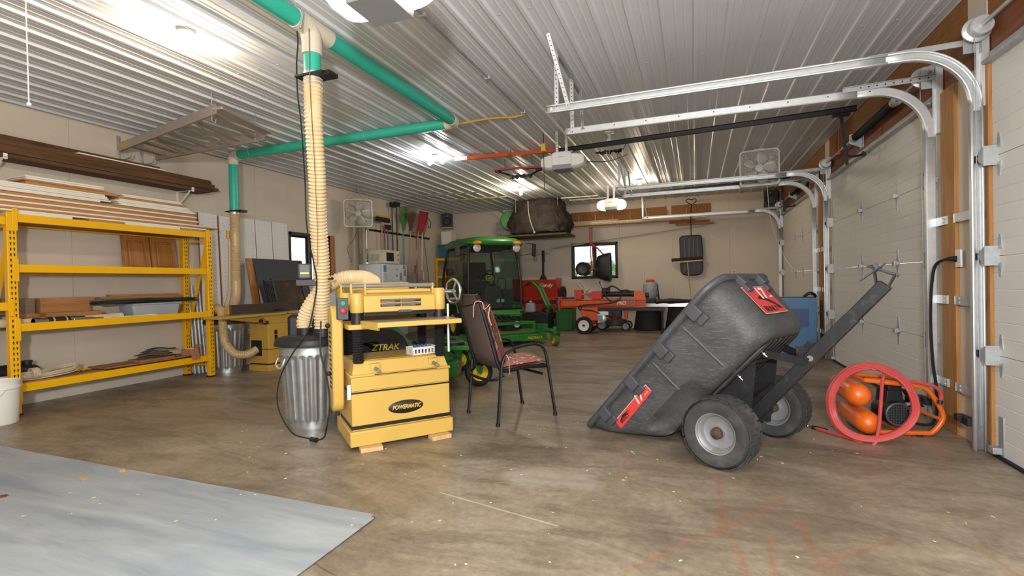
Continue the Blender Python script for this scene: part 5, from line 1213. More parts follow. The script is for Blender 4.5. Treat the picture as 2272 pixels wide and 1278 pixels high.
# ------------------------------------------------------------------ box fans
mat('fan_white', 'd9d5cd', .4, var=.03); mat('fan_blade', 'cfccc6', .4, var=.02)
def box_fan(loc, rz, label, grille, tilt=0):
    t = thing('box_fan', label, 'fan', loc, 0, 'box fans', (tilt, 0, rz)); s = .265
    P = []
    for cx, cz, a0 in ((s-.06, s-.06, 0), (-s+.06, s-.06, 90), (-s+.06, -s+.06, 180), (s-.06, -s+.06, 270)):
        for k in range(6): a = rad(a0+k*18); P.append((cx+.06*math.cos(a), cz+.06*math.sin(a)))
    n = len(P); m = MB(); rows = [[(x*f, y, z*f) for x, z in P] for f, y in ((.93, -.055), (1, -.055), (1, .055), (.93, .055), (.93, -.055))]; m.grid(rows, True); obj('housing', m, 'fan_white', t)
    m = MB()
    for yy in (-.052, .052):
        if grille == 'bars':
            for k in range(19): x = -.225+k*.025; m.bar((x, yy, -.245), (x, yy, .245), .003, .003)
            for z in (-.12, .12): m.bar((-.245, yy, z), (.245, yy, z), .003, .004)
        else:
            for k in range(26): x = -.24+k*.0192; m.bar((x, yy, -.245), (x, yy, .245), .0022, .0022); m.bar((-.245, yy, x), (.245, yy, x), .0022, .0022)
    obj('grille', m, 'fan_white', t, kind='stuff')
    m = MB(); m.lathe([(.058, -.03), (.055, -.04), (.03, -.046), (.0, -.047)], (0, 0, 0), (0, 1, 0), 20, cap=False); obj('hub', m, 'fan_white', t)
    for k in range(5):
        a0 = 2*PI*k/5+.3; m = MB(); rows = []
        for i in range(5):
            r = .05+i*.042; w = .45+.18*math.sin(i*.8); rows.append([(r*math.sin(a0+u*w/ (1+i*.12)), -.02+.05*u, r*math.cos(a0+u*w/(1+i*.12))) for u in (-1, -.5, 0, .5, 1)])
        m.grid(rows); obj('blade', m, 'fan_blade', t, solid=.003)
    m = MB(); m.box((0, 0, s+.012), (.14, .03, .02)); obj('handle', m, 'fan_white', t, bev=.004)
    return t
f1 = box_fan((-6.05, 7.86, 2.53), rad(34), 'white box fan with barred grille hung over the fridge by a wire', 'bars')
m = MB(); m.tube([(-.16, 0, .26), (-.02, 0, .42), (.10, 0, .26)], .003, 5); m.tube([(-.02, 0, .42), (-.02, 0, .52)], .003, 5); obj('hanging_wire', m, 'black_paint', f1)
m = MB(); m.tube(spline([(-.02, .05, -.24), (-.08, .05, -.45), (-.22, .08, -.65), (-.20, .1, -.78), (-.15, .1, -.93)], 6), .004, 5); obj('cord', m, 'black_plastic', f1)
f2 = box_fan((.91, 8.08, 2.745), rad(-6), 'white box fan with square mesh grille hung over the door tracks', 'mesh')
m = MB(); m.tube([(-.12, 0, .26), (-.12, 0, .29)], .004, 5); m.tube([(.12, 0, .26), (.12, 0, .29)], .004, 5); obj('hanging_wire', m, 'galv_dull', f2)
m = MB(); m.tube(spline([(.10, 0, -.26), (.14, .3, -.7), (.26, .6, -1.1), (.42, .5, -1.45), (.60, .40, -1.55), (.77, .38, -1.50)], 8), .0035, 5); obj('cord', m, 'white_plastic', f2)
# ------------------------------------------------------------------ fridge and what stands on it
mat('fridge_white', 'dcdde2', .35, var=.02); mat('beige_plastic', 'd9d0ba', .45)
fr = thing('refrigerator', 'white refrigerator with stickers on its door by the side wall', 'refrigerator', (-6.12, 8.72, 0), 0)
m = MB(); m.b2(-.28, .24, -.44, .44, .03, 1.575); obj('cabinet', m, 'fridge_white', fr, bev=.01)
for z0, z1 in ((.08, .98), (.99, 1.573)):
    m = MB(); m.b2(.25, .30, -.44, .44, z0, z1); o = obj('door', m, 'fridge_white', fr, bev=.015); q = MB(); q.tube([(.30, -.38, z0+.1), (.335, -.38, z0+.12), (.335, -.38, z0+.36), (.30, -.38, z0+.38)], .01, 6); obj('handle', q, 'galv_dull', o)
mat('sticker_blue', '5f97b8', .5, var=.3, scale=40); mat('print_grey', '8c8f9a', .5, var=.4, scale=60)
for k, (y, z, w, h, c) in enumerate(((-.37, 1.48, .10, .13, 'sticker_blue'), (.33, 1.52, .09, .08, 'print_grey'), (.35, 1.40, .09, .13, 'print_grey'), (.20, 1.32, .08, .16, 'print_grey'), (.05, 1.34, .05, .05, 'print_grey'), (.05, 1.47, .06, .02, 'print_grey'))):
    m = MB(); m.b2(.3005, .302, y-w/2, y+w/2, z-h/2, z+h/2); obj('sticker', m, c, fr, smooth=0)
m = MB()
for k in range(4): m.b2(-.2+k*.14, -.16+k*.14, -.4, -.36, 0, .03)
obj('feet', m, 'black_plastic', fr, kind='stuff')
mw = thing('microwave', 'small beige microwave oven on top of the refrigerator', 'microwave', (-6.08, 8.72, 1.576), 0)
m = MB(); m.b2(-.2, .17, -.28, .28, .01, .29); obj('case', m, 'beige_plastic', mw, bev=.006); m = MB(); m.b2(.17, .185, -.28, .15, .015, .285); o = obj('door', m, 'beige_plastic', mw, bev=.004); m = MB(); m.b2(.185, .188, -.2, .06, .06, .24); obj('window', m, 'black_plastic', o, bev=.02)
m = MB(); m.b2(.17, .183, .155, .28, .015, .285); o = obj('control_panel', m, 'beige_plastic', mw); m = MB(); m.cyl((.183, .22, .2), (.2, .22, .2), .022, n=12); m.cyl((.183, .22, .1), (.2, .22, .1), .018, n=12); obj('dials', m, 'grey_plastic', o, kind='stuff')
m = MB()
for k in range(8): m.b2(-.16+k*.03, -.148+k*.03, -.2805, -.279, .06, .2)
obj('vents', m, 'grey_plastic', mw, kind='stuff'); m = MB()
for x in (-.15, .12):
    for y in (-.2, .2): m.cyl((x, y, 0), (x, y, .012), .015, n=8)
obj('feet', m, 'black_plastic', mw, kind='stuff')
for k, (y, x, lit, h) in enumerate(((8.22, -6.14, 1, .78), (8.36, -6.30, 0, .88))):
    t = thing('tube_fixture', 'upright unlit tube light fixture with mirror finish on the fridge, '+('under the box fan' if lit else 'behind the microwave'), 'light fixture', (x, y, 1.576), 0); m = MB(); m.cyl((0, 0, 0), (0, 0, .03), .07, n=16); obj('base', m, 'galv', t)
    m = MB(); m.b2(-.05, -.042, -.055, .055, .03, h); m.b2(-.05, .02, -.06, -.053, .03, h); obj('reflector', m, 'steel_bright', t); m = MB(); m.cyl((-.005, 0, .3), (-.005, 0, h-.1), .014, n=10); obj('tube', m, 'steel_bright', t); m = MB(); m.b2(-.052, .03, -.062, .057, h, h+.02); obj('cap', m, 'black_plastic' if not lit else 'galv', t)
# ------------------------------------------------------------------ long handled tools on the side wall
mat('pole_red', 'a33a38', .5); mat('pole_blue', '3c5fa8', .45); mat('pole_cyan', '3aa6c4', .4); wood('handle_wood', 'b08a5c', 'c9a878', 2, .6, 3.); mat('rake_green', '3f8f3c', .5); mat('shovel_red', 'a8323c', .45, var=.1); mat('burlap', '9b7d58', .9, var=.2, scale=30); mat('bristle', '2a2622', .9); mat('brown_tine', '5f4733', .7)
rail = MB(); rail.b2(XL+.002, XL+.02, 8.7, 11.2, 2.30, 2.34)
for k in range(16): rail.cyl((XL+.02, 8.8+k*.15, 2.32), (XL+.12, 8.8+k*.15, 2.335), .006, n=6)
one('tool_rail', 'dark tool rail with pegs on the side wall', 'tool rail', rail, 'black_paint')
def tool(label, y, zt, zb, m, head=None, x=XL+.10, cat='tool', nm='long_tool', r=.013, dy=0, dx=0, grip=None):
    t = thing(nm, label, cat, (x, y, zb), 0, 'long handled tools on the wall'); q = MB(); q.cyl((0, 0, 0), (dx, dy, zt-zb), r, n=8); obj('handle', q, m, t)
    if grip: q = MB(); q.cyl((0, 0, 0), (dx*.2, dy*.2, (zt-zb)*.2), r*1.25, n=8); obj('grip', q, grip, t)
    if head: head(t, zt-zb, dx, dy)
    else: q = MB(); q.tube([(XL+.002-x, dy, zt-zb-.05), (dx+.02, dy, zt-zb-.05)], .005, 5); obj('hanger', q, 'black_paint', t)
    return t
def push_broom(t, h, dx, dy):
    q = MB(); q.box((.03, dy, h+.02), (.06, .42, .035)); obj('broom_block', q, 'sticker_yellow', t, bev=.004); q = MB(); q.box((.03, dy, h-.045), (.07, .44, .09), tx=.8); obj('bristles', q, 'bristle', t)
def fan_rake(col, w, hh):
    def f(t, h, dx, dy):
        q = MB(); n = 15
        for k in range(n):
            a = (k/(n-1)-.5); q.bar((dx+.0, dy, h-.02), (dx+.02, dy+a*w, h+hh*(1-.25*a*a)), .010, .003, (1, 0, 0)); q.bar((dx+.02, dy+a*w, h+hh*(1-.25*a*a)), (dx+.07, dy+a*w*1.02, h+hh*(1-.25*a*a)+.015), .010, .003, (0, 0, 1))
        q.add([(dx+.008, dy-.03, h+.02), (dx+.008, dy+.03, h+.02), (dx+.018, dy+w*.38, h+hh*.75), (dx+.018, dy-w*.38, h+hh*.75)], [(0, 1, 2, 3)]); obj('tines', q, col, t, kind='stuff')
    return f
def scoop(col, w, hh):
    def f(t, h, dx, dy):
        q = MB(); rows = []
        for i in range(6): u = i/5; rows.append([(dx+.03+.05*(1-(2*v-1)**2)*-1+.02*u, dy+dy*.9*u+(v-.5)*w*(.45+.55*min(1, u*2)), h-.05+hh*u) for v in [j/6 for j in range(7)]])
        q.grid(rows); obj('blade', q, col, t, solid=.006)
    return f
def brush_head(t, h, dx, dy):
    q = MB(); q.box((.02, dy, h+.04), (.05, .16, .10), tx=.9, ty=1.2); obj('brush', q, 'bristle', t)
tool('push broom with yellow block and black bristles hanging upside down', 8.98, 2.60, 1.60, 'handle_wood', push_broom, XL+.13, 'broom', 'push_broom')
tool('dark red pole hanging beside the push broom', 9.12, 2.48, 1.60, 'pole_red', None, cat='pole', nm='red_pole'); tool('blue pole hanging beside the red one', 9.229, 2.38, 1.1, 'pole_blue', brush_head, cat='broom', nm='blue_broom')
tool('black pole with a flat head next to the green rake', 9.42, 2.90, 1.2, 'black_paint', brush_head, cat='tool', nm='black_pole'); tool('second black pole with dark head by the green rake', 9.50, 2.92, .9, 'black_paint', brush_head, XL+.16, 'tool', 'black_pole')
tool('bright green leaf rake on a cyan handle', 9.78, 2.38, .9, 'pole_cyan', fan_rake('rake_green', .36, .55), XL+.14, 'rake', 'leaf_rake', .016); tool('brown bamboo leaf rake beside the green one', 10.0, 2.40, .8, 'handle_wood', fan_rake('brown_tine', .52, .55), XL+.20, 'rake', 'leaf_rake')
tool('red plastic snow shovel tilted across the rakes', 10.05, 2.42, 1.4, 'handle_wood', scoop('shovel_red', .40, .55), XL+.26, 'shovel', 'snow_shovel', .014, .22, 0, 'pole_red'); tool('red pole with black grips hanging alone on the wall', 10.42, 2.46, .8, 'shovel_red', None, cat='pole', nm='red_pole', grip='black_plastic')
tool('tan flat broom with burlap coloured head by the corner', 10.62, 2.45, 1.5, 'pvc_clean', scoop('burlap', .34, .50), XL+.12, 'broom', 'flat_broom', .012, .05); tool('thin wooden pole with white end below the tan broom', 10.72, 2.36, 1.25, 'handle_wood', None, cat='pole', nm='thin_pole', r=.009, grip='pvc_clean'); tool('thin dark rod slanting down near the corner rack', 11.05, 2.45, .85, 'black_paint', None, cat='rod', nm='thin_rod', r=.006, dy=-.30)
m = MB(); m.tube(spline([(XL+.01, 11.0, 2.80), (XL+.08, 11.05, 2.82), (XL+.10, 11.13, 2.74), (XL+.10, 11.12, 2.62), (XL+.08, 11.06, 2.60), (XL+.08, 11.03, 2.66)], 6), .008, 6); one('scroll_hook', 'curled black iron hook high on the wall near the corner', 'hook', m, 'black_paint')
# ------------------------------------------------------------------ corner rack, tote, carton, speakers
cr = thing('corner_rack', 'yellow steel rack in the back corner behind the tractor', 'rack', (-6.12, 11.72, 0), 0)
for x in (-.26, .50):
    for y in (-.24, .24):
        m = MB(); m.box((x, y, .92), (.06, .05, 1.84)); obj('upright', m, 'rack_yellow', cr, bev=.003)
for z in (.3, .85, 1.36, 1.82):
    m = MB(); m.b2(-.26, .5, -.26, -.22, z-.06, z); obj('beam', m, 'rack_yellow', cr); m = MB(); m.b2(-.26, .5, -.24, .24, z-.02, z-.005); obj('shelf_board', m, 'deck_board', cr)
mat('tote_blue', '2f6f86', .4, var=.1)
def tote(loc, d, label, m, lid):
    t = thing('storage_tote', label, 'tote', loc, 0); q = MB(); q.box((0, 0, d[2]*.45), (d[0], d[1], d[2]*.9), tx=1.12, ty=1.12); obj('tub', q, m, t, bev=.015); q = MB(); q.b2(-d[0]*.60, d[0]*.60, -d[1]*.60, d[1]*.60, d[2]*.88, d[2]); obj('lid', q, lid, t, bev=.008); return t
tote((-6.05, 11.66, 1.82), (.46, .36, .36), 'translucent blue storage tote on top of the corner rack', 'tote_blue', 'tote_blue')
m = MB(); m.b2(-.16, .14, -.15, .15, 0, .34); one('carton', 'white cardboard carton standing on the blue tote', 'carton', m, 'trim_white', loc=(-6.10, 11.68, 2.18), bev=.003)
m = MB(); m.box((0, 0, .07), (.20, .2, .14)); one('tan_bag', 'small tan bag beside the white carton', 'bag', m, 'burlap', loc=(-5.80, 11.72, 2.18), bev=.04)
q = MB(); q.lathe([(.02, -.1), (.08, -.08), (.09, 0), (.08, .1), (.02, .12)], (0, 0, .09), (1, .2, 0), 16); q.torus((0, 0, .12), .07, .02, (0, 1, .5)); one('cable_bundle', 'black cable bundle on the corner rack shelf', 'cables', q, 'black_plastic', loc=(-6.06, 11.6, 1.36))
def speaker(loc, rz, label):
    t = thing('loudspeaker', label, 'loudspeaker', loc, rz, 'black wall speakers'); m = MB(); m.box((0, 0, .18), (.27, .2, .36)); obj('cabinet', m, 'black_plastic', t, bev=.006); m = MB(); m.lathe([(.105, 0), (.11, .008), (.09, .004), (.05, -.02), (.02, -.01), (0, -.005)], (0, -.1, .16), (0, -1, 0), 24, cap=False); obj('cone', m, 'rubber', t); m = MB(); m.lathe([(.03, 0), (.025, .006), (0, .01)], (0, -.1, .31), (0, -1, 0), 16, cap=False); obj('tweeter', m, 'grey_dark', t); m = MB(); m.box((0, .02, -.012), (.30, .26, .022)); obj('shelf', m, 'pine', t)
speaker((-6.25, 11.88, 2.665), rad(20), 'black loudspeaker on a little wooden shelf above the blue tote'); speaker((1.57, 11.92, 2.645), rad(-15), 'black loudspeaker on a wooden shelf behind the far door track')
# ------------------------------------------------------------------ cab tractor with front mower deck
mat('jd_green', '27782a', .32, var=.06, scale=4, coat=.3); mat('jd_dark', '1f5f22', .4, var=.08); mat('jd_yellow', 'e6c42a', .35, var=.04)
mat('amber', 'e8841c', .25, var=.1, scale=40); mat('lamp_glass', 'cfd2d6', .15, var=.08, scale=30, spec=.8); glass('cab_glass', (.55, .68, .62, 1)); mat('seat_black', '242427', .7); mat('grassy', '5c6a2c', .8, var=.3, scale=20); mat('console_grey', '3c3e42', .55)
def tyre_wheel(parent, c, ax, R, W, rim_m, hub=.55, name='wheel', n=28, tyre='rubber'):
    """tyre with rounded shoulders and a dished rim on both sides; parts under one wheel part"""
    c, ax = Vector(c), Vector(ax).normalized(); w = W/2; q = MB()
    q.lathe([(R*hub, -w*.8), (R*.8, -w), (R*.94, -w*.85), (R, -w*.45), (R, w*.45), (R*.94, w*.85), (R*.8, w), (R*hub, w*.8)], c, ax, n, cap=False); o = obj('tyre', q, tyre, parent)
    q = MB(); h = R*hub
    for s in (1, -1): q.lathe([(h, s*w*.8), (h*1.04, s*w*.86), (h*.9, s*w*.7), (h*.7, s*w*.35), (h*.35, s*w*.3), (h*.3, s*w*.6), (.0, s*w*.62)], c, ax, n, cap=False)
    obj('rim', q, rim_m, parent)
tr = thing('mower_tractor', 'green and black cab tractor with a wide front mower deck', 'tractor', (-3.765, 9.135, 0), rad(44))
cw, cd = .565, 1.50
def pil(pts, r=.028): q = MB(); q.tube(spline(pts, 5), r, 8); obj('cab_pillar', q, 'black_paint', tr)
pil([(-cw, 0, .62), (-cw, -.02, 1.2), (-cw+.03, .03, 1.88)]); pil([(cw, 0, .62), (cw-.01, -.02, 1.2), (cw-.10, .03, 1.88)])
pil([(-cw-.0, cd, .70), (-cw-.05, cd+.12, 1.2), (-cw+.03, cd, 1.88)]); pil([(cw, cd, .70), (cw+.05, cd+.12, 1.2), (cw-.06, cd, 1.88)])
for z, e in ((.62, 0), (1.87, .04)):
    q = MB(); q.tube([(-cw+e, 0, z), (cw-e*2, 0, z), (cw-e*2, cd, z), (-cw+e, cd, z)], .03, 6, True); obj('cab_ring', q, 'black_paint', tr)
def panel(rows, nm='cab_window'): q = MB(); q.grid(rows); obj(nm, q, 'cab_glass', tr, smooth=80)
panel([[(-cw*k, -.02*math.cos(x_*1.2)-.01, z) for x_, k in ((-1, 1), (-.5, .5), (0, 0), (.5, -.5), (1, -1+.0))] for z in (.66, 1.0, 1.4, 1.84)], 'windshield')
for s in (-1, 1): panel([[(s*(cw+.012*(z < 1.5)), y, z) for y in (.02, .4, .8, 1.2, cd)] for z in (.66, 1.0, 1.4, 1.84)])
panel([[(x_*cw, cd+.06, z) for x_ in (-1, 0, 1)] for z in (.8, 1.3, 1.84)])
q = MB(); rows = []
for f, z in ((1.0, 1.885), (1.07, 1.91), (1.08, 1.95), (1.03, 2.0), (.90, 2.05), (.6, 2.09), (.2, 2.105)):
    rows.append([(f*(cw+.05)*(1-.04*(y_ < .1))*math.copysign(abs(math.cos(a))**.45, math.cos(a)), .72+f*.88*math.copysign(abs(math.sin(a))**.45, math.sin(a))+(0), z+(.02 if math.sin(a) > .2 else 0)-.03*(1-f)*0) for a in [2*PI*k/36 for k in range(36)] for y_ in (1,)])
q.grid(rows, True); q.add(rows[-1], [tuple(range(36))]); obj('roof', q, 'jd_green', tr, smooth=60)
q = MB(); q.b2(-cw+.02, cw-.04, -.06, 1.5, 1.845, 1.90); q.prism([(-.24, 1.89), (.24, 1.89), (.16, 1.77), (-.16, 1.77)], .02, .10, 'y'); obj('headliner', q, 'black_plastic', tr, bev=.01)
for x in (-.44, .40):
    q = MB(); q.sph((x, -.235, 1.925), .075, 14, (1.25, .7, .55)); obj('amber_light', q, 'amber', tr)
    q = MB(); q.lathe([(.02, .07), (.07, .05), (.078, 0), (.06, -.012), (.0, -.018)], (x+.02, -.15, 1.835), (0, 1, .1), 20, cap=False); obj('work_light', q, 'lamp_glass', tr)
    q = MB(); q.box((x-.09, -.06, 1.88), (.03, .08, .16)); obj('light_bracket', q, 'black_plastic', tr)
for s in (1, -1):
    q = MB(); q.tube(spline([(s*(cw-.05), -.02, 1.86), (s*(cw+.04), -.10, 1.93), (s*(cw+.20), -.14, 1.92), (s*(cw+.24), -.14, 1.86)], 5), .010, 6); q.tube([(s*cw, 0, 1.70), (s*(cw+.22), -.12, 1.73)], .010, 6); ma = obj('mirror_arm', q, 'black_paint', tr)
    q = MB(); q.box((s*(cw+.25), -.14, 1.80), (.10, .04, .26), (0, .12*s, .5*s)); obj('mirror', q, 'black_plastic', ma, bev=.012)
q = MB(); q.b2(-.50, -.42, .6, .75, 1.62, 1.82); obj('sun_blind', q, 'black_plastic', tr, bev=.01)
q = MB(); q.box((-cw-.02, .10, 1.15), (.03, .05, .20)); obj('door_handle', q, 'black_plastic', tr, bev=.008)
# inside the cab
q = MB(); q.prism([(-.22, .62), (.22, .62), (.16, 1.08), (-.16, 1.08)], .10, .30, 'y'); obj('console', q, 'console_grey', tr, bev=.02)
q = MB(); q.cyl((0, .25, 1.0), (-.05, .38, 1.30), .03, n=10); obj('steering_column', q, 'black_plastic', tr)
sd = Vector((-.1, .35, .85)).normalized(); q = MB(); q.torus((-.06, .40, 1.33), .17, .015, sd, 28, 8)
for a in (90, 210, 330): q.cyl((-.06, .40, 1.33), Vector((-.06, .40, 1.33))+Matrix.Rotation(rad(a), 3, sd) @ (sd.orthogonal().normalized()*.17), .012, n=6)
obj('steering_wheel', q, 'black_plastic', tr)
q = MB(); q.lathe([(.07, 0), (.075, .03), (0, .04)], (-.06, .385, 1.335), -sd if False else sd, 16); obj('wheel_hub', q, 'jd_dark', tr)
q = MB(); q.b2(-.30, .30, .75, 1.2, .78, .95); q.box((0, 1.22, 1.25), (.52, .14, .72), (-.12, 0, 0)); q.b2(-.36, -.28, .8, 1.2, 1.05, 1.12); q.b2(.28, .36, .8, 1.2, 1.05, 1.12); obj('seat', q, 'seat_black', tr, bev=.03)
q = MB(); q.b2(.30, .52, .3, 1.1, .62, 1.0); q.tube(spline([(.4, .45, 1.0), (.40, .40, 1.2), (.25, .38, 1.24), (.22, .45, 1.1)], 5), .014, 6); obj('side_console', q, 'console_grey', tr, bev=.01)
bd = MB(); bd.prism([(-.075, -.05), (.075, -.05), (.085, .02), (.06, .06), (-.06, .06), (-.085, .02)], -.004, .004, 'y'); em = obj('emblem', bd, 'jd_yellow', tr, loc=(-.05, .17, 1.245), rot=(-.35, 0, 0)); bd = MB(); bd.prism([(-.066, -.042), (.066, -.042), (.074, .02), (.052, .052), (-.052, .052), (-.074, .02)], -.0065, .0, 'y'); obj('emblem_field', bd, 'jd_green', em)
bd = MB(); bd.prism([(-.055, -.01), (-.03, .005), (.02, .012), (.045, .035), (.05, .018), (.035, .0), (.05, -.025), (.03, -.01), (-.01, -.012), (-.03, -.03), (-.03, -.012)], -.0085, -.005, 'y'); obj('leaping_deer', bd, 'jd_yellow', em)
for x in (-.05, .05): q = MB(); q.lathe([(.04, 0), (.035, -.01), (0, -.012)], (.15+x, .095, .78), (0, 1, 0), 14, cap=False); obj('dash_gauge', q, 'lamp_glass', tr)
# chassis, wheels
q = MB(); q.prism([(-.05, .60), (-.12, .52), (-.12, .46), (1.6, .40), (1.6, .60)], -.5, .5, 'x'); obj('cab_floor', q, 'jd_green', tr, bev=.01)
q = MB(); q.b2(-.28, .28, -.1, 2.1, .22, .46); q.b2(-.50, .50, .30, .46, .26, .42); q.b2(-.2, .2, -.35, .0, .25, .42); obj('chassis', q, 'black_paint', tr, bev=.01)
q = MB(); q.prism([(1.55, .48), (2.35, .48), (2.35, .95), (2.2, 1.05), (1.55, 1.05)], -.42, .42, 'x'); obj('engine_hood', q, 'jd_green', tr, bev=.03)
for s in (-1, 1):
    tyre_wheel(tr, (s*.60, .62, .33), (1, 0, 0), .33, .26, 'jd_yellow'); tyre_wheel(tr, (s*.52, 2.0, .24), (1, 0, 0), .24, .18, 'jd_yellow')
    q = MB(); q.tube(spline([(s*.6, .22, .55), (s*.6, .3, .68), (s*.6, .62, .74), (s*.6, .95, .66)], 5), .13, 8, sq=.12); obj('fender', q, 'jd_green', tr)
q = MB()
for k in range(5): q.tube(spline([(-.2+k*.1, -.1, .5), (-.24+k*.12, -.35, .55-.03*k), (-.15+k*.1, -.6, .4), (-.1+k*.08, -.75, .3)], 5), .012, 6)
q.cyl((-.3, -.2, .45), (-.1, -.75, .35), .035, n=10); q.cyl((.3, -.2, .45), (.15, -.75, .35), .035, n=10); q.b2(-.12, .12, -.8, -.45, .26, .42); obj('hydraulics', q, 'black_plastic', tr, kind='stuff')
q = MB(); q.lathe([(.06, 0), (.06, .02), (.045, .03), (0, .035)], (.10, -.80, .36), (0, -1, 0), 18); obj('gearbox_cap', q, 'lamp_glass', tr)
# deck
dk = MB(); dk.prism([(-.90, -.42), (.62, -.42), (.66, -.9), (.55, -1.12), (.2, -1.16), (-.5, -1.16), (-.83, -1.12), (-.94, -.9)], .09, .20); dk.prism([(-.80, -.45), (.52, -.45), (.54, -.9), (.45, -1.02), (-.73, -1.02), (-.82, -.9)], .20, .235); do = obj('mower_deck', dk, 'jd_green', tr, bev=.008)
q = MB(); q.b2(-.7, .45, -.98, -.5, .235, .243); obj('grass_clippings', q, 'grassy', do)
sg = MB(); sg.prism([(.02, .085), (.56, .085), (.50, .19), (.09, .19)], -1.182, -1.165, 'y'); obj('name_panel', sg, 'jd_green', do, bev=.003); text('lettering', 'FASTBACK', .062, 'jd_yellow', do, (.29, -1.184, .135), (PI/2, 0, 0), .001, .15, .001)
for x in (-.62, .34):
    q = MB(); q.tube([(x, -.45, .38), (x, -1.0, .40), (x+.0, -1.05, .37), (x, -1.06, .22)], .028, 6); obj('deck_frame_arm', q, 'jd_green', tr)
q = MB(); q.bar((-.66, -1.0, .40), (.38, -1.0, .40), .05, .05); obj('deck_cross_beam', q, 'jd_green', tr, bev=.005)
for s, x in ((1, .54), (-1, -.82)):
    q = MB(); q.prism([(x-.09*s-.03, -1.0), (x-.09*s+.05, -1.0), (x+.07, -1.42), (x-.0, -1.46), (x-.05, -1.42)], .255, .30); q.cyl((x+.03, -1.42, .22), (x+.03, -1.42, .34), .04, n=12); ca = obj('caster_arm', q, 'jd_green', tr, bev=.005)
    q = MB(); q.cyl((x+.03, -1.42, .34), (x+.03, -1.42, .46), .018, n=10); q.cyl((x+.03, -1.42, .45), (x+.03, -1.42, .48), .026, n=10); obj('caster_spindle', q, 'black_paint', ca)
    q = MB(); q.prism([(-1.50, .24), (-1.36, .24), (-1.40, .08), (-1.44, .08)], x-.045, x-.035, 'x'); q.prism([(-1.50, .24), (-1.36, .24), (-1.40, .08), (-1.44, .08)], x+.095, x+.105, 'x'); q.b2(x-.045, x+.105, -1.5, -1.36, .225, .24); obj('caster_fork', q, 'jd_green', ca)
    tyre_wheel(tr, (x+.03, -1.42, .105), (1, 0, 0), .105, .105, 'jd_yellow', .6, tyre='grassy' if s > 0 else 'rubber')
# ------------------------------------------------------------------ zero turn mower behind the planer
zt = thing('zero_turn_mower', 'green zero turn mower with black fenders parked behind the planer', 'mower', (-2.585, 5.36, 0), rad(39.7))
# local: x forward, -y towards the planer side
for y in (-.49, .49):
    q = MB(); q.prism([(-.10, .40), (.03, .40), (.05, .33), (.02, .15), (-.02, .15), (-.09, .30)], y-.075, y-.063, 'y'); q.prism([(-.10, .40), (.03, .40), (.05, .33), (.02, .15), (-.02, .15), (-.09, .30)], y+.063, y+.075, 'y'); q.b2(-.10, .04, y-.075, y+.075, .37, .40); q.cyl((0, y-.09, .155), (0, y+.09, .155), .014, n=8); fo = obj('caster_fork', q, 'jd_green', zt, bev=.003)
    q = MB(); q.cyl((-.05, y, .40), (-.05, y, .47), .03, n=10); q.cyl((-.05, y, .47), (-.05, y, .51), .02, n=10); obj('caster_spindle', q, 'black_plastic', fo)
    tyre_wheel(zt, (0, y, .155), (0, 1, 0), .155, .115, 'jd_yellow', .58)
q = MB(); q.bar((-.05, -.52, .435), (-.05, .52, .435), .09, .06); q.prism([(-.02, -.5), (-.10, -.55), (-.55, -.34), (-.55, -.22), (-.1, -.38)], .41, .455); q.prism([(-.02, .5), (-.1, .38), (-.55, .22), (-.55, .34), (-.10, .55)], .41, .455); obj('front_axle', q, 'jd_green', zt, bev=.006)
for y in (-.28, .28): q = MB(); q.bar((-.50, y, .40), (-1.75, y, .42), .06, .09); obj('frame_rail', q, 'jd_green', zt, bev=.005)
q = MB(); q.b2(-.62, -.3, -.30, .30, .46, .475); q.lathe([(.12, 0), (.12, .03), (.1, .04)], (-.24, -.33, .455), n=18); obj('foot_plate', q, 'black_plastic', zt)
q = MB(); q.prism([(-.28, -.62), (-.95, -.78), (-1.15, -.70), (-1.15, .62), (-.95, .70), (-.28, .62), (-.16, .35), (-.16, -.35)], .14, .30); q.prism([(-.32, -.55), (-.92, -.66), (-1.08, -.6), (-1.08, .55), (-.92, .62), (-.32, .55), (-.22, .3), (-.22, -.3)], .30, .34); obj('mower_deck', q, 'jd_green', zt, bev=.012)
for y in (-.53, .53):
    tyre_wheel(zt, (-1.32, y, .29), (0, 1, 0), .29, .25, 'jd_yellow')
    s = 1 if y > 0 else -1; q = MB(); q.prism([(-1.72, .50), (-1.62, .70), (-1.22, .73), (-.95, .70), (-.84, .62), (-.74, .43), (-1.02, .41), (-1.10, .56), (-1.5, .58), (-1.58, .48)], s*.36, s*.68, 'y'); fe = obj('fender', q, 'black_plastic', zt, bev=.02)
    q = MB(); q.prism([(-1.66, .58), (-.92, .60), (-.90, .585), (-1.66, .56)], s*.68, s*.688, 'y'); obj('fender_crease', q, 'black_plastic', fe)
    if s < 0: text('lettering', 'ZTRAK', .085, 'jd_yellow', fe, (-1.02, -.692, .515), (PI/2, 0, 0), .001, .25, .001)
    q = MB(); q.bar((-.93, s*.42, .72), (-.72, s*.42, .45), .05, .07, (1, 0, .6)); q.tube(spline([(-.95, s*.38, .62), (-.93, s*.38, .95), (-.85, s*.25, 1.05)], 5), .014, 6); obj('control_lever', q, 'jd_green', zt, bev=.004)
q = MB(); q.b2(-1.35, -.88, -.24, .24, .62, .74); q.box((-1.40, 0, .95), (.10, .46, .50), (0, -.15, 0)); obj('seat', q, 'jd_yellow', zt, bev=.03)
q = MB(); q.b2(-1.95, -1.45, -.3, .3, .45, .85); obj('engine', q, 'black_plastic', zt, bev=.03)
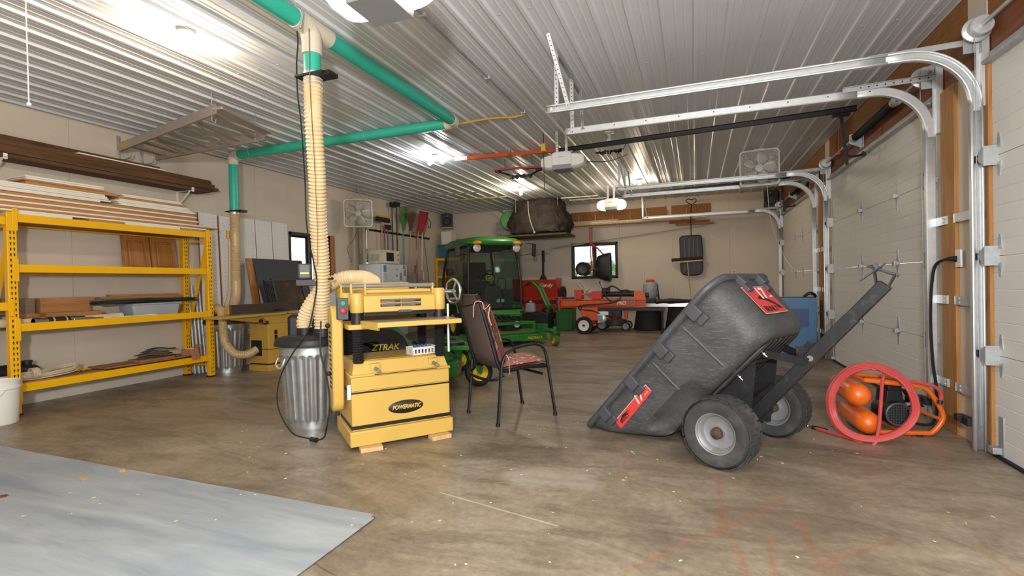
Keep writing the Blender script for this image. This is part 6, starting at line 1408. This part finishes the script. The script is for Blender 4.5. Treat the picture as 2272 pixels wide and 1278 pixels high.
# ------------------------------------------------------------------ along the back wall
mat('gandy_red', 'b8321f', .4, var=.06); mat('splitter_orange', 'd4551b', .38, var=.06)
t = thing('drop_seeder', 'long red drop seeder hopper with white script lettering', 'seeder', (-3.68, 11.72, 0), 0)
q = MB(); q.prism([(-.28, 1.20), (.14, 1.20), (.06, .80), (.02, .62), (-.12, .62), (-.2, .80)], -.56, .56, 'x'); obj('hopper', q, 'gandy_red', t, bev=.006)
for s in (-1, 1): q = MB(); q.prism([(-.32, 1.24), (.17, 1.24), (.08, .55), (-.15, .55)], s*.56-.008, s*.56+.008, 'x'); obj('end_plate', q, 'gandy_red', t)
q = MB(); q.b2(-.56, .56, -.26, -.23, .70, .78); q.b2(-.56, .56, -.13, .04, .40, .58); obj('lower_box', q, 'gandy_red', t, bev=.005)
q = MB(); q.b2(-.55, .55, -.16, -.14, .80, .815); obj('rubber_strip', q, 'black_plastic', t); text('lettering', 'Gandy', .13, 'white_plastic', t, (.28, -.284, 1.06), (rad(100), 0, 0), .001, .35, .002)
q = MB(); q.b2(-.5, -.44, -.1, .1, 0, .55); q.b2(.44, .5, -.1, .1, 0, .55); obj('stand', q, 'black_paint', t); tyre_wheel(t, (.66, -.05, .86), (1, 0, 0), .17, .10, 'black_plastic')
t = thing('trimmer', 'black leaf blower tube hanging nozzle down from a wall hook', 'leaf blower', (-3.61, 11.97, 1.18), 0); q = MB(); q.cyl((0, 0, .10), (.01, 0, .76), .028, n=10); q.cyl((.01, 0, .46), (.01, 0, .76), .035, n=10); obj('tube', q, 'black_plastic', t); q = MB(); q.prism([(-.11, 0), (.11, 0), (.04, .14), (-.04, .14)], -.03, .03, 'y'); obj('nozzle', q, 'black_plastic', t, bev=.006); q = MB(); q.tube([(-.22, 0, .66), (.10, 0, .68), (.22, 0, .70), (.23, 0, .86)], .007, 6); q.tube([(-.05, .0, .66), (-.05, 0, .82)], .006, 6); obj('wall_hook', q, 'galv_dull', t)
q = MB(); q.cyl((-3.36, 12.03, 1.99), (-2.55, 12.03, 2.08), .022, n=10); q.cyl((-2.56, 12.03, 2.08), (.32, 12.04, 2.36), .008, n=8)
for x in (-3.3, -.9, .1): q.cyl((x, 12.099, 2.0+(x+3.36)*.098), (x, 12.02, 2.0+(x+3.36)*.098), .006, n=6)
one('long_pole', 'long thin grey pole hung across the back wall above the window', 'pole', q, 'galv_dull')
for k, x in enumerate((-1.13, .815)):
    t = thing('wall_outlet', 'beige wall outlet on the back wall '+('beside the sprayer' if k == 0 else 'above the dump cart'), 'outlet', (x, YB, 1.27), 0, 'wall outlets'); q = MB(); q.b2(-.037, .037, -.008, -.0005, -.058, .058); obj('cover_plate', q, 'beige_plastic', t, bev=.002)
    for z in (.022, -.022): q = MB(); q.b2(-.016, .016, -.0095, -.007, z-.014, z+.014); obj('socket', q, 'grey_plastic', t)
# log splitter
ls = thing('log_splitter', 'orange log splitter on wheels with hydraulic ram', 'log splitter', (-2.0, 10.75, 0), 0)
q = MB(); q.b2(-.86, 1.02, -.10, .10, .72, .74); q.b2(-.86, 1.02, -.10, .10, .565, .585); q.b2(-.86, 1.02, -.012, .012, .58, .72); q.b2(-.86, -.84, -.14, .14, .50, .80); obj('beam', q, 'splitter_orange', ls, bev=.003)
q = MB(); q.b2(-.80, .80, -.118, -.10, .60, .71); so = obj('side_panel', q, 'splitter_orange', ls); text('lettering', 'PRO', .10, 'white_plastic', so, (.52, -.121, .655), (PI/2, 0, 0), .001, 0, .002); q = MB(); q.b2(.60, .78, -.122, -.117, .625, .69); obj('data_plate', q, 'decal_grey', so)
q = MB(); q.b2(-.50, -.34, -.13, .13, .745, .96); obj('foot_plate', q, 'red_paint', ls, bev=.005); q = MB(); q.b2(-.12, .10, -.11, .11, .745, .92); q.prism([(-.12, .80), (-.12, .90), (-.30, .85)], -.09, .09, 'y'); obj('wedge', q, 'red_paint', ls, bev=.005)
q = MB(); q.cyl((.12, 0, .85), (.78, 0, .85), .058, n=18); q.cyl((.12, 0, .85), (.20, 0, .85), .066, n=18); q.cyl((.72, 0, .85), (.80, 0, .85), .066, n=18); obj('cylinder', q, 'black_paint', ls); q = MB(); q.cyl((-.35, 0, .85), (.14, 0, .85), .022, n=12); obj('piston_rod', q, 'steel_bright', ls)
q = MB(); q.prism([(.78, .74), (1.02, .74), (1.0, .86), (.86, .93), (.78, .9)], -.08, .08, 'y'); obj('ram_mount', q, 'splitter_orange', ls); q = MB(); q.cyl((.98, 0, .82), (1.08, 0, .82), .05, n=12); obj('filter', q, 'black_plastic', ls)
q = MB(); q.b2(.10, .26, -.09, .05, .90, .99); q.cyl((.10, -.04, .98), (.05, -.04, 1.10), .008, n=6); q.sph((.05, -.04, 1.11), .02, 8); obj('valve', q, 'black_plastic', ls, bev=.005)
for pts in ([(.2, -.08, .96), (.35, -.14, 1.02), (.52, -.14, .90), (.50, -.15, .76), (.38, -.15, .68), (.1, -.15, .64), (-.25, -.14, .62), (-.40, -.14, .58), (-.34, -.14, .50), (-.15, -.14, .45)], [(.16, -.08, .92), (.22, -.15, .78), (.34, -.15, .68), (.45, -.14, .74)], [(-.38, -.13, .62), (-.3, -.15, .52), (-.1, -.16, .50), (.05, -.14, .44)], [(.5, 0, .92), (.62, -.05, .93), (.72, -.05, .90)]):
    q = MB(); q.tube(spline(pts, 6), .016, 7); obj('hydraulic_hose', q, 'black_plastic', ls)
q = MB(); q.b2(-.34, .02, -.16, .16, .28, .56); q.b2(-.40, -.02, -.2, .2, .17, .22); obj('tank', q, 'splitter_orange', ls, bev=.01); q = MB(); q.cyl((-.26, -.34, .19), (-.26, .40, .19), .025, n=10); obj('axle', q, 'black_paint', ls)
for y in (-.28, .36): tyre_wheel(ls, (-.26, y, .19), (0, 1, 0), .19, .11, 'white_plastic', .6)
q = MB(); q.b2(.02, .16, -.2, .10, .24, .40); q.lathe([(.09, 0), (.09, .04), (.05, .06)], (.12, -.2, .34), (0, -1, 0), 18); q.b2(.0, .24, -.12, .14, .40, .48); en = obj('engine', q, 'galv', ls, bev=.006); q = MB(); q.b2(.04, .14, -.27, -.25, .30, .40); obj('engine_label', q, 'sticker_blue', en); q = MB(); q.b2(.18, .5, -.10, .12, .36, .50); q.cyl((.3, -.1, .42), (.3, -.16, .42), .05, n=14); obj('muffler', q, 'black_plastic', ls, bev=.01)
q = MB(); q.b2(.0, 1.40, -.04, .04, .49, .56); obj('tongue', q, 'black_paint', ls); q = MB(); q.cyl((.60, 0, .57), (.60, 0, .32), .035, n=10); obj('stand_leg', q, 'splitter_orange', ls); q = MB(); q.cyl((1.34, 0, .5), (1.34, 0, .0), .025, n=10); obj('jack', q, 'black_paint', ls)
# push mower
pm = thing('push_mower', 'old red push lawn mower with folded handle behind the splitter', 'lawn mower', (-1.76, 11.55, 0), 0)
q = MB(); q.lathe([(.27, .10), (.28, .16), (.25, .24), (.15, .27), (0, .275)], n=24, cap=False); obj('deck', q, 'rusty_dark', pm); q = MB(); q.lathe([(.14, .27), (.15, .33), (.12, .40), (0, .42)], n=18, cap=False); obj('engine', q, 'gandy_red', pm)
for x in (-.27, .27):
    for y in (-.22, .22): tyre_wheel(pm, (x, y, .10 if x > 0 else .13), (0, 1, 0), .10 if x > 0 else .13, .045, 'grey_plastic', .7)
q = MB()
for y in (-.18, .18): q.tube([(-.2, y, .22), (-.52, y, .66), (-.84, y, 1.12)], .012, 6)
q.tube([(-.84, -.18, 1.12), (-.84, .18, 1.12)], .012, 6); q.tube([(-.60, -.18, .78), (-.60, .18, .78)], .010, 6); obj('handle', q, 'galv_dull', pm, kind='stuff'); q = MB(); q.tube([(-.55, -.1, .70), (-.70, .05, .86), (-.62, .16, .95)], .008, 6); obj('control_bar', q, 'red_paint', pm)
# sprayer, ramps and tubs
t = thing('sprayer', 'grey spray tank with an orange lid standing on the aluminium ramp', 'sprayer', (-.96, 11.63, .609), 0); q = MB(); q.lathe([(.10, .10), (.14, .14), (.165, .30), (.16, .44), (.13, .48)], n=24); obj('tank', q, 'tub_grey', t); q = MB(); q.lathe([(.09, .47), (.10, .52), (.08, .54)], n=20); obj('lid', q, 'splitter_orange', t); q = MB(); q.b2(-.12, .12, -.1, .1, 0, .11); obj('base', q, 'black_plastic', t, bev=.01); q = MB(); q.tube(spline([(.15, 0, .2), (.19, -.04, .1), (.17, -.06, .3), (.16, -.02, .42)], 5), .012, 6); obj('spray_hose', q, 'black_plastic', t)
for k, y in enumerate((11.55, 11.78)):
    t = thing('loading_ramp', 'aluminium loading ramp channel resting on the black tubs, '+('nearer the splitter' if k == 0 else 'nearer the wall'), 'ramp', (-.45, y, .535), 0, 'aluminium loading ramps')
    for yy in (-.10, .10): q = MB(); q.b2(-.66, .62, yy-.006, yy+.006, 0, .075); obj('side_rail', q, 'steel_bright', t)
    for i in range(9): q = MB(); q.b2(-.60+i*.145, -.55+i*.145, -.1, .1, .01, .05); obj('rung', q, 'aluminium', t)
q = MB(); q.tube(spline([(-.86, 11.44, .645), (-.7, 11.435, .66), (-.4, 11.435, .66), (-.1, 11.44, .66), (.1, 11.44, .65)], 6), [.03, .05, .055, .05, .05, .05, .045, .04, .05, .06, .06, .055, .05, .05, .045, .04, .04, .035, .035, .03, .03, .025, .02, .02, .02][:25], 8); one('tool_bag', 'long black tool bag lying along the ramps', 'bag', q, 'black_plastic')
for k, (x, y) in enumerate(((-1.02, 11.66), (-.32, 11.58))):
    q = MB(); q.lathe([(.34, 0), (.345, .02), (.33, .03), (.255, .515), (.262, .53), (.25, .535), (.0, .53)], n=32, cap=False); one('feed_tub', 'black rubber feed tub turned upside down, '+('below the sprayer' if k == 0 else 'beside the broom handle'), 'tub', q, 'rubber', 'black feed tubs', loc=(x, y, 0))
# push broom and sled on the wall
t = thing('push_broom', 'push broom standing head up with dark bristles and wooden handle', 'broom', (-.06, 11.82, .70), 0); q = MB(); q.cyl((.02, 0, -.70), (-.10, .06, .84), .013, n=8); obj('handle', q, 'handle_wood', t); q = MB(); q.box((-.10, .05, .845), (.66, .06, .03), (0, -.04, 0)); obj('block', q, 'pine', t); q = MB(); q.box((-.10, .05, .895), (.68, .08, .075), (0, -.04, 0)); obj('bristles', q, 'bristle', t, bev=.01)
t = thing('ice_sled', 'black plastic sled hung on the wall by a looped rod', 'sled', (-.07, 12.02, 1.22), 0); q = MB(); P = [(-.24, .10), (-.20, .03), (-.1, .0), (.1, .0), (.2, .03), (.24, .10), (.25, .5), (.23, .86), (.2, .92), (-.2, .92), (-.26, .86), (-.25, .5)]; q.prism(P, -.08, -.02, 'y'); so = obj('pan', q, 'black_plastic', t, bev=.02)
for x in (-.14, -.05, .05, .14): q = MB(); q.b2(x-.012, x+.012, -.095, -.08, .10, .84); obj('runner_rib', q, 'grey_dark', so, bev=.004)
for z in (.2, .5, .8): q = MB(); q.b2(-.2, .2, -.094, -.08, z-.012, z+.012); obj('cross_rib', q, 'black_plastic', so)
q = MB(); q.tube(spline([(0, -.06, .88), (0, -.19, 1.12), (.0, -.23, 1.27), (.01, -.23, 1.50), (.02, -.23, 1.58), (-.06, -.23, 1.64), (-.10, -.23, 1.69), (-.05, -.23, 1.72), (.02, -.23, 1.70), (.09, -.23, 1.72), (.12, -.23, 1.67), (.05, -.23, 1.60)], 6), .010, 7); obj('tow_rod', q, 'black_paint', t)
# wheelbarrow hung in front of the window
t = thing('wheelbarrow', 'black tub wheelbarrow with red frame hung up in front of the window', 'wheelbarrow', (-2.32, 11.82, 1.42), 0)
q = MB(); rows = []
for f, d in ((1, 0), (.985, .05), (.92, .16), (.80, .27), (.6, .33), (.1, .335)): rows.append([(.43-d, .17*f*math.copysign(abs(math.cos(a))**.7, math.cos(a)), .05+.34*f*math.copysign(abs(math.sin(a))**.7, math.sin(a))) for a in [2*PI*k/28 for k in range(28)]])
q.grid(rows, True); obj('tub', q, 'black_plastic', t, solid=.008, smooth=50); q = MB(); q.tube([Vector(p) for p in rows[0]], .012, 6, True); obj('tub_rim', q, 'grey_dark', t)
for y in (-.12, .12):
    q = MB(); q.tube(spline([(-.22, y*.4, .0), (-.05, y, -.02), (.0, y, .08), (-.02, y, .5), (-.02, y, 1.0)], 6), .014, 7); q.tube([(-.0, y, .62), (.12, y, .52), (.27, y, .35)], .012, 6); q.tube([(0, y, .02), (.15, y, -.0), (.22, y, .12)], .012, 6)
    obj('side_frame', q, 'red_paint', t)
for y in (-.10, .10): tyre_wheel(t, (-.22, y, .02), (0, 1, 0), .17, .085, 'grey_dark', .62)
q = MB(); q.tube(spline([(-.03, .0, .52), (.08, 0, .55), (.2, 0, .46), (.36, 0, .48)], 5), .008, 6); q.tube([(-.02, -.12, 1.0), (-.02, .2, 1.02)], .010, 6); obj('tip_bar', q, 'galv_dull', t)
# lumber shelf high on the back wall
t = thing('lumber_shelf', 'long pine shelf on wooden brackets high on the back wall', 'shelf', (0, YB, 2.49), 0); q = MB(); q.b2(-2.94, .02, -.30, -.01, 0, .038); obj('plank', q, 'pine', t, bev=.003); q = MB(); q.b2(-2.88, -.60, -.025, -.001, .06, .36); q.b2(-.50, .36, -.025, -.001, .12, .37); obj('back_board', q, 'osb', t)
for k in range(7):
    q = MB(); q.prism([(-.092, .037), (-.024, .037), (-.024, .28), (-.05, .28)], -2.70+k*.42, -2.665+k*.42, 'x'); obj('bracket', q, 'trim_wood', t)
for k, (x0, x1, z, m_, lb) in enumerate([(-2.9, -1.0, .04, 'galv_dull', 'grey metal rail lying on the lumber shelf'), (-2.2, .25, .04, 'trim_white', 'white trim piece lying on the lumber shelf'), (-2.8, -1.7, .075, 'pine', 'pale wood strip on the grey rail on the shelf'), (-.6, .05, .075, 'block_wood', 'brown wood piece at the shelf end')]):
    q = MB(); q.b2(x0, x1, YB-.27+(k % 2)*.10, YB-.20+(k % 2)*.10, 2.49+z, 2.49+z+.033); one('shelf_lumber', lb, 'board', q, m_, 'lumber on the back wall shelf', bev=.002)
for k, (x0, x1, z) in enumerate(((-.55, .33, 2.44), (-.4, .42, 2.38))):
    q = MB(); q.b2(x0, x1, YB-.09, YB-.02, z, z+.045); one('ledger_board', 'brown board fixed under the shelf end, '+('upper' if k == 0 else 'lower')+' one', 'board', q, 'block_wood', bev=.002)
# covered bundle under the ceiling, wire cage and green disc
mat('tarp', '33261d', .7, var=.5, scale=6, bump=.6, bscale=11, dirt='16110e', dscale=5, dlo=.45, dhi=.6)
t = thing('covered_bundle', 'brown camouflage tarp bundle slung under the ceiling', 'tarp bundle', (-3.36, 11.0, 0), 0); q = MB(); rr = random.Random(9); rows = []
for f, z in ((.80, 3.018), (.86, 2.96), (.88, 2.88), (.90, 2.78), (.95, 2.66), (1.0, 2.54), (1.0, 2.44), (1.0, 2.36), (1.03, 2.28), (.93, 2.24), (.4, 2.23)):
    rows.append([((.64+.07*(2.4 < z < 2.7))*f*(1+.05*math.sin(9*a+z*5)+.03*math.sin(17*a-z*9))*math.copysign(abs(math.cos(a))**.42, math.cos(a))*(1+rr.uniform(-.02, .02)), .42*f*math.copysign(abs(math.sin(a))**.5, math.sin(a))*(1+rr.uniform(-.05, .05)), z+rr.uniform(-.015, .015)) for a in [2*PI*k/72 for k in range(72)]])
q.grid(rows, True); q.add(rows[0], [tuple(range(72))[::-1]]); q.add(rows[-1], [tuple(range(72))]); obj('tarp', q, 'tarp', t, smooth=60); q = MB(); q.tube(spline([(-.16, -.4, 2.98), (-.13, -.46, 2.7), (-.06, -.5, 2.45), (.0, -.48, 2.27)], 6), .010, 6); q.sph((.0, -.48, 2.26), .03, 8); obj('tie_rope', q, 'rope', t)
q = MB(); q.b2(-.68, .72, -.42, .42, 2.19, 2.23); obj('board', q, 'deck_dark', t)
for x in (-.5, .5):
    for y in (-.3, .3): q = MB(); q.cyl((x, y, 2.2), (x, y, H), .006, n=6); obj('hanger_rod', q, 'galv_dull', t)
q = MB(); q.lathe([(.24, 0), (.23, .02), (.05, .05), (0, .055)], (0, 0, 0), (.5, -1, 0), 28, cap=False); q.cyl((-.05, .03, .1), (-.32, .02, .32), .014, n=8); one('sled_disc', 'green plastic disc hanging beside the tarp bundle', 'disc', q, 'rake_green', loc=(-4.22, 11.3, 2.66), solid=.005)
q = MB()
for z, r in ((2.66, .25), (2.52, .24), (2.38, .23)): q.torus((-4.52, 11.75, z), r, .004, (0, 0, 1), 24, 5)
for k in range(8): a = 2*PI*k/8; q.cyl((-4.52+.25*math.cos(a), 11.75+.25*math.sin(a), 2.66), (-4.52+.22*math.cos(a), 11.75+.22*math.sin(a), 2.1), .004, n=5)
q.cyl((-4.52, 12.0, 2.52), (-4.52, 12.10, 2.52), .006, n=6); one('wire_cage', 'round wire tomato cage fixed to the back wall', 'wire cage', q, 'galv_dull')
# green snow blower chute, bins
t = thing('snow_blower', 'green snow blower with a tall curved discharge chute', 'snow blower', (-3.35, 11.0, 0), 0); q = MB(); rows = []
for (x, z, w) in ((-.40, 1.06, .10), (-.34, 1.14, .12), (-.22, 1.15, .13), (-.08, 1.04, .13), (.0, .86, .12), (.10, .64, .12), (.17, .50, .12)): rows.append([(x+.05, -w, z+.01), (x, -w, z), (x, w, z), (x+.05, w, z+.01)])
q.grid(rows); obj('chute', q, 'jd_green', t, solid=.012); q = MB(); q.lathe([(.13, .40), (.13, .52), (.10, .54)], (.12, 0, 0), n=20); obj('chute_base', q, 'black_plastic', t); q = MB(); q.prism([(-.45, .08), (.20, .08), (.22, .42), (.1, .46), (-.40, .40)], -.3, .28, 'y'); obj('housing', q, 'black_plastic', t, bev=.02); q = MB(); q.b2(-.46, -.40, -.34, .30, .0, .45); q.b2(-.5, .22, -.36, -.30, .02, .20); obj('auger_side', q, 'jd_green', t, bev=.01); q = MB(); q.b2(-.42, .2, -.28, .26, .0, .08); obj('skid', q, 'black_paint', t)
t = thing('green_bin', 'dark green plastic bin standing against the back wall', 'bin', (-2.89, 11.40, 0), 0); q = MB(); q.box((0, 0, .26), (.38, .40, .52), tx=1.08, ty=1.05); obj('body', q, 'jd_dark', t, bev=.02); q = MB(); q.b2(-.22, .22, -.235, .235, .52, .55); obj('lid', q, 'jd_dark', t, bev=.01)
mat('tote_navy', '2c4f7c', .45); tote((-2.89, 11.34, .55), (.34, .30, .22), 'blue storage tote with lid on the green bin', 'tote_navy', 'tote_navy')
q = MB(); q.box((0, 0, .11), (.24, .2, .22), tx=.8); q.cyl((0, 0, .2), (0, 0, .28), .04, n=12); one('plastic_jug', 'translucent white jug on the snow blower housing', 'jug', q, 'tub_grey', loc=(-3.62, 10.95, .44), bev=.03)
# ------------------------------------------------------------------ blue cabinet by the far door
mat('cabinet_blue', '3b6f9e', .4, var=.04); t = thing('tool_cabinet', 'blue steel cabinet on the floor between the two far doors', 'cabinet', (1.42, 8.22, 0), rad(-4)); q = MB(); q.b2(-.26, .20, -.20, .22, .03, .84); obj('body', q, 'cabinet_blue', t, bev=.006); q = MB(); q.b2(-.26, .20, -.2, .22, 0, .03); obj('plinth', q, 'black_paint', t); q = MB(); q.b2(-.16, .10, -.206, -.198, .42, .68); obj('recess_panel', q, 'tote_navy', t); q = MB(); q.tube(spline([(.05, -.1, .85), (.12, -.12, .90), (.18, -.1, .88), (.2, -.05, .85)], 5), .022, 7); obj('cable', q, 'black_plastic', t)
# ------------------------------------------------------------------ things along the ceiling
t = thing('conduit', 'thin steel conduit clipped to the ceiling ending at a hanging yellow plug', 'conduit', (0, 0, 0)); q = MB(); q.cyl((-1.77, -.5, H-.026), (-1.755, 5.25, H-.026), .011, n=8); q.cyl((-1.755, 5.25, H-.026), (-1.77, 6.0, H-.03), .008, n=8); obj('pipe', q, 'galv_dull', t)
for y in (1.5, 3.05, 4.2, 5.2): q = MB(); q.b2(-1.785, -1.735, y-.012, y+.012, H-.042, H-.012); obj('clip', q, 'galv', t)
q = MB(); q.cyl((-1.77, 6.0, H-.03), (-1.77, 6.0, 2.86), .006, n=6); q.cyl((-1.77, 6.0, 2.86), (-1.77, 6.0, 2.30), .004, n=6); obj('drop_cord', q, 'black_plastic', t, kind='stuff'); q = MB(); q.box((-1.77, 6.0, 2.84), (.06, .06, .10)); obj('socket_end', q, 'sticker_yellow', t, bev=.01)
q = MB(); q.tube(spline([(-2.50, 5.06, ZP), (-2.3, 5.15, H-.06), (-2.1, 5.2, H-.045), (-1.9, 5.24, H-.05), (-1.77, 5.26, H-.03)], 6), .011, 6); one('air_line', 'yellow air line strung from the pipe elbow to the conduit', 'air line', q, 'sticker_yellow')
t = thing('pole_saw', 'orange pole with a white band slung from ceiling hooks', 'pole', (0, 0, 0)); q = MB(); q.bar((-3.26, 6.55, 2.98), (-1.62, 6.72, 2.98), .04, .05); obj('pole', q, 'splitter_orange', t, bev=.006); q = MB(); q.bar((-3.30, 6.546, 2.98), (-3.10, 6.567, 2.98), .043, .053); obj('band', q, 'white_plastic', t); q = MB()
for x in (-3.15, -2.45, -1.75): q.tube([(x, 6.63, H-.01), (x, 6.60, 2.94), (x, 6.66, 2.94), (x, 6.67, 2.97)], .004, 5)
obj('hooks', q, 'black_paint', t, kind='stuff')
t = thing('compound_bow', 'red and black compound bow hanging flat under the ceiling', 'bow', (-2.55, 7.25, 2.88), rad(12)); q = MB(); q.bar((-.38, -.10, .02), (.40, -.10, .02), .03, .028); obj('stabiliser_tube', q, 'shovel_red', t); q = MB(); q.tube(spline([(-.32, -.02, 0), (-.20, .22, 0), (-.10, .32, -.02), (0, .30, -.02), (.12, .30, -.02), (.22, .20, 0), (.34, -.02, 0)], 6), .016, 7); obj('riser', q, 'black_plastic', t)
for x in (-.32, .32): q = MB(); q.torus((x, -.03, 0), .045, .008, (0, .3, 1), 18, 6); q.bar((x-.04, -.03, 0), (x+.04, -.03, 0), .01, .008); obj('cam', q, 'black_plastic', t)
q = MB(); q.tube([(-.33, -.08, 0), (.33, -.08, 0)], .003, 4); q.tube([(-.29, -.02, .01), (.29, -.06, .01)], .003, 4); obj('strings', q, 'black_paint', t, kind='stuff'); q = MB()
for k in range(14): q.box((-.16+k*.024, .26+.05*math.sin(k*2), -.03), (.03, .05, .05), (k, k*.7, k*1.3))
obj('sight_and_quiver', q, 'grey_dark', t, kind='stuff'); q = MB()
for x in (-.2, .22): q.tube([(x, -.10, .03), (x, -.10, H-2.88-.005)], .004, 5)
obj('hooks', q, 'black_paint', t, kind='stuff')
for k, (x0, y0, x1, y1, m_, lb) in enumerate([(-5.6, 8.95, -4.0, 9.13, 'galv_dull', 'grey rod slung under the ceiling over the tractor'), (-5.0, 9.75, -3.75, 9.85, 'handle_wood', 'wooden rod slung under the ceiling by the bulb'), (-2.75, 10.6, -1.95, 10.65, 'trim_white', 'white strip on the ceiling behind the lit opener'), (-2.65, 10.95, -1.75, 11.0, 'trim_white', 'second white strip on the ceiling near the back wall')]):
    t = thing('ceiling_rod', lb, 'rod', (0, 0, 0), 0, 'rods slung under the ceiling'); q = MB(); q.cyl((x0, y0, H-.07), (x1, y1, H-.07), .012, n=8); obj('rod', q, m_, t); q = MB()
    for f in (.15, .85): x, y = x0+(x1-x0)*f, y0+(y1-y0)*f; q.tube([(x, y, H-.01), (x, y-.02, H-.085), (x, y+.02, H-.085), (x, y+.025, H-.06)], .0035, 5)
    obj('hooks', q, 'black_paint', t, kind='stuff')
q = MB(); q.tube(spline([(-1.33, 6.2, 2.66), (-1.1, 6.7, 2.75), (-1.0, 7.2, 2.9), (-.95, 7.5, 3.0), (-.92, 7.6, H-.02)], 6), .006, 5)
for k in range(10): q.box((-1.25+k*.035, 6.9+.02*(k % 3), 2.93), (.05, .03, .02), (k, k*.5, k))
q.tube([(-1.25, 6.9, 2.93), (-.9, 6.95, 2.96), (-.85, 6.95, H-.01)], .006, 5); one('wire_bundle', 'tangled black wire bundle hanging behind the white opener', 'wires', q, 'black_plastic')
